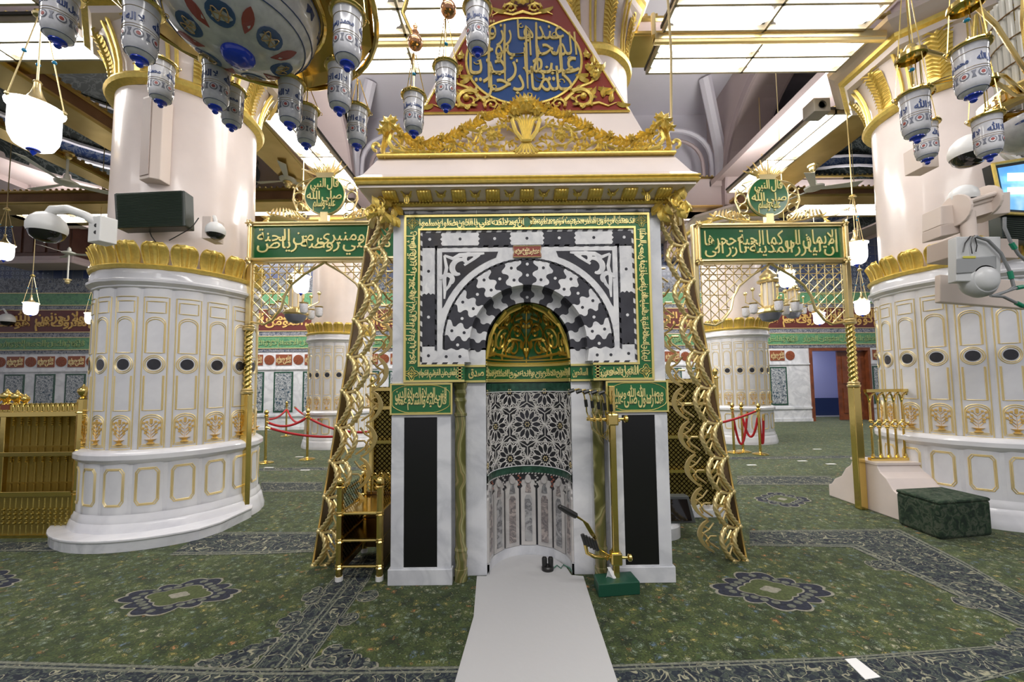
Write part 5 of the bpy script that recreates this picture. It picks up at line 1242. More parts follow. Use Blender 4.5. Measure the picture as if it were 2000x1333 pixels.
for k in range(6):
    x = x0+.05+k*.105
    for d in (0,):
        b = MB(); b.tube([(x, 5.25, z0+.03), (x, 5.25, 1.06)], .013, 8); b.lathe([(.012, z0+.03), (.024, z0+.05), (.014, z0+.09)], 8, (x, 5.25, 0)); b.tube([(x, 5.25, 1.14), (x, 5.25, 1.38), (x+.02, 5.25, 1.47), (x+.075, 5.25, z1-.04), (x+.15, 5.25, z1-.03)][:4], .012, 8); b.tube([(x, 5.25, 1.38), (x-.02, 5.25, 1.47), (x-.05, 5.25, z1-.04)], .011, 6)
        b.ball((x, 5.25, 1.06), .024, 8, 6); b.ball((x, 5.25, 1.14), .024, 8, 6); b.tube([(x, 5.25, 1.06), (x+.1, 5.25, 1.14)], .01, 6); b.tube([(x, 5.25, 1.14), (x+.1, 5.25, 1.06)], .01, 6); b.ball((x+.05, 5.25, 1.10), .02, 8, 6)
        b.build('arched_baluster', BRASS, t, smooth=True)
t = thing('carpet_covered_block', (4.8, 4.5, 0), 'low block covered in dark green carpet beside the pink plinth', 'block')
q0 = [(4.46, 4.27), (5.14, 4.38), (5.10, 4.84), (4.48, 4.76)]
CBLK = nmat('dark_green_pile', lambda nt, v, b: ramp(nt, nd(nt, 'ShaderNodeTexNoise', v, Scale=14., Detail=5, Distortion=1.).outputs['Fac'], [(.38, (.008, .02, .012)), (.5, (.02, .045, .022)), (.58, (.07, .085, .06)), (.65, (.02, .04, .02))]), .95)
b = MB(); b.hexa([(x, y, 0) for x, y in q0], [(x, y, .37) for x, y in q0]); b.build('block_core', CBLK, t, bevel=.03, smooth=False)
b = MB(); b.hexa([(4.8+(x-4.8)*1.01, 4.56+(y-4.56)*1.01, .36) for x, y in q0], [(4.8+(x-4.8)*1.01, 4.56+(y-4.56)*1.01, .40) for x, y in q0]); b.build('top_cover', CBLK, t, bevel=.02)

# =================================================================== brass cabinets and stand
def lattice(b, x0, x1, z0, z1, fn, s=.05, w=.004):
    n = int((x1-x0+z1-z0)/s)+1
    for k in range(n):
        for sg in (1, -1):
            c = k*s
            p = (x0+c, z0) if c < x1-x0 else (x1, z0+c-(x1-x0)); q = (x0, z0+c) if c < z1-z0 else (x0+c-(z1-z0), z1)
            if sg < 0: p = (x0+x1-p[0], p[1]); q = (x0+x1-q[0], q[1])
            b.tube([(p[0], p[1], 0), (q[0], q[1], 0)], w, 3, fn=fn, caps=False)
def finial(b, x, y, z, s=1.):
    b.lathe([(.03*s, 0), (.04*s, .01*s), (.02*s, .03*s), (.035*s, .05*s), (.05*s, .08*s), (.045*s, .11*s), (.02*s, .13*s), (.012*s, .145*s), (.004, .16*s)], 14, (x, y, z))
MESH = mat('brass_mesh_panel', (.42, .33, .09), .35, .9, bump=.5, bscale=120)
t = thing('brass_bookcase', (-6, 4.8, 0), 'polished brass bookcase with turned posts beside the near left pillar', 'bookcase')
YC = 4.63; xr = -4.97; xl = -7.6
for x in (xr, xl):
    b = MB(); b.lathe([(.05, 0), (.05, .48), (.062, .49), (.05, .5), (.062, .52), (.05, .53), (.05, .94), (.062, .95), (.05, .96), (.062, .98), (.05, .99), (.05, 1.40), (.062, 1.41), (.05, 1.42), (.05, 1.56)], 8, (x, YC, 0)); b.build('corner_post', BRASS, t, smooth=True, ang=25)
    b = MB(); finial(b, x, YC, 1.56, 1.1); b.build('post_finial', BRASS, t, smooth=True)
for z, h in ((.49, .06), (.94, .05), (1.395, .06)):
    b = MB(); b.box(xl, xr, YC-.03, YC+.5, z-h/2, z+h/2); b.build('shelf', BRASS, t, bevel=.005)
for x in (-5.86, -6.74):
    b = MB(); b.box(x-.03, x+.03, YC-.02, YC+.03, .5, 1.4); b.build('shelf_divider', BRASS, t, bevel=.005)
b = MB(); b.box(xl, xr, YC+.45, YC+.48, 0, 1.5); b.build('back_panel', MESH, t)
b = MB(); b.box(xr-.02, xr+.0, YC, YC+.5, 0, 1.5); b.build('end_panel', MESH, t)
b = MB(); b.box(xl, xr, YC+.02, YC+.03, .02, .46); b.build('lower_panel', MESH, t)
b = MB(); b.box(xl, xr, YC-.01, YC+.02, 0, .03); b.build('toe_rail', BRASS, t)
g = lambda a, c, d: (a, YC-d, c)
b = MB(g); n = 38
for k in range(n):
    x = xl+.1+(xr-xl-.2)*k/(n-1); b.tube([(x, .04, .01), (x, .45, .01)], .007, 4)
    for z in (.17, .22, .27, .32): b.ball((x, z, .015), .018, 6, 4)
b.build('lower_spindles', MESH, t, smooth=True, kind='stuff')
b = MB(g)
for k in range(44):
    x = xl+.08+(xr-xl-.16)*k/43; b.tube([(x+.035*cos(q), 1.43+.09*sin(q), 0) for q in [pi*j/6 for j in range(7)]], .006, 4); b.tube([(x, 1.42, 0), (x, 1.50, 0)], .004, 4)
b.build('arched_cresting', BRASS, t, smooth=True, kind='stuff')
b = MB()
for z0 in (.53, .98):
    for k in range(26):
        x = xl+.1+(xr-xl-.2)*k/25; b.tube([(x, YC+.4, z0), (x, YC+.4, z0+.38)], .012, 5)
        for q in range(4): b.ball((x, YC+.38, z0+.26+.028*q), .016, 6, 4)
b.build('shelf_back_spindles', MESH, t, smooth=True, kind='stuff')
b = MB()
for q, x in enumerate((-5.86, -5.98, -5.76, -6.1)): finial(b, x, YC+.1, 1.5, (1.1, 1.2, .8, .8)[q])
b.build('top_finials', BRASS, t, smooth=True, kind='stuff')
b = MB(); b.box(-5.90, -5.80, YC-.02, YC-.01, 1.45, 1.51); b.build('nameplate', mat('plate_red', (.2, .05, .02), .4), t)
# small brass stand
t = thing('brass_stand', (-1.33, 3.8, 0), 'small open brass stand with ball finials between the left buttress and the niche', 'stand')
pts = [(-1.52, 3.56), (-1.17, 3.56), (-1.52, 4.15), (-1.17, 4.15)]
for x, y in pts:
    b = MB(); pf_ = [(.034, .0), (.034, .03)]
    b.lathe([(.03, .04)]+[q for z in (.12, .34, .57) for q in ((.03, z-.02), (.038, z-.012), (.03, z), (.038, z+.012), (.03, z+.02))]+[(.03, .79), (.04, .80), (.03, .81)], 8, (x, y, 0)); lg = b.build('stand_post', BRASS, t, smooth=True, ang=25)
    b = MB(); b.ball((x, y, .845), .036, 12, 8); b.build('ball_finial', BRASS, lg, smooth=True)
    b = MB(); b.lathe([(.001, 0), (.034, 0), (.034, .04), (.001, .042)], 10, (x, y, 0)); b.build('foot', WHITEP, lg)
for z in (.12, .34, .57):
    b = MB(); b.tube([(-1.52, 3.56, z), (-1.17, 3.56, z)], .014, 8); b.build('cross_rail', BRASS, t, smooth=True)
    for x in (-1.52, -1.17):
        b = MB(); b.tube([(x, 3.56, z), (x, 4.15, z)], .012, 8); b.build('side_rail', BRASS, t, smooth=True)
for z in (.34, .57):
    b = MB(); b.box(-1.50, -1.19, 3.60, 4.12, z-.012, z); b.build('shelf', BRASS, t)
b = MB(); b.box(-1.52, -1.17, 4.14, 4.16, .05, .6); b.box(-1.53, -1.52, 3.6, 4.1, .05, .57); b.box(-1.17, -1.16, 3.6, 4.1, .05, .57); b.build('dark_panels', DBRONZE, t, kind='stuff')
b = MB()
lattice(b, 3.6, 4.12, .58, .78, lambda a, c, d: (-1.52, a, c), .045, .005); lattice(b, 3.6, 4.12, .58, .78, lambda a, c, d: (-1.17, a, c), .045, .005); lattice(b, 3.6, 4.12, .14, .56, lambda a, c, d: (-1.515, a, c), .05, .005)
b.build('side_lattice', BRASS, t, kind='stuff')
b = MB(lambda a, c, d: (a, 4.13-d, c))
for k in range(5):
    x = -1.48+k*.065
    b.tube([(x-.03, .58, 0), (x-.03, .74, 0)]+[(x-.03*cos(q), .74+.05*sin(q), 0) for q in [pi*j/8 for j in range(1, 9)]]+[(x+.03, .58, 0)], .005, 5)
    for q in range(4): b.tube([(x, .61+.04*q, .0), (x+.02, .63+.04*q, 0), (x, .65+.04*q, 0), (x-.02, .63+.04*q, 0)], .003, 4, closed=True)
b.build('arched_back', BRASS, t, smooth=True, kind='stuff')
# brass screens beyond the niche, left and right
for nm, x0, x1, y, zt, lb in (('a', -1.75, -1.08, 5.0, 1.66, 'tall brass lattice screen showing between left buttress and niche'), ('b', 1.9, 2.62, 5.15, 1.72, 'tall brass lattice bookcase behind the right buttress')):
    t = thing('brass_screen', ((x0+x1)/2, y, 0), lb, 'screen')
    b = MB(); b.box(x0, x1, y+.02, y+.04, .12, zt); b.build('mesh_panel', MESH, t)
    for x in (x0, x1): b = MB(); b.lathe([(.035, 0), (.035, .5), (.045, .51), (.035, .53), (.035, .95), (.045, .96), (.035, .98), (.035, zt), (.05, zt+.01), (.02, zt+.04), (.04, zt+.09), (.01, zt+.13)], 10, (x, y, 0)); b.build('screen_post', BRASS, t, smooth=True, ang=30)
    for z in (.55, .98, 1.4, zt-.03): b = MB(); b.box(x0, x1, y-.03, y+.02, z-.02, z+.02); b.build('screen_rail', BRASS, t)
    b = MB(); lattice(b, x0, x1, .12, zt, lambda a, c, d: (a, y, c), .06, .006); b.build('lattice', BRASS, t, kind='stuff')
    b = MB(); b.box(x0, x1+.1, y-.12, y+.3, 0, .10); b.build('screen_base', MARB, t, bevel=.01)
b = MB(); b.lathe([(.001, 0), (.22, 0), (.22, .12), (.2, .15), (.001, .15)], 24, (1.62, 4.55, 0)); o = b.build('round_marble_foot', MARB, smooth=True, ang=30); tag(o, 'rounded white marble foot at the right rear corner of the niche', 'base')
t = thing('grey_monitor_box', (1.78, 4.6, .15), 'small dark grey monitor box low behind the right flank of the niche', 'monitor')
b = MB(); b.hexa([(1.60, 4.42, .15), (1.98, 4.42, .15), (1.98, 4.6, .15), (1.60, 4.6, .15)], [(1.60, 4.50, .42), (1.94, 4.50, .42), (1.94, 4.6, .42), (1.60, 4.6, .42)]); b.build('box_shell', mat('dark_grey_plastic', (.08, .09, .09), .4), t, bevel=.01)
b = MB(); b.hexa([(1.62, 4.412, .18), (1.93, 4.412, .18), (1.93, 4.45, .18), (1.62, 4.45, .18)], [(1.62, 4.475, .39), (1.91, 4.475, .39), (1.91, 4.5, .39), (1.62, 4.5, .39)]); b.build('box_screen', SMOKE, t)
# =================================================================== rope barriers
ROPE = mat('red_velvet_rope', (.42, .008, .015), .7)
def stanchion(x, y, label):
    t = thing('brass_stanchion', (x, y, 0), label, 'stanchion', 'brass rope barrier posts')
    b = MB(); b.lathe([(.001, 0), (.17, 0), (.17, .015), (.12, .035), (.04, .045), (.03, .06)], 24, (x, y, 0)); b.build('round_base', BRASS, t, smooth=True, ang=30)
    b = MB(); b.lathe([(.027, .05), (.027, .98), (.04, .985), (.04, 1.0), (.03, 1.01)], 14, (x, y, 0)); b.build('pole', BRASS, t, smooth=True, ang=30)
    b = MB(); b.lathe([(.04, 1.01), (.05, 1.03), (.025, 1.05), (.048, 1.09), (.045, 1.12), (.015, 1.15), (.001, 1.16)], 14, (x, y, 0)); b.build('ball_top', BRASS, t, smooth=True)
def rope(p, q, sag, label, r=.026):
    n = 18; pts = [tuple(np.array(p)*(1-k/n)+np.array(q)*(k/n)-np.array([0, 0, sag*4*(k/n)*(1-k/n)])) for k in range(n+1)]
    t = thing('barrier_rope', p, label, 'rope', 'red velvet barrier ropes')
    b = MB(); b.tube(pts[1:-1], r, 8); b.build('velvet_rope', ROPE, t, smooth=True)
    for a, c in ((pts[0], pts[1]), (pts[-1], pts[-2])): b = MB(); b.tube([a, c], .03, 8); b.build('brass_hook', BRASS, t, smooth=True)
S = {'a': (-5.41, 8.81), 'b': (-4.68, 9.17), 'c': (-2.75, 8.1), 'd': (-7.5, 13.3), 'e': (5.62, 9.17), 'f': (5.42, 9.5), 'g': (5.15, 9.4)}
for k, lb in (('a', 'brass stanchion half hidden by the twisted left post'), ('b', 'brass stanchion in front of the distant left pillar'), ('c', 'brass stanchion seen between left buttress and brass screen'), ('d', 'farthest brass stanchion near the tiled wall'), ('e', 'nearest of the three clustered brass stanchions at right'), ('f', 'middle of the three clustered brass stanchions at right'), ('g', 'stanchion of the right cluster closest to the buttress')): stanchion(*S[k], lb)
def sp(k, z=.93): return (*S[k], z)
rope(sp('a', .78), (S['b'][0]+1.0, 9.0, .55), .10, 'long red rope running from left post past the distant pillar'); rope(sp('a', .9), sp('b', .98), .16, 'red rope swagged between the two left stanchions'); rope(sp('d'), sp('b', 1.0), .3, 'red rope reaching back to the farthest stanchion')
rope(sp('a', .95), sp('d', .9), .1, 'red rope from the left post back to the tiled wall'); rope(sp('b', .95), sp('c', .75), .14, 'red rope passing behind the left buttress'); rope((-6.8, 12.5, 1.), (-4.9, 10.3, .8), .1, 'short red rope before the distant left pillar')
rope((3.9, 8.6, .7), sp('e', 1.0), .06, 'red rope rising from behind the right buttress'); rope(sp('g', .95), (5.5, 9.4, .95), .75, 'red rope looped deep between the right stanchions'); rope(sp('f', .9), sp('e', .95), .55, 'red rope doubled over on the right stanchions'); rope(sp('e', .98), (5.75, 9.2, .9), .7, 'red rope end hanging outside the nearest right stanchion')
# =================================================================== white runner, microphone pole, small things
RUN = mat('white_runner_cloth', (.50, .50, .51), .9, bump=.3, bscale=14)
b = MB(); poly = [(-.345, 1.9), (-.345, 2.36), (-.30, 3.0), (-.33, 3.60), (-.245, 3.60), (-.22, 3.78), (-.12, 3.96), (.02, 4.03), (.24, 4.02), (.38, 3.94), (.47, 3.78), (.50, 3.60), (.60, 3.58), (.585, 3.0), (.575, 2.36), (.575, 1.9)]
b.prism(poly, .0, .009, lambda a, c, d: (a, c, d)); tag(b.build('white_runner', RUN, bevel=.003), 'white cloth runner leading across the carpet into the niche', 'runner')
t = thing('microphone_pole', (.83, 3.40, 0), 'square brass pole with microphone arms in front of the right onyx column', 'microphone stand')
mx, my = .835, 3.37
b = MB(); b.box(mx-.024, mx+.024, my-.024, my+.024, .02, 1.66); b.build('square_pole', BRASS, t, bevel=.005)
b = MB(); b.box(mx-.045, mx+.045, my-.045, my+.045, 0, .02); b.build('pole_foot', BRASS, t)
for z in (1.38, .25):
    b = MB(); b.box(mx-.045, mx+.045, my-.045, my+.045, z-.05, z+.05); cl = b.build('clamp', BRASS, t, bevel=.012)
    b = MB(); b.lathe([(.012, 0), (.012, .05), (.03, .06), (.03, .08), (.012, .095), (.001, .1)], 12, fn=lambda x, y, zz: (mx+.045+zz, my+y, z+x)); b.build('clamp_knob', BRASS, cl, smooth=True, ang=40)
b = MB(); b.tube([(mx-.04, my, .25), (.66, my, .26), (.60, my, .29), (.585, my, .36), (.59, my, .42)], .016, 10); b.build('lower_arm', BRASS, t, smooth=True)
b = MB(); b.tube([(mx-.04, my, 1.38), (.70, my, 1.38), (.62, my, 1.385)], .015, 10); b.build('upper_arm', BRASS, t, smooth=True)
A = np.array([.37, 3.25, .70]); B_ = np.array([.50, 3.28, .62])
b = MB(); b.tube([A, (A+B_)/2, B_, B_+(B_-A)*.08], [.02, .026, .024, .01], 12); b.ball(tuple(A), .02, 10, 6); mc = b.build('foam_microphone', BLACKPL, t, smooth=True)
b = MB()
for q in range(6): b.tube([tuple(B_+np.array([0, 0, (q-3)*.003])), (.56+.008*q, 3.3, .57-.004*q), (.62+.01*q, 3.32, .46-.006*q), (.66, 3.33, .41)], .004, 5)
for q in range(5): b.tube([(.66, 3.33, .41), (.70, 3.33, .33-.01*q), (.76, 3.34, .29-.012*q), (mx-.03, my-.03, .27+.02*q)], .004, 5)
b.build('gold_cables', BRASS, t, smooth=True, kind='stuff')
b = MB(); 
for q in range(5): b.tube([(.55+.024*q, 3.29, .47-.012*q), (.575+.024*q, 3.29, .39-.012*q)], .016, 8)
b.build('black_cable_grip', BLACKPL, t, smooth=True, kind='stuff')
for q in range(5):
    x = .60+.052*q
    b = MB(); b.tube([(x-.09+.01*q, 3.30, 1.63-.004*q), (x-.05, 3.30, 1.64-.006*q), (x-.01, 3.31, 1.60-.01*q), (x+.01, 3.32, 1.52-.012*q), (x+.015, 3.33, 1.45-.01*q), (x+.04, 3.35, 1.38), (x+.09, 3.36, 1.36)], [.007, .006, .006, .006, .006, .006, .006], 7); gn = b.build('gooseneck', BRASS, t, smooth=True)
    b = MB(); b.tube([(x-.135+.01*q, 3.295, 1.615-.004*q), (x-.09+.01*q, 3.30, 1.63-.004*q)], [.017, .015], 8); b.build('microphone_tip', BLACKPL, gn, smooth=True)
    b = MB(); b.tube([(x+.006, 3.318, 1.55-.01*q), (x+.013, 3.325, 1.49-.01*q)], .014, 8); b.build('black_grip', BLACKPL, gn, smooth=True)
b = MB()
for q in range(4): b.tube([(.64+.05*q, 3.34, 1.42), (.66+.04*q, 3.34, 1.30-.02*q), (.74+.02*q, 3.35, 1.24-.015*q), (.80, 3.36, 1.30), (mx+.0, my-.03, 1.5+.04*q)], .004, 5)
b.build('cable_loops', BRASS, t, smooth=True, kind='stuff')
t = thing('socket_tower', (.30, 3.72, 0), 'black round socket tower standing on the white runner in the niche', 'power socket')
b = MB(); b.lathe([(.001, .009), (.055, .009), (.055, .035), (.045, .045), (.001, .045)], 20, (.30, 3.70, 0)); b.build('tower_base', BLACKPL, t, smooth=True, ang=40)
for x in (.272, .328):
    b = MB(); b.lathe([(.022, .045), (.024, .07), (.024, .11), (.018, .12), (.014, .115), (.014, .08)], 14, (x, 3.70, 0)); b.build('socket_cup', BLACKPL, t, smooth=True, ang=40)
b = MB(); b.tube([(.35, 3.7, .02), (.39, 3.76, .02), (.42, 3.70, .02), (.45, 3.77, .02), (.50, 3.70, .02), (.51, 3.64, .02)], .005, 6); tag(b.build('green_cable', mat('green_cable', (.05, .2, .13), .4), smooth=True), 'thin green cable trailing from the black socket tower', 'cable')
t = thing('tissue_box', (.85, 3.30, 0), 'dark green tissue box with white tissue on the carpet right of the runner', 'tissue box')
cs_ = [(.66, 3.24), (1.0, 3.28), (.98, 3.46), (.66, 3.42)]
b = MB(); b.hexa([(x, y, 0) for x, y in cs_], [(x, y, .10) for x, y in cs_]); b.build('box_shell', mat('green_card', (.01, .07, .04), .4), t, bevel=.006)
b = MB()
for x in (.74, .83, .92): b.prism([(x-.02, .03), (x+.02, .03), (x+.02, .07), (x-.02, .07)], 0, .002, lambda a, c, d: (a, 3.245+(a-.66)*.118-d, c))
b.build('printed_squares', mat('box_print', (.12, .12, .05), .5), t, kind='stuff')
b = MB(); b.sheet(6, 5, lambda u, v: (.80+.05*(u-.5)*(1-v)*2.2+.015*sin(9*u)*v-.03*v, 3.35+.02*sin(u*8)*(1-v), .10+.085*v)); b.build('tissue', mat('tissue_white', (.8, .8, .8), .9), t, smooth=True)
b = MB(); c0 = [fl(1650, 1290), fl(1672, 1288), fl(1720, 1325), fl(1690, 1330)]; b.prism([(p[0], p[1]) for p in c0], .0035, .006, lambda a, c, d: (a, c, d)); tag(b.build('white_tape', mat('white_tape', (.8, .8, .8), .6)), 'white tape strip on the front carpet border', 'tape')
for i, (x, y) in enumerate(((1468, 909), (1567, 901), (1623, 907), (1596, 878), (596, 919), (585, 893), (525, 914))):
    p = fl(x, y); b = MB(); b.box(p[0]-.09, p[0]+.09, p[1]-.03, p[1]+.03, .0, .004); tag(b.build('floor_marker', mat('white_tape', ())), 'small white floor marker, %s' % ('nearest the right stanchions', 'right of the faint medallion', 'farthest right before the doorway', 'behind the faint medallion', 'nearest the left stanchion base', 'beside the left stanchion base', 'by the twisted left post')[i], 'marker')
# =================================================================== hanging glass lamps and chandeliers
PORC = nmat('enamelled_lamp_glass', lambda nt, v, b: ramp(nt, nd(nt, 'ShaderNodeTexNoise', v, Scale=30., Detail=3).outputs['Fac'], [(.4, (.58, .58, .63)), (.6, (.68, .68, .72))]), .12, coat=.5)
LBLUE = mat('lamp_blue_enamel', (.03, .06, .20), .3)
LRED = mat('lamp_red_enamel', (.35, .08, .07), .35)
LGREY = mat('lamp_grey_enamel', (.16, .17, .22), .35)
LGILT = mat('lamp_gilt_line', (.50, .34, .16), .3, .5)
HID = []
def glass_proto(txt):
    body = MB(); body.lathe([(.050, .037), (.0495, .025), (.0465, .005), (.046, -.03), (.0455, -.10), (.044, -.115), (.038, -.132), (.028, -.142), (.016, -.148)], 24)
    o = body.build('glass_lamp', PORC, None, smooth=True)
    b = MB(); b.lathe([(.046, .041), (.060, .043), (.062, .037), (.058, .032), (.048, .031)], 24); b.build('lamp_rim', BRASS, o, smooth=True)
    cyl = lambda a, c, d: ((.0458+d)*sin(a), -(.0458+d)*cos(a), c)
    b = MB()
    for k in range(2): b.text(txt, -1.35+pi*k, -.046, 2.7, .038, cyl, .001, .03, d0=.0002)
    b.build('lamp_lettering', LBLUE, o, kind='stuff')
    b = MB(); 
    for k in range(6):
        a0 = k*pi/3
        b.prism([(a0+.30*cos(t), -.085+.014*sin(t)) for t in [2*pi*j/14 for j in range(14)]], 0, .0006, cyl)
        b.prism([(a0+pi/6+x*.13, -.085+z*.013) for x, z in ((-1, -1), (1, -1), (.35, 0), (1, 1), (-1, 1), (-.35, 0))], 0, .001, cyl)
    b.build('grey_motifs', LGREY, o, kind='stuff')
    b = MB()
    for k in range(6): b.prism([(k*pi/3+.22*cos(t), -.085+.0105*sin(t)) for t in [2*pi*j/12 for j in range(12)]], .0005, .0012, cyl)
    b.build('white_rosettes', PORC, o, kind='stuff')
    b = MB()
    for k in range(6): b.prism([(k*pi/3+.13*cos(t), -.085+.0065*sin(t)) for t in [2*pi*j/10 for j in range(10)]], .001, .0017, cyl)
    b.build('red_rosettes', LRED, o, kind='stuff')
    b = MB()
    for z, r in ((.004, .0472), (-.057, .0462), (-.066, .0462)): b.tube([(r*cos(t), r*sin(t), z) for t in [2*pi*j/24 for j in range(24)]], .0009, 4, closed=True)
    b.build('gilt_lines', LGILT, o, kind='stuff')
    b = MB(); b.tube([(.039*cos(t), .039*sin(t), -.1315) for t in [2*pi*j/24 for j in range(24)]], .001, 4, closed=True); b.build('blue_line', LBLUE, o)
    b = MB(); b.lathe([(.024, -.1445), (.0245, -.149), (.014, -.153), (.010, -.160), (.011, -.165), (.006, -.171), (.0005, -.173)], 16); b.build('blue_finial', BLUEG, o, smooth=True)
    HID.append(o); return o
GA = glass_proto('لا اله الا الله'); GB_ = glass_proto('محمد رسول الله')
# glowing bell lamp prototype
def bell_proto():
    b = MB(); b.lathe([(.145, .0), (.165, -.005), (.162, -.02), (.143, -.035), (.143, -.20), (.135, -.26), (.11, -.315), (.07, -.34), (.02, -.348)], 28); o = b.build('lamp_bowl', LAMPG, None, smooth=True)
    HID.append(o)
    c = MB(); c.lathe([(.152, .002), (.10, .025), (.06, .06), (.035, .11), (.022, .16), (.02, .20), (.028, .205), (.018, .22)], 24); o2 = c.build('brass_funnel', PGOLD, None, smooth=True); HID.append(o2)
    c = MB(); c.lathe([(.04, -.345), (.042, -.353), (.022, -.36), (.016, -.375), (.001, -.395)], 16); o3 = c.build('blue_finial', BLUEG, None, smooth=True); HID.append(o3)
    return o, o2, o3
BP = bell_proto()
def bell_lamp(px, py, w, label, rod=None, Y=None):
    Y = Y or .30*FPX/w*(1+((px-1000)/FPX)**2)**.42
    X, _, Z = at(px, py, Y); Z += .16
    t = thing('glowing_pendant_lamp', (X, Y, Z), label, 'pendant lamp', 'glowing white pendant lamps')
    for p in BP:
        c = p.copy(); COL.objects.link(c); c.parent = t
    hub = Z+.75; top = max(hub+.1, rod or 9.8)
    b = MB(); b.tube([(X, Y, Z+.2), (X, Y, hub)], .006, 6)
    for k in range(3):
        a = 2*pi*k/3+.4; e = (X+.165*cos(a), Y+.165*sin(a), Z-.005)
        b.tube([e, (X+.02*cos(a), Y+.02*sin(a), hub)], .005, 5); b.ball(e, .018, 6, 5)
    b.build('hanging_chains', PGOLD, t, smooth=True, kind='stuff')
    b = MB()
    for k in range(3):
        a = 2*pi*k/3+.4; b.ball((X+.09*cos(a), Y+.09*sin(a), Z+.4), .016, 8, 5)
    b.build('blue_beads', TURQ, t, smooth=True, kind='stuff')
    b = MB(); b.lathe([(.012, -.02), (.05, 0), (.055, .015), (.03, .03), (.045, .04), (.012, .06)], 14, (X, Y, hub)); b.build('brass_hub', PGOLD, t, smooth=True)
    b = MB(); b.tube([(X, Y, hub+.05), (X, Y, top)], .009, 6); b.lathe([(.05, -.08), (.06, -.03), (.03, -.02), (.05, 0)], 10, (X, Y, top)); b.build('brass_rod', PGOLD, t, smooth=True)
    return t
for a in ((68, 248, 112, 'large glowing white pendant lamp at the upper left edge'), (8, 492, 42, 'glowing pendant lamp cut by the left edge beside the white dome camera'), (60, 603, 31, 'small glowing pendant lamp over the maroon band at far left'), (191, 537, 34, 'glowing pendant lamp half hidden by the left pillar crown'), (178, 622, 26, 'small glowing pendant lamp touching the left pillar side'), (588, 555, 34, 'glowing pendant lamp under the left green sign'), (1537, 545, 33, 'glowing pendant lamp under the right green sign'), (1672, 495, 47, 'glowing pendant lamp just right of the right sign frame'), (1684, 601, 31, 'small glowing pendant lamp right of the twisted right post'), (1600, 622, 24, 'smallest glowing pendant lamp below the right sign lattice')): bell_lamp(*a)

def hang_glass(par, px, py_bot, w, top, proto=None, bead=False):
    """a glass cup as part of a chandelier, hung on three chains from height top"""
    Y = .1*FPX/(w*cos(math.atan(abs(px-1000)/FPX))**.5*1.0)
    X, _, Z = at(px, py_bot, Y); Z += .173; Zt = Z+.037
    g = (proto or GA).copy(); COL.objects.link(g); g.parent = par; pw_ = wloc(par); g.location = (X-pw_[0], Y-pw_[1], Z-pw_[2]); g.rotation_euler = (0, 0, R.uniform(-.5, .5)+atan2(-X, Y)*-1)
    for ch in (proto or GA).children:
        c = ch.copy(); COL.objects.link(c); c.parent = g
    b = MB()
    for k in range(3):
        a = 2*pi*k/3+.5; b.tube([(X+.058*cos(a), Y+.058*sin(a), Zt+.003), (X+.008*cos(a), Y+.008*sin(a), top)], .0022, 4); b.tube([(X+(.062+.008*cos(u))*cos(a), Y+(.062+.008*cos(u))*sin(a), Zt+.008*sin(u)) for u in [2*pi*j/8 for j in range(8)]], .0016, 4, closed=True)
    b.tube([(X, Y, Zt+.02), (X, Y, top)], .003, 5); b.lathe([(.045, .004), (.025, .014), (.01, .03), (.005, .045)], 12, (X, Y, Zt)); b.build('lamp_chains', BRASS, par, smooth=True, kind='stuff')
    if bead: b = MB(); b.ball((X, Y, Z+.15), .010, 8, 6, .8); b.build('blue_bead', TURQ, par, smooth=True)
    return X, Y, Z
# --- big chandelier, upper left
cx, cy, cz = -1.02, 1.43, 3.17
CH = thing('porcelain_bowl_chandelier', (cx, cy, cz), 'large brass dish chandelier with painted porcelain bowl and hanging enamelled glasses, upper left', 'chandelier')
DISH = mat('chandelier_dish_brass', (.50, .35, .10), .22, .95, var=.25, vscale=4)
b = MB(); b.lathe([(.25, .0), (.40, .0), (.48, .01), (.495, .03), (.49, .045), (.40, .06), (.1, .09)], 12, (cx, cy, cz)); b.build('brass_dish', DISH, CH)
b = MB(); b.tube([(cx+.493*cos(u), cy+.493*sin(u), cz+.02) for u in [2*pi*k/48 for k in range(48)]], .012, 6, closed=True); b.build('dish_rim', BRASS, CH, smooth=True)
b = MB(); bp_ = [(.27, .0), (.275, -.02), (.27, -.06), (.245, -.12), (.20, -.17), (.14, -.205), (.07, -.222), (.03, -.226)]
b.lathe(bp_, 40, (cx, cy, cz)); bowl = b.build('porcelain_bowl', PORC, CH, smooth=True)
def bowlf(a, v, d):    # v along profile 0..1 from rim to foot
    q = v*(len(bp_)-1); i = min(int(q), len(bp_)-2); f_ = q-i
    r = bp_[i][0]*(1-f_)+bp_[i+1][0]*f_+d; z = bp_[i][1]*(1-f_)+bp_[i+1][1]*f_-d*.8; return (cx+r*cos(a), cy+r*sin(a), cz+z)
b = MB()
for v in (.12, .42, .50, .93): b.tube([bowlf(2*pi*k/48, v, .001) for k in range(48)], .0022, 4, closed=True)
for k in range(14): b.prism([(k*2*pi/14+.09*x, .27+.06*z) for x, z in ((-1, -.6), (0, -1), (1, -.6), (.8, .8), (0, .3), (-.8, .8))], .0, .002, bowlf)
b.build('blue_rings', LBLUE, bowl, kind='stuff')
b = MB(); b2 = MB(); b3 = MB()
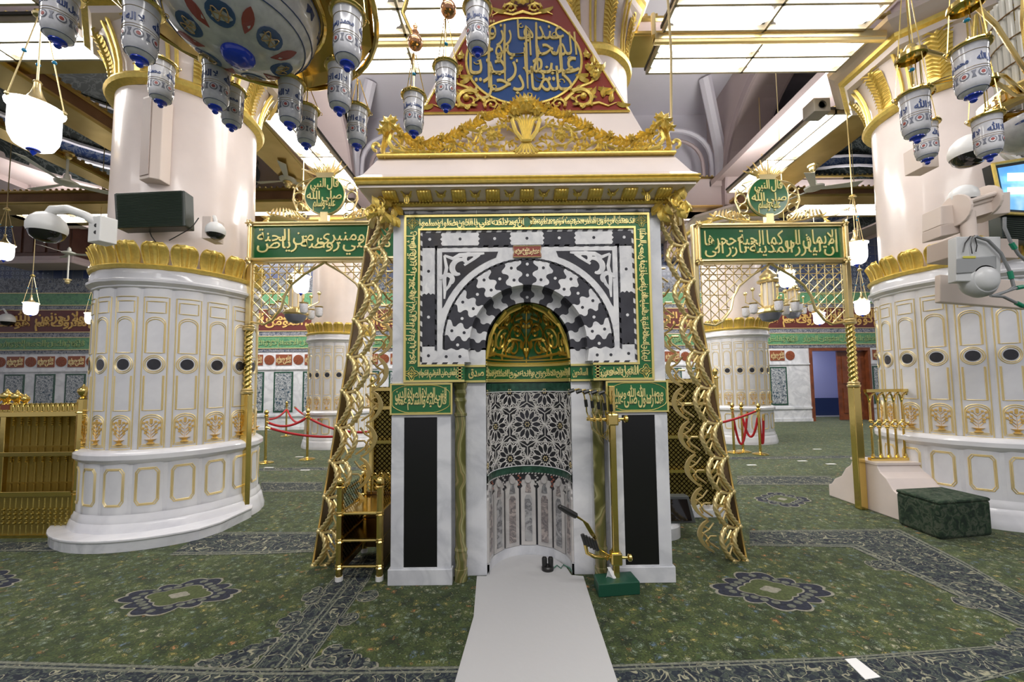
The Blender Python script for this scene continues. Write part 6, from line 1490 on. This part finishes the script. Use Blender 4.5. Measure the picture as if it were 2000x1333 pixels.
for k in range(6):
    a = -pi/2+.25+k*pi/3
    b.prism([(a+.30*cos(t), .70+.085*sin(t)) for t in [2*pi*j/18 for j in range(18)]], 0, .003, bowlf)
    b2.prism([(a+pi/6+.12*cos(t)*abs(cos(t)), .68+.10*sin(t)) for t in [2*pi*j/16 for j in range(16)]], 0, .003, bowlf)
    b3.tube([bowlf(a+.16*cos(u), .70+.045*sin(2*u), .004) for u in [2*pi*j/20 for j in range(20)]], .0022, 4, closed=True); b3.tube([bowlf(a-.2, .68, .004), bowlf(a+.2, .71, .004)], .002, 4)
b.build('blue_medallions', mat('bowl_blue', (.06, .12, .28), .3), bowl, kind='stuff'); b2.build('red_leaves', LRED, bowl, kind='stuff'); b3.build('gilt_script', LGILT, bowl, kind='stuff')
b = MB(); b.lathe([(.055, -.222), (.056, -.235), (.045, -.25), (.02, -.258), (.001, -.26)], 24, (cx, cy, cz)); b.build('blue_boss', BLUEG, CH, smooth=True)
b = MB()
for k in range(30):
    a = 2*pi*k/30; b.tube([(cx+.29*cos(a), cy+.29*sin(a), cz+.3), (cx+.29*cos(a), cy+.29*sin(a), cz+.0)], .01, 6)
b.build('crystal_rods', mat('crystal_rod', (.75, .72, .68), .08, 0, trans=.3), CH, smooth=True, kind='stuff')
b = MB()
for z, r in ((.0, .29), (.09, .30), (.3, .30)): b.tube([(cx+r*cos(u), cy+r*sin(u), cz+z) for u in [2*pi*k/36 for k in range(36)]], .012, 6, closed=True)
b.tube([(cx, cy, cz+.1), (cx, cy, 6.)], .02, 8); b.build('brass_cage', BRASS, CH, smooth=True, kind='stuff')
for i, (px, py, w, arm) in enumerate(((272, 132, 72, 1), (313, 211, 51, 1), (420, 223, 56, 0), (452, 258, 46, 1), (566, 256, 51, 0), (598, 294, 43, 1), (663, 228, 51, 0), (678, 141, 62, 0), (697, 296, 43, 1), (112, 95, 72, 1), (655, -2, 60, 0))):
    Yl = .1*FPX/w; P0 = at(px, py-110, Yl); inside = math.hypot(P0[0]-cx, P0[1]-cy) < .5
    X, Y, Z = hang_glass(CH, px, py, w, cz+.03 if inside else cz+.28, (GA, GB_)[i % 2])
    if not inside:
        a = atan2(Y-cy, X-cx); s0 = (cx+.48*cos(a), cy+.48*sin(a), cz+.02); e = (X, Y, cz+.28); m_ = ((s0[0]+e[0])/2, (s0[1]+e[1])/2, cz+.30)
        b = MB(); b.tube([(s0[0]*(1-u)**2+2*m_[0]*u*(1-u)+e[0]*u*u, s0[1]*(1-u)**2+2*m_[1]*u*(1-u)+e[1]*u*u, s0[2]*(1-u)**2+2*m_[2]*u*(1-u)+e[2]*u*u) for u in [k/8 for k in range(9)]], .010, 7); b.build('chandelier_arm', BRASS, CH, smooth=True)
# --- second chandelier above the niche: only its glasses and copper balls show
C2 = thing('copper_ball_chandelier', (-.35, 1.75, 3.95), 'chandelier of copper balls and enamelled glasses hanging just left of the blue roundel', 'chandelier')
def ball_at(px, py, Y, r):
    X, _, Z = at(px, py, Y); b = MB(); b.ball((X, Y, Z), r, 16, 10); b.lathe([(.012, r*.9), (.018, r+.015), (.008, r+.03), (.012, r+.045), (.004, r+.06)], 10, (X, Y, Z)); b.build('copper_ball', COPPER, C2, smooth=True); return X, Y, Z
for i, (px, py, w, bx, by, br) in enumerate(((808, 271, 43, 811, 83, .036), (871, 221, 46, 876, 18, .036), (933, 113, 51, 935, -70, .036))):
    Yl = .1*FPX/w; B = ball_at(bx, by, Yl, br); X, Y, Z = hang_glass(C2, px, py, w, B[2]-.03, (GB_, GB_, GB_)[i], True)
    b = MB(); b.tube([B, (B[0]-.06, B[1], B[2]+.15), (-.35, 1.75, 3.9)], .010, 7); b.build('chandelier_arm', BRASS, C2, smooth=True)
b = MB(); b.lathe([(.02, -.1), (.08, -.02), (.08, .03), (.02, .08)], 16, (-.35, 1.75, 3.95)); b.tube([(-.35, 1.75, 4.), (-.35, 1.75, 6)], .015, 8); b.build('chandelier_hub', BRASS, C2, smooth=True)
# --- right chandelier
C3 = thing('crystal_ring_chandelier', (2.95, 2.1, 3.6), 'brass ring chandelier with crystal drum and enamelled glasses at the upper right edge', 'chandelier')
rx, ry = 2.86, 2.02
for i, (px, py, w, bd_) in enumerate(((1902, 201, 68, True), (1792, 281, 58, True), (1812, 322, 47, False), (1934, 317, 55, False))):
    Yl = .1*FPX/w; X, Y, Z = hang_glass(C3, px, py, w, 3.40 if i != 0 else 3.5, (GB_, GA)[i % 2], bd_)
    b = MB(); b.lathe([(.012, .06), (.022, .045), (.028, .03), (.05, .018), (.052, .0), (.046, -.004)], 16, (X, Y, Z+.20)); b.build('bell_cap', BRASS, C3, smooth=True)
    b = MB(); b.tube([(X, Y, Z+.25), (X+(rx-X)*.3, Y+(ry-Y)*.3, Z+.30), (X+(rx-X)*.7, Y+(ry-Y)*.7, Z+.25), (rx, ry, 3.2)], .009, 7); b.build('chandelier_arm', BRASS, C3, smooth=True)
b = MB(); b.lathe([(.21, 0), (.215, -.03), (.19, -.09), (.13, -.13), (.05, -.15), (.001, -.15)], 32, (rx, ry, 3.06)); bw = b.build('porcelain_bowl', PORC, C3, smooth=True)
b = MB(); cyl3 = lambda a, c, d: (rx+(.216+d)*sin(a), ry-(.216+d)*cos(a), c)
for k in range(2): b.text('محمد رسول الله', -1.5+pi*k, 3.03, 2.6, .03, lambda a, c, d: (rx+(.20+.2*(c-3.0)+d)*sin(a), ry-(.20+.2*(c-3.)+d)*cos(a), c-.03), .002, .02, d0=.012)
b.build('bowl_lettering', LBLUE, bw, kind='stuff')
b = MB(); b.lathe([(.20, 0), (.25, .0), (.26, .02), (.26, .085), (.25, .10), (.20, .10)], 10, (rx, ry, 3.12)); rg = b.build('brass_ring', BRASS, C3)
b = MB()
for k in range(3): b.text('لا اله الا الله', -1.9+2.1*k, 3.145, 1.6, .05, lambda a, c, d: (rx+(.262+d)*sin(a), ry-(.262+d)*cos(a), c), .002, .02)
b.build('ring_lettering', LGILT, rg, kind='stuff')
b = MB()
for k in range(34): a = 2*pi*k/34; b.tube([(rx+.17*cos(a), ry+.17*sin(a), 3.22), (rx+.17*cos(a), ry+.17*sin(a), 3.75)], .013, 6)
b.build('crystal_drum', mat('crystal_drum', (.55, .54, .50), .15), C3, smooth=True, kind='stuff')
b = MB()
for z in (3.22, 3.36, 3.5, 3.64): b.tube([(rx+.186*cos(u), ry+.186*sin(u), z) for u in [2*pi*k/32 for k in range(32)]], .004, 5, closed=True)
b.build('drum_hoops', DBRONZE, C3, smooth=True, kind='stuff')
b = MB(); b.tube([(rx, ry, 3.3), (rx, ry, 6.)], .018, 8); b.tube([(rx-.2, ry-.08, 3.2), (rx-.24, ry-.1, 3.5), (rx-.14, ry-.05, 3.8)], .012, 6); b.build('brass_stem', BRASS, C3, smooth=True, kind='stuff')
# --- far small chandeliers under the signs
def far_chand(px, py, Y, s, label):
    X, _, Z = at(px, py, Y); t = thing('lantern_chandelier', (X, Y, Z), label, 'chandelier', 'small lantern chandeliers beyond the signs')
    c = (X, Y, Z)
    b = MB(); b.lathe([(.001, -.34*s), (.14*s, -.30*s), (.2*s, -.2*s), (.2*s, -.16*s)], 16, c); b.build('glass_bowl', LGREY, t, smooth=True)
    b = MB(); b.lathe([(.2*s, -.17*s), (.24*s, -.14*s), (.2*s, -.08*s), (.17*s, -.05*s), (.1*s, 0)], 12, c); b.build('brass_ring', PGOLD, t)
    b = MB(); b.lathe([(.15*s, .45*s), (.2*s, .47*s), (.21*s, .5*s), (.15*s, .55*s), (.16*s, .60*s), (.10*s, .68*s), (.02*s, .75*s), (.03*s, .8*s), (.01*s, .84*s)], 14, c); b.build('lantern_dome', PGOLD, t, smooth=True)
    b = MB(); b.lathe([(.12*s, -.05*s), (.12*s, .45*s)], 14, c); b.build('lantern_glass', mat('lantern_glass', (.72, .66, .58), .15), t, smooth=True)
    b = MB()
    for k in range(8): a = k*pi/4; b.tube([(X+.135*s*cos(a), Y+.135*s*sin(a), Z-.05*s), (X+.135*s*cos(a), Y+.135*s*sin(a), Z+.47*s)], .01*s, 4)
    b.tube([(X, Y, Z+.8*s), (X, Y, 9.8)], .012, 5); b.build('lantern_bars', PGOLD, t, smooth=True, kind='stuff')
    for k in range(6):
        a = k*pi/3+.3; x, y = X+.42*s*cos(a), Y+.42*s*sin(a)
        b = MB(); b.lathe([(.001, -.2*s), (.06*s, -.17*s), (.075*s, -.12*s), (.075*s, .0)], 10, (x, y, Z)); cu = b.build('glass_cup', PORC, t, smooth=True)
        b = MB(); b.tube([(X+.1*s*cos(a), Y+.1*s*sin(a), Z-.08*s), (x, y, Z+.12*s), (x, y, Z+.3*s)], .012*s, 5); b.lathe([(.08*s, 0), (.085*s, .01*s), (.02*s, .03*s)], 10, (x, y, Z+.02)); b.ball((x, y, Z+.3*s), .04*s, 8, 5); b.build('cup_bracket', PGOLD, cu, smooth=True)
far_chand(578, 600, 9.5, 1.2, 'small lantern chandelier with grey cups below the left green sign'); far_chand(1503, 597, 9.5, 1.2, 'tall lantern chandelier with grey cups below the right green sign'); far_chand(1548, 600, 12.3, 1.1, 'farther lantern chandelier beside the distant right pillar')
for o in HID:
    for c in list(o.children): bpy.data.objects.remove(c)
    bpy.data.objects.remove(o)
# =================================================================== ceiling fans
def fan(px, py, Y, ztop, R_, a0, label):
    X, _, Z = at(px, py, Y); t = thing('ceiling_fan', (X, Y, Z), label, 'ceiling fan', 'cream three-blade ceiling fans')
    FM = mat('fan_cream_metal', (.55, .55, .50), .35)
    b = MB(); b.lathe([(.001, -.06), (.10, -.055), (.16, -.03), (.17, 0), (.12, .025), (.05, .05), (.045, .12), (.02, .17)], 20, (X, Y, Z)); b.build('motor_housing', FM, t, smooth=True, ang=40)
    b = MB(); b.tube([(X, Y, Z+.1), (X, Y, ztop-.06)], .02, 8); b.build('down_rod', FM, t, smooth=True)
    b = MB(); b.lathe([(.03, -.14), (.06, -.10), (.06, -.04), (.09, -.03), (.09, 0)], 12, (X, Y, ztop)); b.build('ceiling_cup', PGOLD, t, smooth=True, ang=30)
    for k in range(3):
        a = a0+k*2*pi/3; e = np.array([cos(a), sin(a)]); n = np.array([-e[1], e[0]])
        q = lambda r, w, z: (X+e[0]*r+n[0]*w, Y+e[1]*r+n[1]*w, Z+z)
        b = MB(); b.hexa([q(.15, -.05, -.02), q(R_, -.09, .0), q(R_-.04, .07, -.035), q(.15, .04, -.045)], [q(.15, -.05, -.012), q(R_, -.09, .008), q(R_-.04, .07, -.027), q(.15, .04, -.037)]); b.build('fan_blade', FM, t, bevel=.003)
fan(130, 356, 7.3, 6.15, 1.0, 2.9, 'ceiling fan between the glowing lamp and the left pillar')
fan(562, 350, 8.4, 6.1, .75, .9, 'ceiling fan just right of the near left pillar shaft')
fan(1590, 366, 7.6, 5.9, .8, -.2, 'ceiling fan between right sign roundel and near right pillar')
fan(135, 494, 12.0, 5.0, .8, .5, 'distant ceiling fan in front of the timber gallery')
# =================================================================== electronics on the left pillar
t = thing('dark_display_panel', (-4.13, 4.4, 3.7), 'dark green-black ribbed display panel hung on the near left pillar', 'display')
c4 = [at(226, 446, 4.25), at(362, 442, 4.42), at(360, 372, 4.42), at(222, 378, 4.25)]
b = MB(); b.hexa([c4[0], c4[1], c4[2], c4[3]][::1], [(p[0]-.02, p[1]+.16, p[2]) for p in c4]); b.build('display_housing', mat('housing_black_green', (.018, .028, .022), .35), t, bevel=.01)
b = MB(); A0, A1, A2, A3 = [np.array(p) for p in c4]
for k in range(28):
    u = (k+.5)/28; p = A0*(1-u)+A3*u; q = A1*(1-u)+A2*u; e = (q-p)*.035
    b.tube([tuple(p+e+np.array([0, -.006, 0])), tuple(q-e+np.array([0, -.006, 0]))], .004, 4)
b.build('display_ribs', mat('rib_green', (.04, .06, .045), .4), t, kind='stuff')
t = thing('column_loudspeaker', (-4.14, 4.5, 4.5), 'tall beige column loudspeaker above the dark display on the left pillar', 'loudspeaker')
b = MB(); pz = [(-.11, 0), (-.09, .10), (.09, .10), (.11, 0)]
b.prism([(-.14, .14), (-.14, .0), (.02, -.05), (.10, .0), (.10, .14)], 4.08, 5.08, lambda a, c, d: (-4.14+a, 4.46+c, d)); b.build('speaker_body', BEIGEP, t, bevel=.008)
b = MB(); b.prism([(-.125, -.008), (.015, -.055), (.015, -.06), (-.125, -.015)], 4.12, 5.04, lambda a, c, d: (-4.14+a, 4.46+c, d)); b.build('speaker_grille', mat('grille_taupe', (.50, .42, .39), .6), t)
b = MB(); b.box(-4.15, -4.1, 4.5, 4.66, 4.2, 4.26); b.box(-4.15, -4.1, 4.5, 4.66, 4.85, 4.91); b.build('speaker_brackets', BEIGEP, t, kind='stuff')
b = MB(); b.tube([at(290, 447, 4.45), at(296, 462, 4.42), at(304, 473, 4.40)], .006, 5); b.tube([at(330, 470, 4.45), at(352, 458, 4.48), at(368, 449, 4.5), at(378, 440, 4.5), at(388, 426, 4.55)], .006, 5); tag(b.build('black_cable', BLACKPL, smooth=True, kind=None), 'thin black cables from display and camera down to the left gilded crown', 'cable')
def dome_cam(name, px, py, Y, r, label, tilt=0., cat='security camera', box=None):
    X, _, Z = at(px, py, Y); t = thing(name, (X, Y, Z), label, cat)
    b = MB(); b.lathe([(.001, r*1.05), (r*.3, r*1.02), (r*.6, r*.86), (r*.86, r*.56), (r, .15*r), (r, -.15*r), (r*.93, -.36*r)], 24, (X, Y, Z)); b.build('camera_housing', WHITEP, t, smooth=True)
    b = MB(); b.lathe([(r*.91, -.34*r), (r*.80, -.66*r), (r*.52, -.90*r), (r*.2, -1.0*r), (.001, -1.02*r)], 24, (X, Y, Z)); b.build('smoked_dome', SMOKE, t, smooth=True)
    return t, (X, Y, Z)
t, c = dome_cam('dome_camera', 92, 445, 3.9, .148, 'large white ball camera on a curved arm left of the near left pillar')
b = MB(); b.tube([(c[0], c[1], c[2]+.12), (c[0]+.05, c[1], c[2]+.18), (c[0]+.2, c[1], c[2]+.19), (c[0]+.38, c[1], c[2]+.12), (c[0]+.52, c[1]+.05, c[2]+.02)], [.04, .045, .04, .04, .06], 12); b.build('camera_arm', WHITEP, t, smooth=True)
X, _, Z = at(203, 452, 3.95)
b = MB(); b.hexa([(X-.11, 3.9, Z-.13), (X+.05, 3.86, Z-.13), (X+.11, 3.98, Z-.13), (X-.06, 4.04, Z-.13)], [(X-.11, 3.9, Z+.13), (X+.05, 3.86, Z+.13), (X+.11, 3.98, Z+.13), (X-.06, 4.04, Z+.13)]); b.build('junction_box', WHITEP, t, bevel=.008)
b = MB()
for z in (.03, -.04): b.prism([(X+.0+.022*cos(u), Z+z+.02*sin(u)) for u in [2*pi*k/12 for k in range(12)]], 3.872, 3.885, lambda a, cc, d: (a, d, cc))
b.build('box_vents', BLACKPL, t, kind='stuff')
t, c = dome_cam('dome_camera', 421, 452, 4.5, .10, 'small white dome camera on the left pillar above the gilded crown')
b = MB(); b.box(c[0]-.12, c[0]-.02, 4.45, 4.66, c[2]-.1, c[2]+.16); b.build('wall_bracket', BEIGEP, t, bevel=.005)
b = MB(); b.tube([(c[0], c[1], c[2]+.1), (c[0]-.02, c[1], c[2]+.17), (c[0]-.08, c[1]+.05, c[2]+.17)], .022, 8); b.build('bracket_arm', WHITEP, t, smooth=True)
t, c = dome_cam('dome_camera', 14, 625, 14.6, .22, 'distant white dome camera at the left edge over the maroon band'); b = MB(); b.tube([(c[0], c[1], c[2]+.2), (c[0]-.15, c[1], c[2]+.4), (c[0]-.5, c[1]+.2, c[2]+.4)], .03, 8); b.build('camera_arm', WHITEP, t, smooth=True)
t, c = dome_cam('wall_light_camera', 1893, 296, 4.0, .16, 'white dome camera above the bracket boxes at right')
b = MB(); b.box(c[0]-.28, c[0]-.1, 4.2, 4.4, c[2]-.05, c[2]+.22); b.build('mount_plate', BEIGEP, t, bevel=.005)
t, c = dome_cam('dome_camera', 1881, 386, 3.75, .11, 'low white dome camera between the beige boxes at right')
# right beige bracket assembly carrying a grey unit
t = thing('beige_bracket_assembly', at(1920, 400, 3.8), 'beige metal boxes and saddle bracket fixed to the near right pillar', 'bracket')
def pxbox(x0, y0, x1, y1, Ya, Yb, name, m, skew=0, par=None):
    p = [at(x0, y1, Ya), at(x1, y1+skew, Ya), at(x1, y0+skew, Ya), at(x0, y0, Ya)]
    b = MB(); b.hexa(p, [(q[0]+.02, q[1]+(Yb-Ya), q[2]) for q in p]); return b.build(name, m, par or t, bevel=.008)
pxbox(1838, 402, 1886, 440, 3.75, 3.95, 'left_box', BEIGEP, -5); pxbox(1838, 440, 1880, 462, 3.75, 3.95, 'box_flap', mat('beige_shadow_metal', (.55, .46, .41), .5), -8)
pxbox(1935, 378, 1974, 420, 3.7, 3.95, 'right_box', BEIGEP, -4)
b = MB(); P1 = at(1886, 396, 3.65); P2 = at(1945, 378, 3.65)
for k in range(4): b.tube([(P1[0], P1[1]+.03*k, P1[2]+.0-.035*k), (P2[0], P2[1]+.03*k, P2[2]-.035*k)], .022, 8)
b.hexa([(P1[0], 3.68, P1[2]-.16), (P2[0], 3.68, P2[2]-.16), (P2[0], 3.9, P2[2]-.16), (P1[0], 3.9, P1[2]-.16)], [(P1[0], 3.68, P1[2]), (P2[0], 3.68, P2[2]), (P2[0], 3.9, P2[2]), (P1[0], 3.9, P1[2])]); b.build('saddle_grip', BEIGEP, t, smooth=True, ang=30)
for P_ in (P1, P2):
    b = MB(); b.prism([(3.62+.12*cos(u)*1.2+.12, P_[2]-.04+.15*sin(u)) for u in [2*pi*k/20 for k in range(20)]], P_[0]-.012, P_[0]+.012, lambda a, c_, d: (d, a, c_)); b.build('end_cheek', BEIGEP, t, bevel=.004)
b = MB(); q = at(1915, 432, 3.6); b.tube([(q[0], 3.7, q[2]-.12), (q[0], 3.7, q[2]+.12)], .055, 16); b.build('drop_stem', BEIGEP, t, smooth=True, ang=40)
pxbox(1836, 536, 2010, 590, 3.85, 3.92, 'backing_tray', BEIGEP, 14)
pxbox(1865, 462, 1990, 500, 4.0, 4.3, 'rear_plate', mat('beige_shadow_metal', ()), 5)
t = thing('grey_sensor_unit', at(1908, 520, 3.5), 'light grey plastic sensor unit with round lower lens hanging from the beige bracket', 'device')
GP = mat('light_grey_plastic', (.56, .57, .58), .4); GP2 = mat('mid_grey_label', (.30, .31, .32), .5)
pxbox(1868, 462, 1955, 550, 3.45, 3.54, 'unit_body', GP, 0)
pxbox(1868, 505, 1946, 535, 3.44, 3.46, 'grey_label', GP2, -6)
pxbox(1880, 500, 1905, 505, 3.435, 3.445, 'yellow_sticker', mat('yellow_sticker', (.6, .55, .08), .5), 0)
X, _, Z = at(1912, 548, 3.5)
b = MB(); b.lathe([(.001, .12), (.12, .12), (.15, .09), (.155, .04), (.13, .0)], 24, fn=lambda x, y, z: (X+x, 3.56-z, Z+y)); b.build('round_lens_ring', GP, t, smooth=True)
b = MB(); b.lathe([(.11, 0), (.10, .02), (.07, .04), (.03, .048), (.001, .05)], 24, fn=lambda x, y, z: (X+x, 3.442-z, Z+y)); b.build('lens_bulge', mat('lens_grey', (.62, .63, .64), .3), t, smooth=True)
b = MB(); b.tube([at(1895, 462, 3.44), at(1885, 475, 3.43), at(1881, 493, 3.43)], .005, 5); b.tube([at(1900, 462, 3.44), at(1896, 478, 3.43), at(1899, 496, 3.43)], .004, 5); b.tube([at(1903, 460, 3.44), at(1908, 480, 3.43), at(1906, 492, 3.43)], .004, 5); b.build('thin_wires', BLACKPL, t, smooth=True, kind='stuff')
GC = mat('grey_cable', (.22, .23, .24), .5)
for pts, lb in (([(1905, 462), (1930, 470), (1955, 495), (1972, 530), (1980, 560), (1970, 568), (1945, 578)], 'grey cable arching from the grey sensor unit to the green ties'), ([(1962, 425), (1962, 445), (1975, 475), (1990, 498), (2010, 515)], 'grey cable with green wrap dropping from the right beige box'), ([(1935, 578), (1960, 580), (1985, 592), (2010, 605)], 'thick grey cable leaving under the beige tray'), ([(1940, 578), (1965, 570), (1985, 563), (2010, 558)], 'grey cable with green ties crossing the beige tray')):
    tc_ = thing('grey_cable', at(*pts[0], 3.4), lb, 'cable'); b = MB(); b.tube([at(x, y, 3.42) for x, y in pts], .012, 8); b.build('cable_sheath', GC, tc_, smooth=True)
    k = len(pts)//2; b = MB(); b.tube([at(*pts[k], 3.42), tuple((np.array(at(*pts[k], 3.42))+np.array(at(*pts[k+1], 3.42)))/2)], .018, 8); b.build('green_tie', mat('green_tape', (.01, .22, .12), .4), tc_, smooth=True)
# gold framed screen, clock and second dark panel at the right edge
t = thing('gold_framed_screen', at(2000, 350, 4.2), 'gold framed blue information screen at the right edge', 'screen')
p = [np.array(at(1955, 418, 4.1)), np.array(at(2075, 425, 4.3)), np.array(at(2075, 300, 4.3)), np.array(at(1935, 322, 4.1))]
b = MB(); b.hexa(p, [q+np.array([0, .08, 0]) for q in p]); b.build('screen_body', BLACKPL, t)
c_ = sum(p)/4
sc_ = [c_+(q-c_)*.84+np.array([0, -.008, 0]) for q in p]
def scr(nt, v, b):
    n = nd(nt, 'ShaderNodeTexNoise', v, Scale=2.5, Detail=3); c = ramp(nt, n.outputs['Fac'], [(.35, (.10, .35, .75)), (.55, (.18, .48, .85)), (.7, (.5, .75, .95))])
    nt.links.new(c, b.inputs['Emission Color']); b.inputs['Emission Strength'].default_value = .7; return c
b = MB(); b.hexa(sc_, [q+np.array([0, .004, 0]) for q in sc_]); b.build('lit_screen', nmat('blue_screen', scr, .15), t)
b = MB()
for i in range(4):
    a, c = p[i], p[(i+1) % 4]
    for o_ in (0, .025): b.tube([tuple(a+(c_-a)*o_+np.array([0, -.015, 0])), tuple(c+(c_-c)*o_+np.array([0, -.015, 0]))], .014, 6)
b.build('gold_frame', GOLD, t, smooth=True, kind='stuff')
for y, h_, nm in ((345, 9, 'a'), (372, 8, 'b')):
    q = [np.array(at(1968, y+h_, 4.09)), np.array(at(2060, y+h_-2, 4.2)), np.array(at(2060, y-h_, 4.2)), np.array(at(1968, y-h_+2, 4.09))]; b = MB(); b.hexa(q, [v+np.array([0, .004, 0]) for v in q]); b.build('screen_stripe', mat('screen_white', (.85, .9, 1.), .3, emit=.9), t)
t = thing('wall_clock', at(1990, 282, 4.15), 'white round clock with Roman hour marks above the gold framed screen', 'clock')
X, _, Z = at(1995, 275, 4.2)
b = MB(); b.lathe([(.001, 0), (.21, 0), (.23, .02), (.23, .05)], 32, fn=lambda x, y, z: (X+x, 4.2+z, Z+y)); b.build('clock_face', mat('clock_white', (.75, .75, .75), .4), t, smooth=True, ang=30)
b = MB(lambda a, c, d: (X+a, 4.198-d, Z+c))
for k in range(12):
    a = k*pi/6
    if k == 9: continue
    for q in (-.025, .0, .025): b.tube([(.14*cos(a)-q*sin(a), .14*sin(a)+q*cos(a), .002), (.185*cos(a)-q*sin(a), .185*sin(a)+q*cos(a), .002)], .004, 4)
b.text('6', -.025, -.19, .05, .06, None, .004, .02); b.tube([(0, 0, .008), (-.12, .03, .008)], .006, 4); b.tube([(0, 0, .01), (.05, -.1, .01)], .005, 4)
b.build('clock_marks', BLACKPL, t, kind='stuff')
t = thing('dark_display_panel', at(2000, 430, 4.2), 'dark ribbed display panel below the gold framed screen at the right edge', 'display')
p = [at(1958, 465, 4.15), at(2080, 480, 4.3), at(2080, 400, 4.3), at(1955, 404, 4.15)]
b = MB(); b.hexa(p, [(q[0], q[1]+.12, q[2]) for q in p]); b.build('display_housing', mat('housing_black_green', ()), t, bevel=.008)
b = MB(); A0, A1, A2, A3 = [np.array(q) for q in p]
for k in range(16): u = (k+.5)/16; b.tube([tuple(A0*(1-u)+A3*u+np.array([.02, -.005, 0])), tuple(A1*(1-u)+A2*u+np.array([0, -.005, 0]))], .005, 4)
b.build('display_ribs', mat('rib_green', ()), t, kind='stuff')
# hanging tubular conduit right of the crest, and spotlight by the right beam
b = MB(); p0 = at(1311, 235, 3.6); p1 = at(1303, -20, 3.75); b.tube([p0, ((p0[0]+p1[0])/2+.02, (p0[1]+p1[1])/2, (p0[2]+p1[2])/2), p1], .012, 8, ridge=.15, twist=200, lobes=1); tag(b.build('hanging_conduit', PGOLD, smooth=True), 'gilt flexible conduit rising above the right end of the crest', 'conduit')
t = thing('grey_spotlight', at(1605, 208, 6.2), 'grey spotlight box fixed at the end of the right lamp panel', 'spotlight')
X, Y, Z = at(1605, 205, 6.0); b = MB(); b.box(X-.12, X+.14, Y, Y+.25, Z-.1, Z+.12); b.build('spotlight_box', mat('spot_grey', (.25, .24, .23), .5), t, bevel=.01)
b = MB(); b.lathe([(.001, 0), (.05, 0), (.06, .02)], 14, fn=lambda x, y, z: (X+x, Y-z, Z+y)); b.build('spotlight_lens', BLACKPL, t, smooth=True)
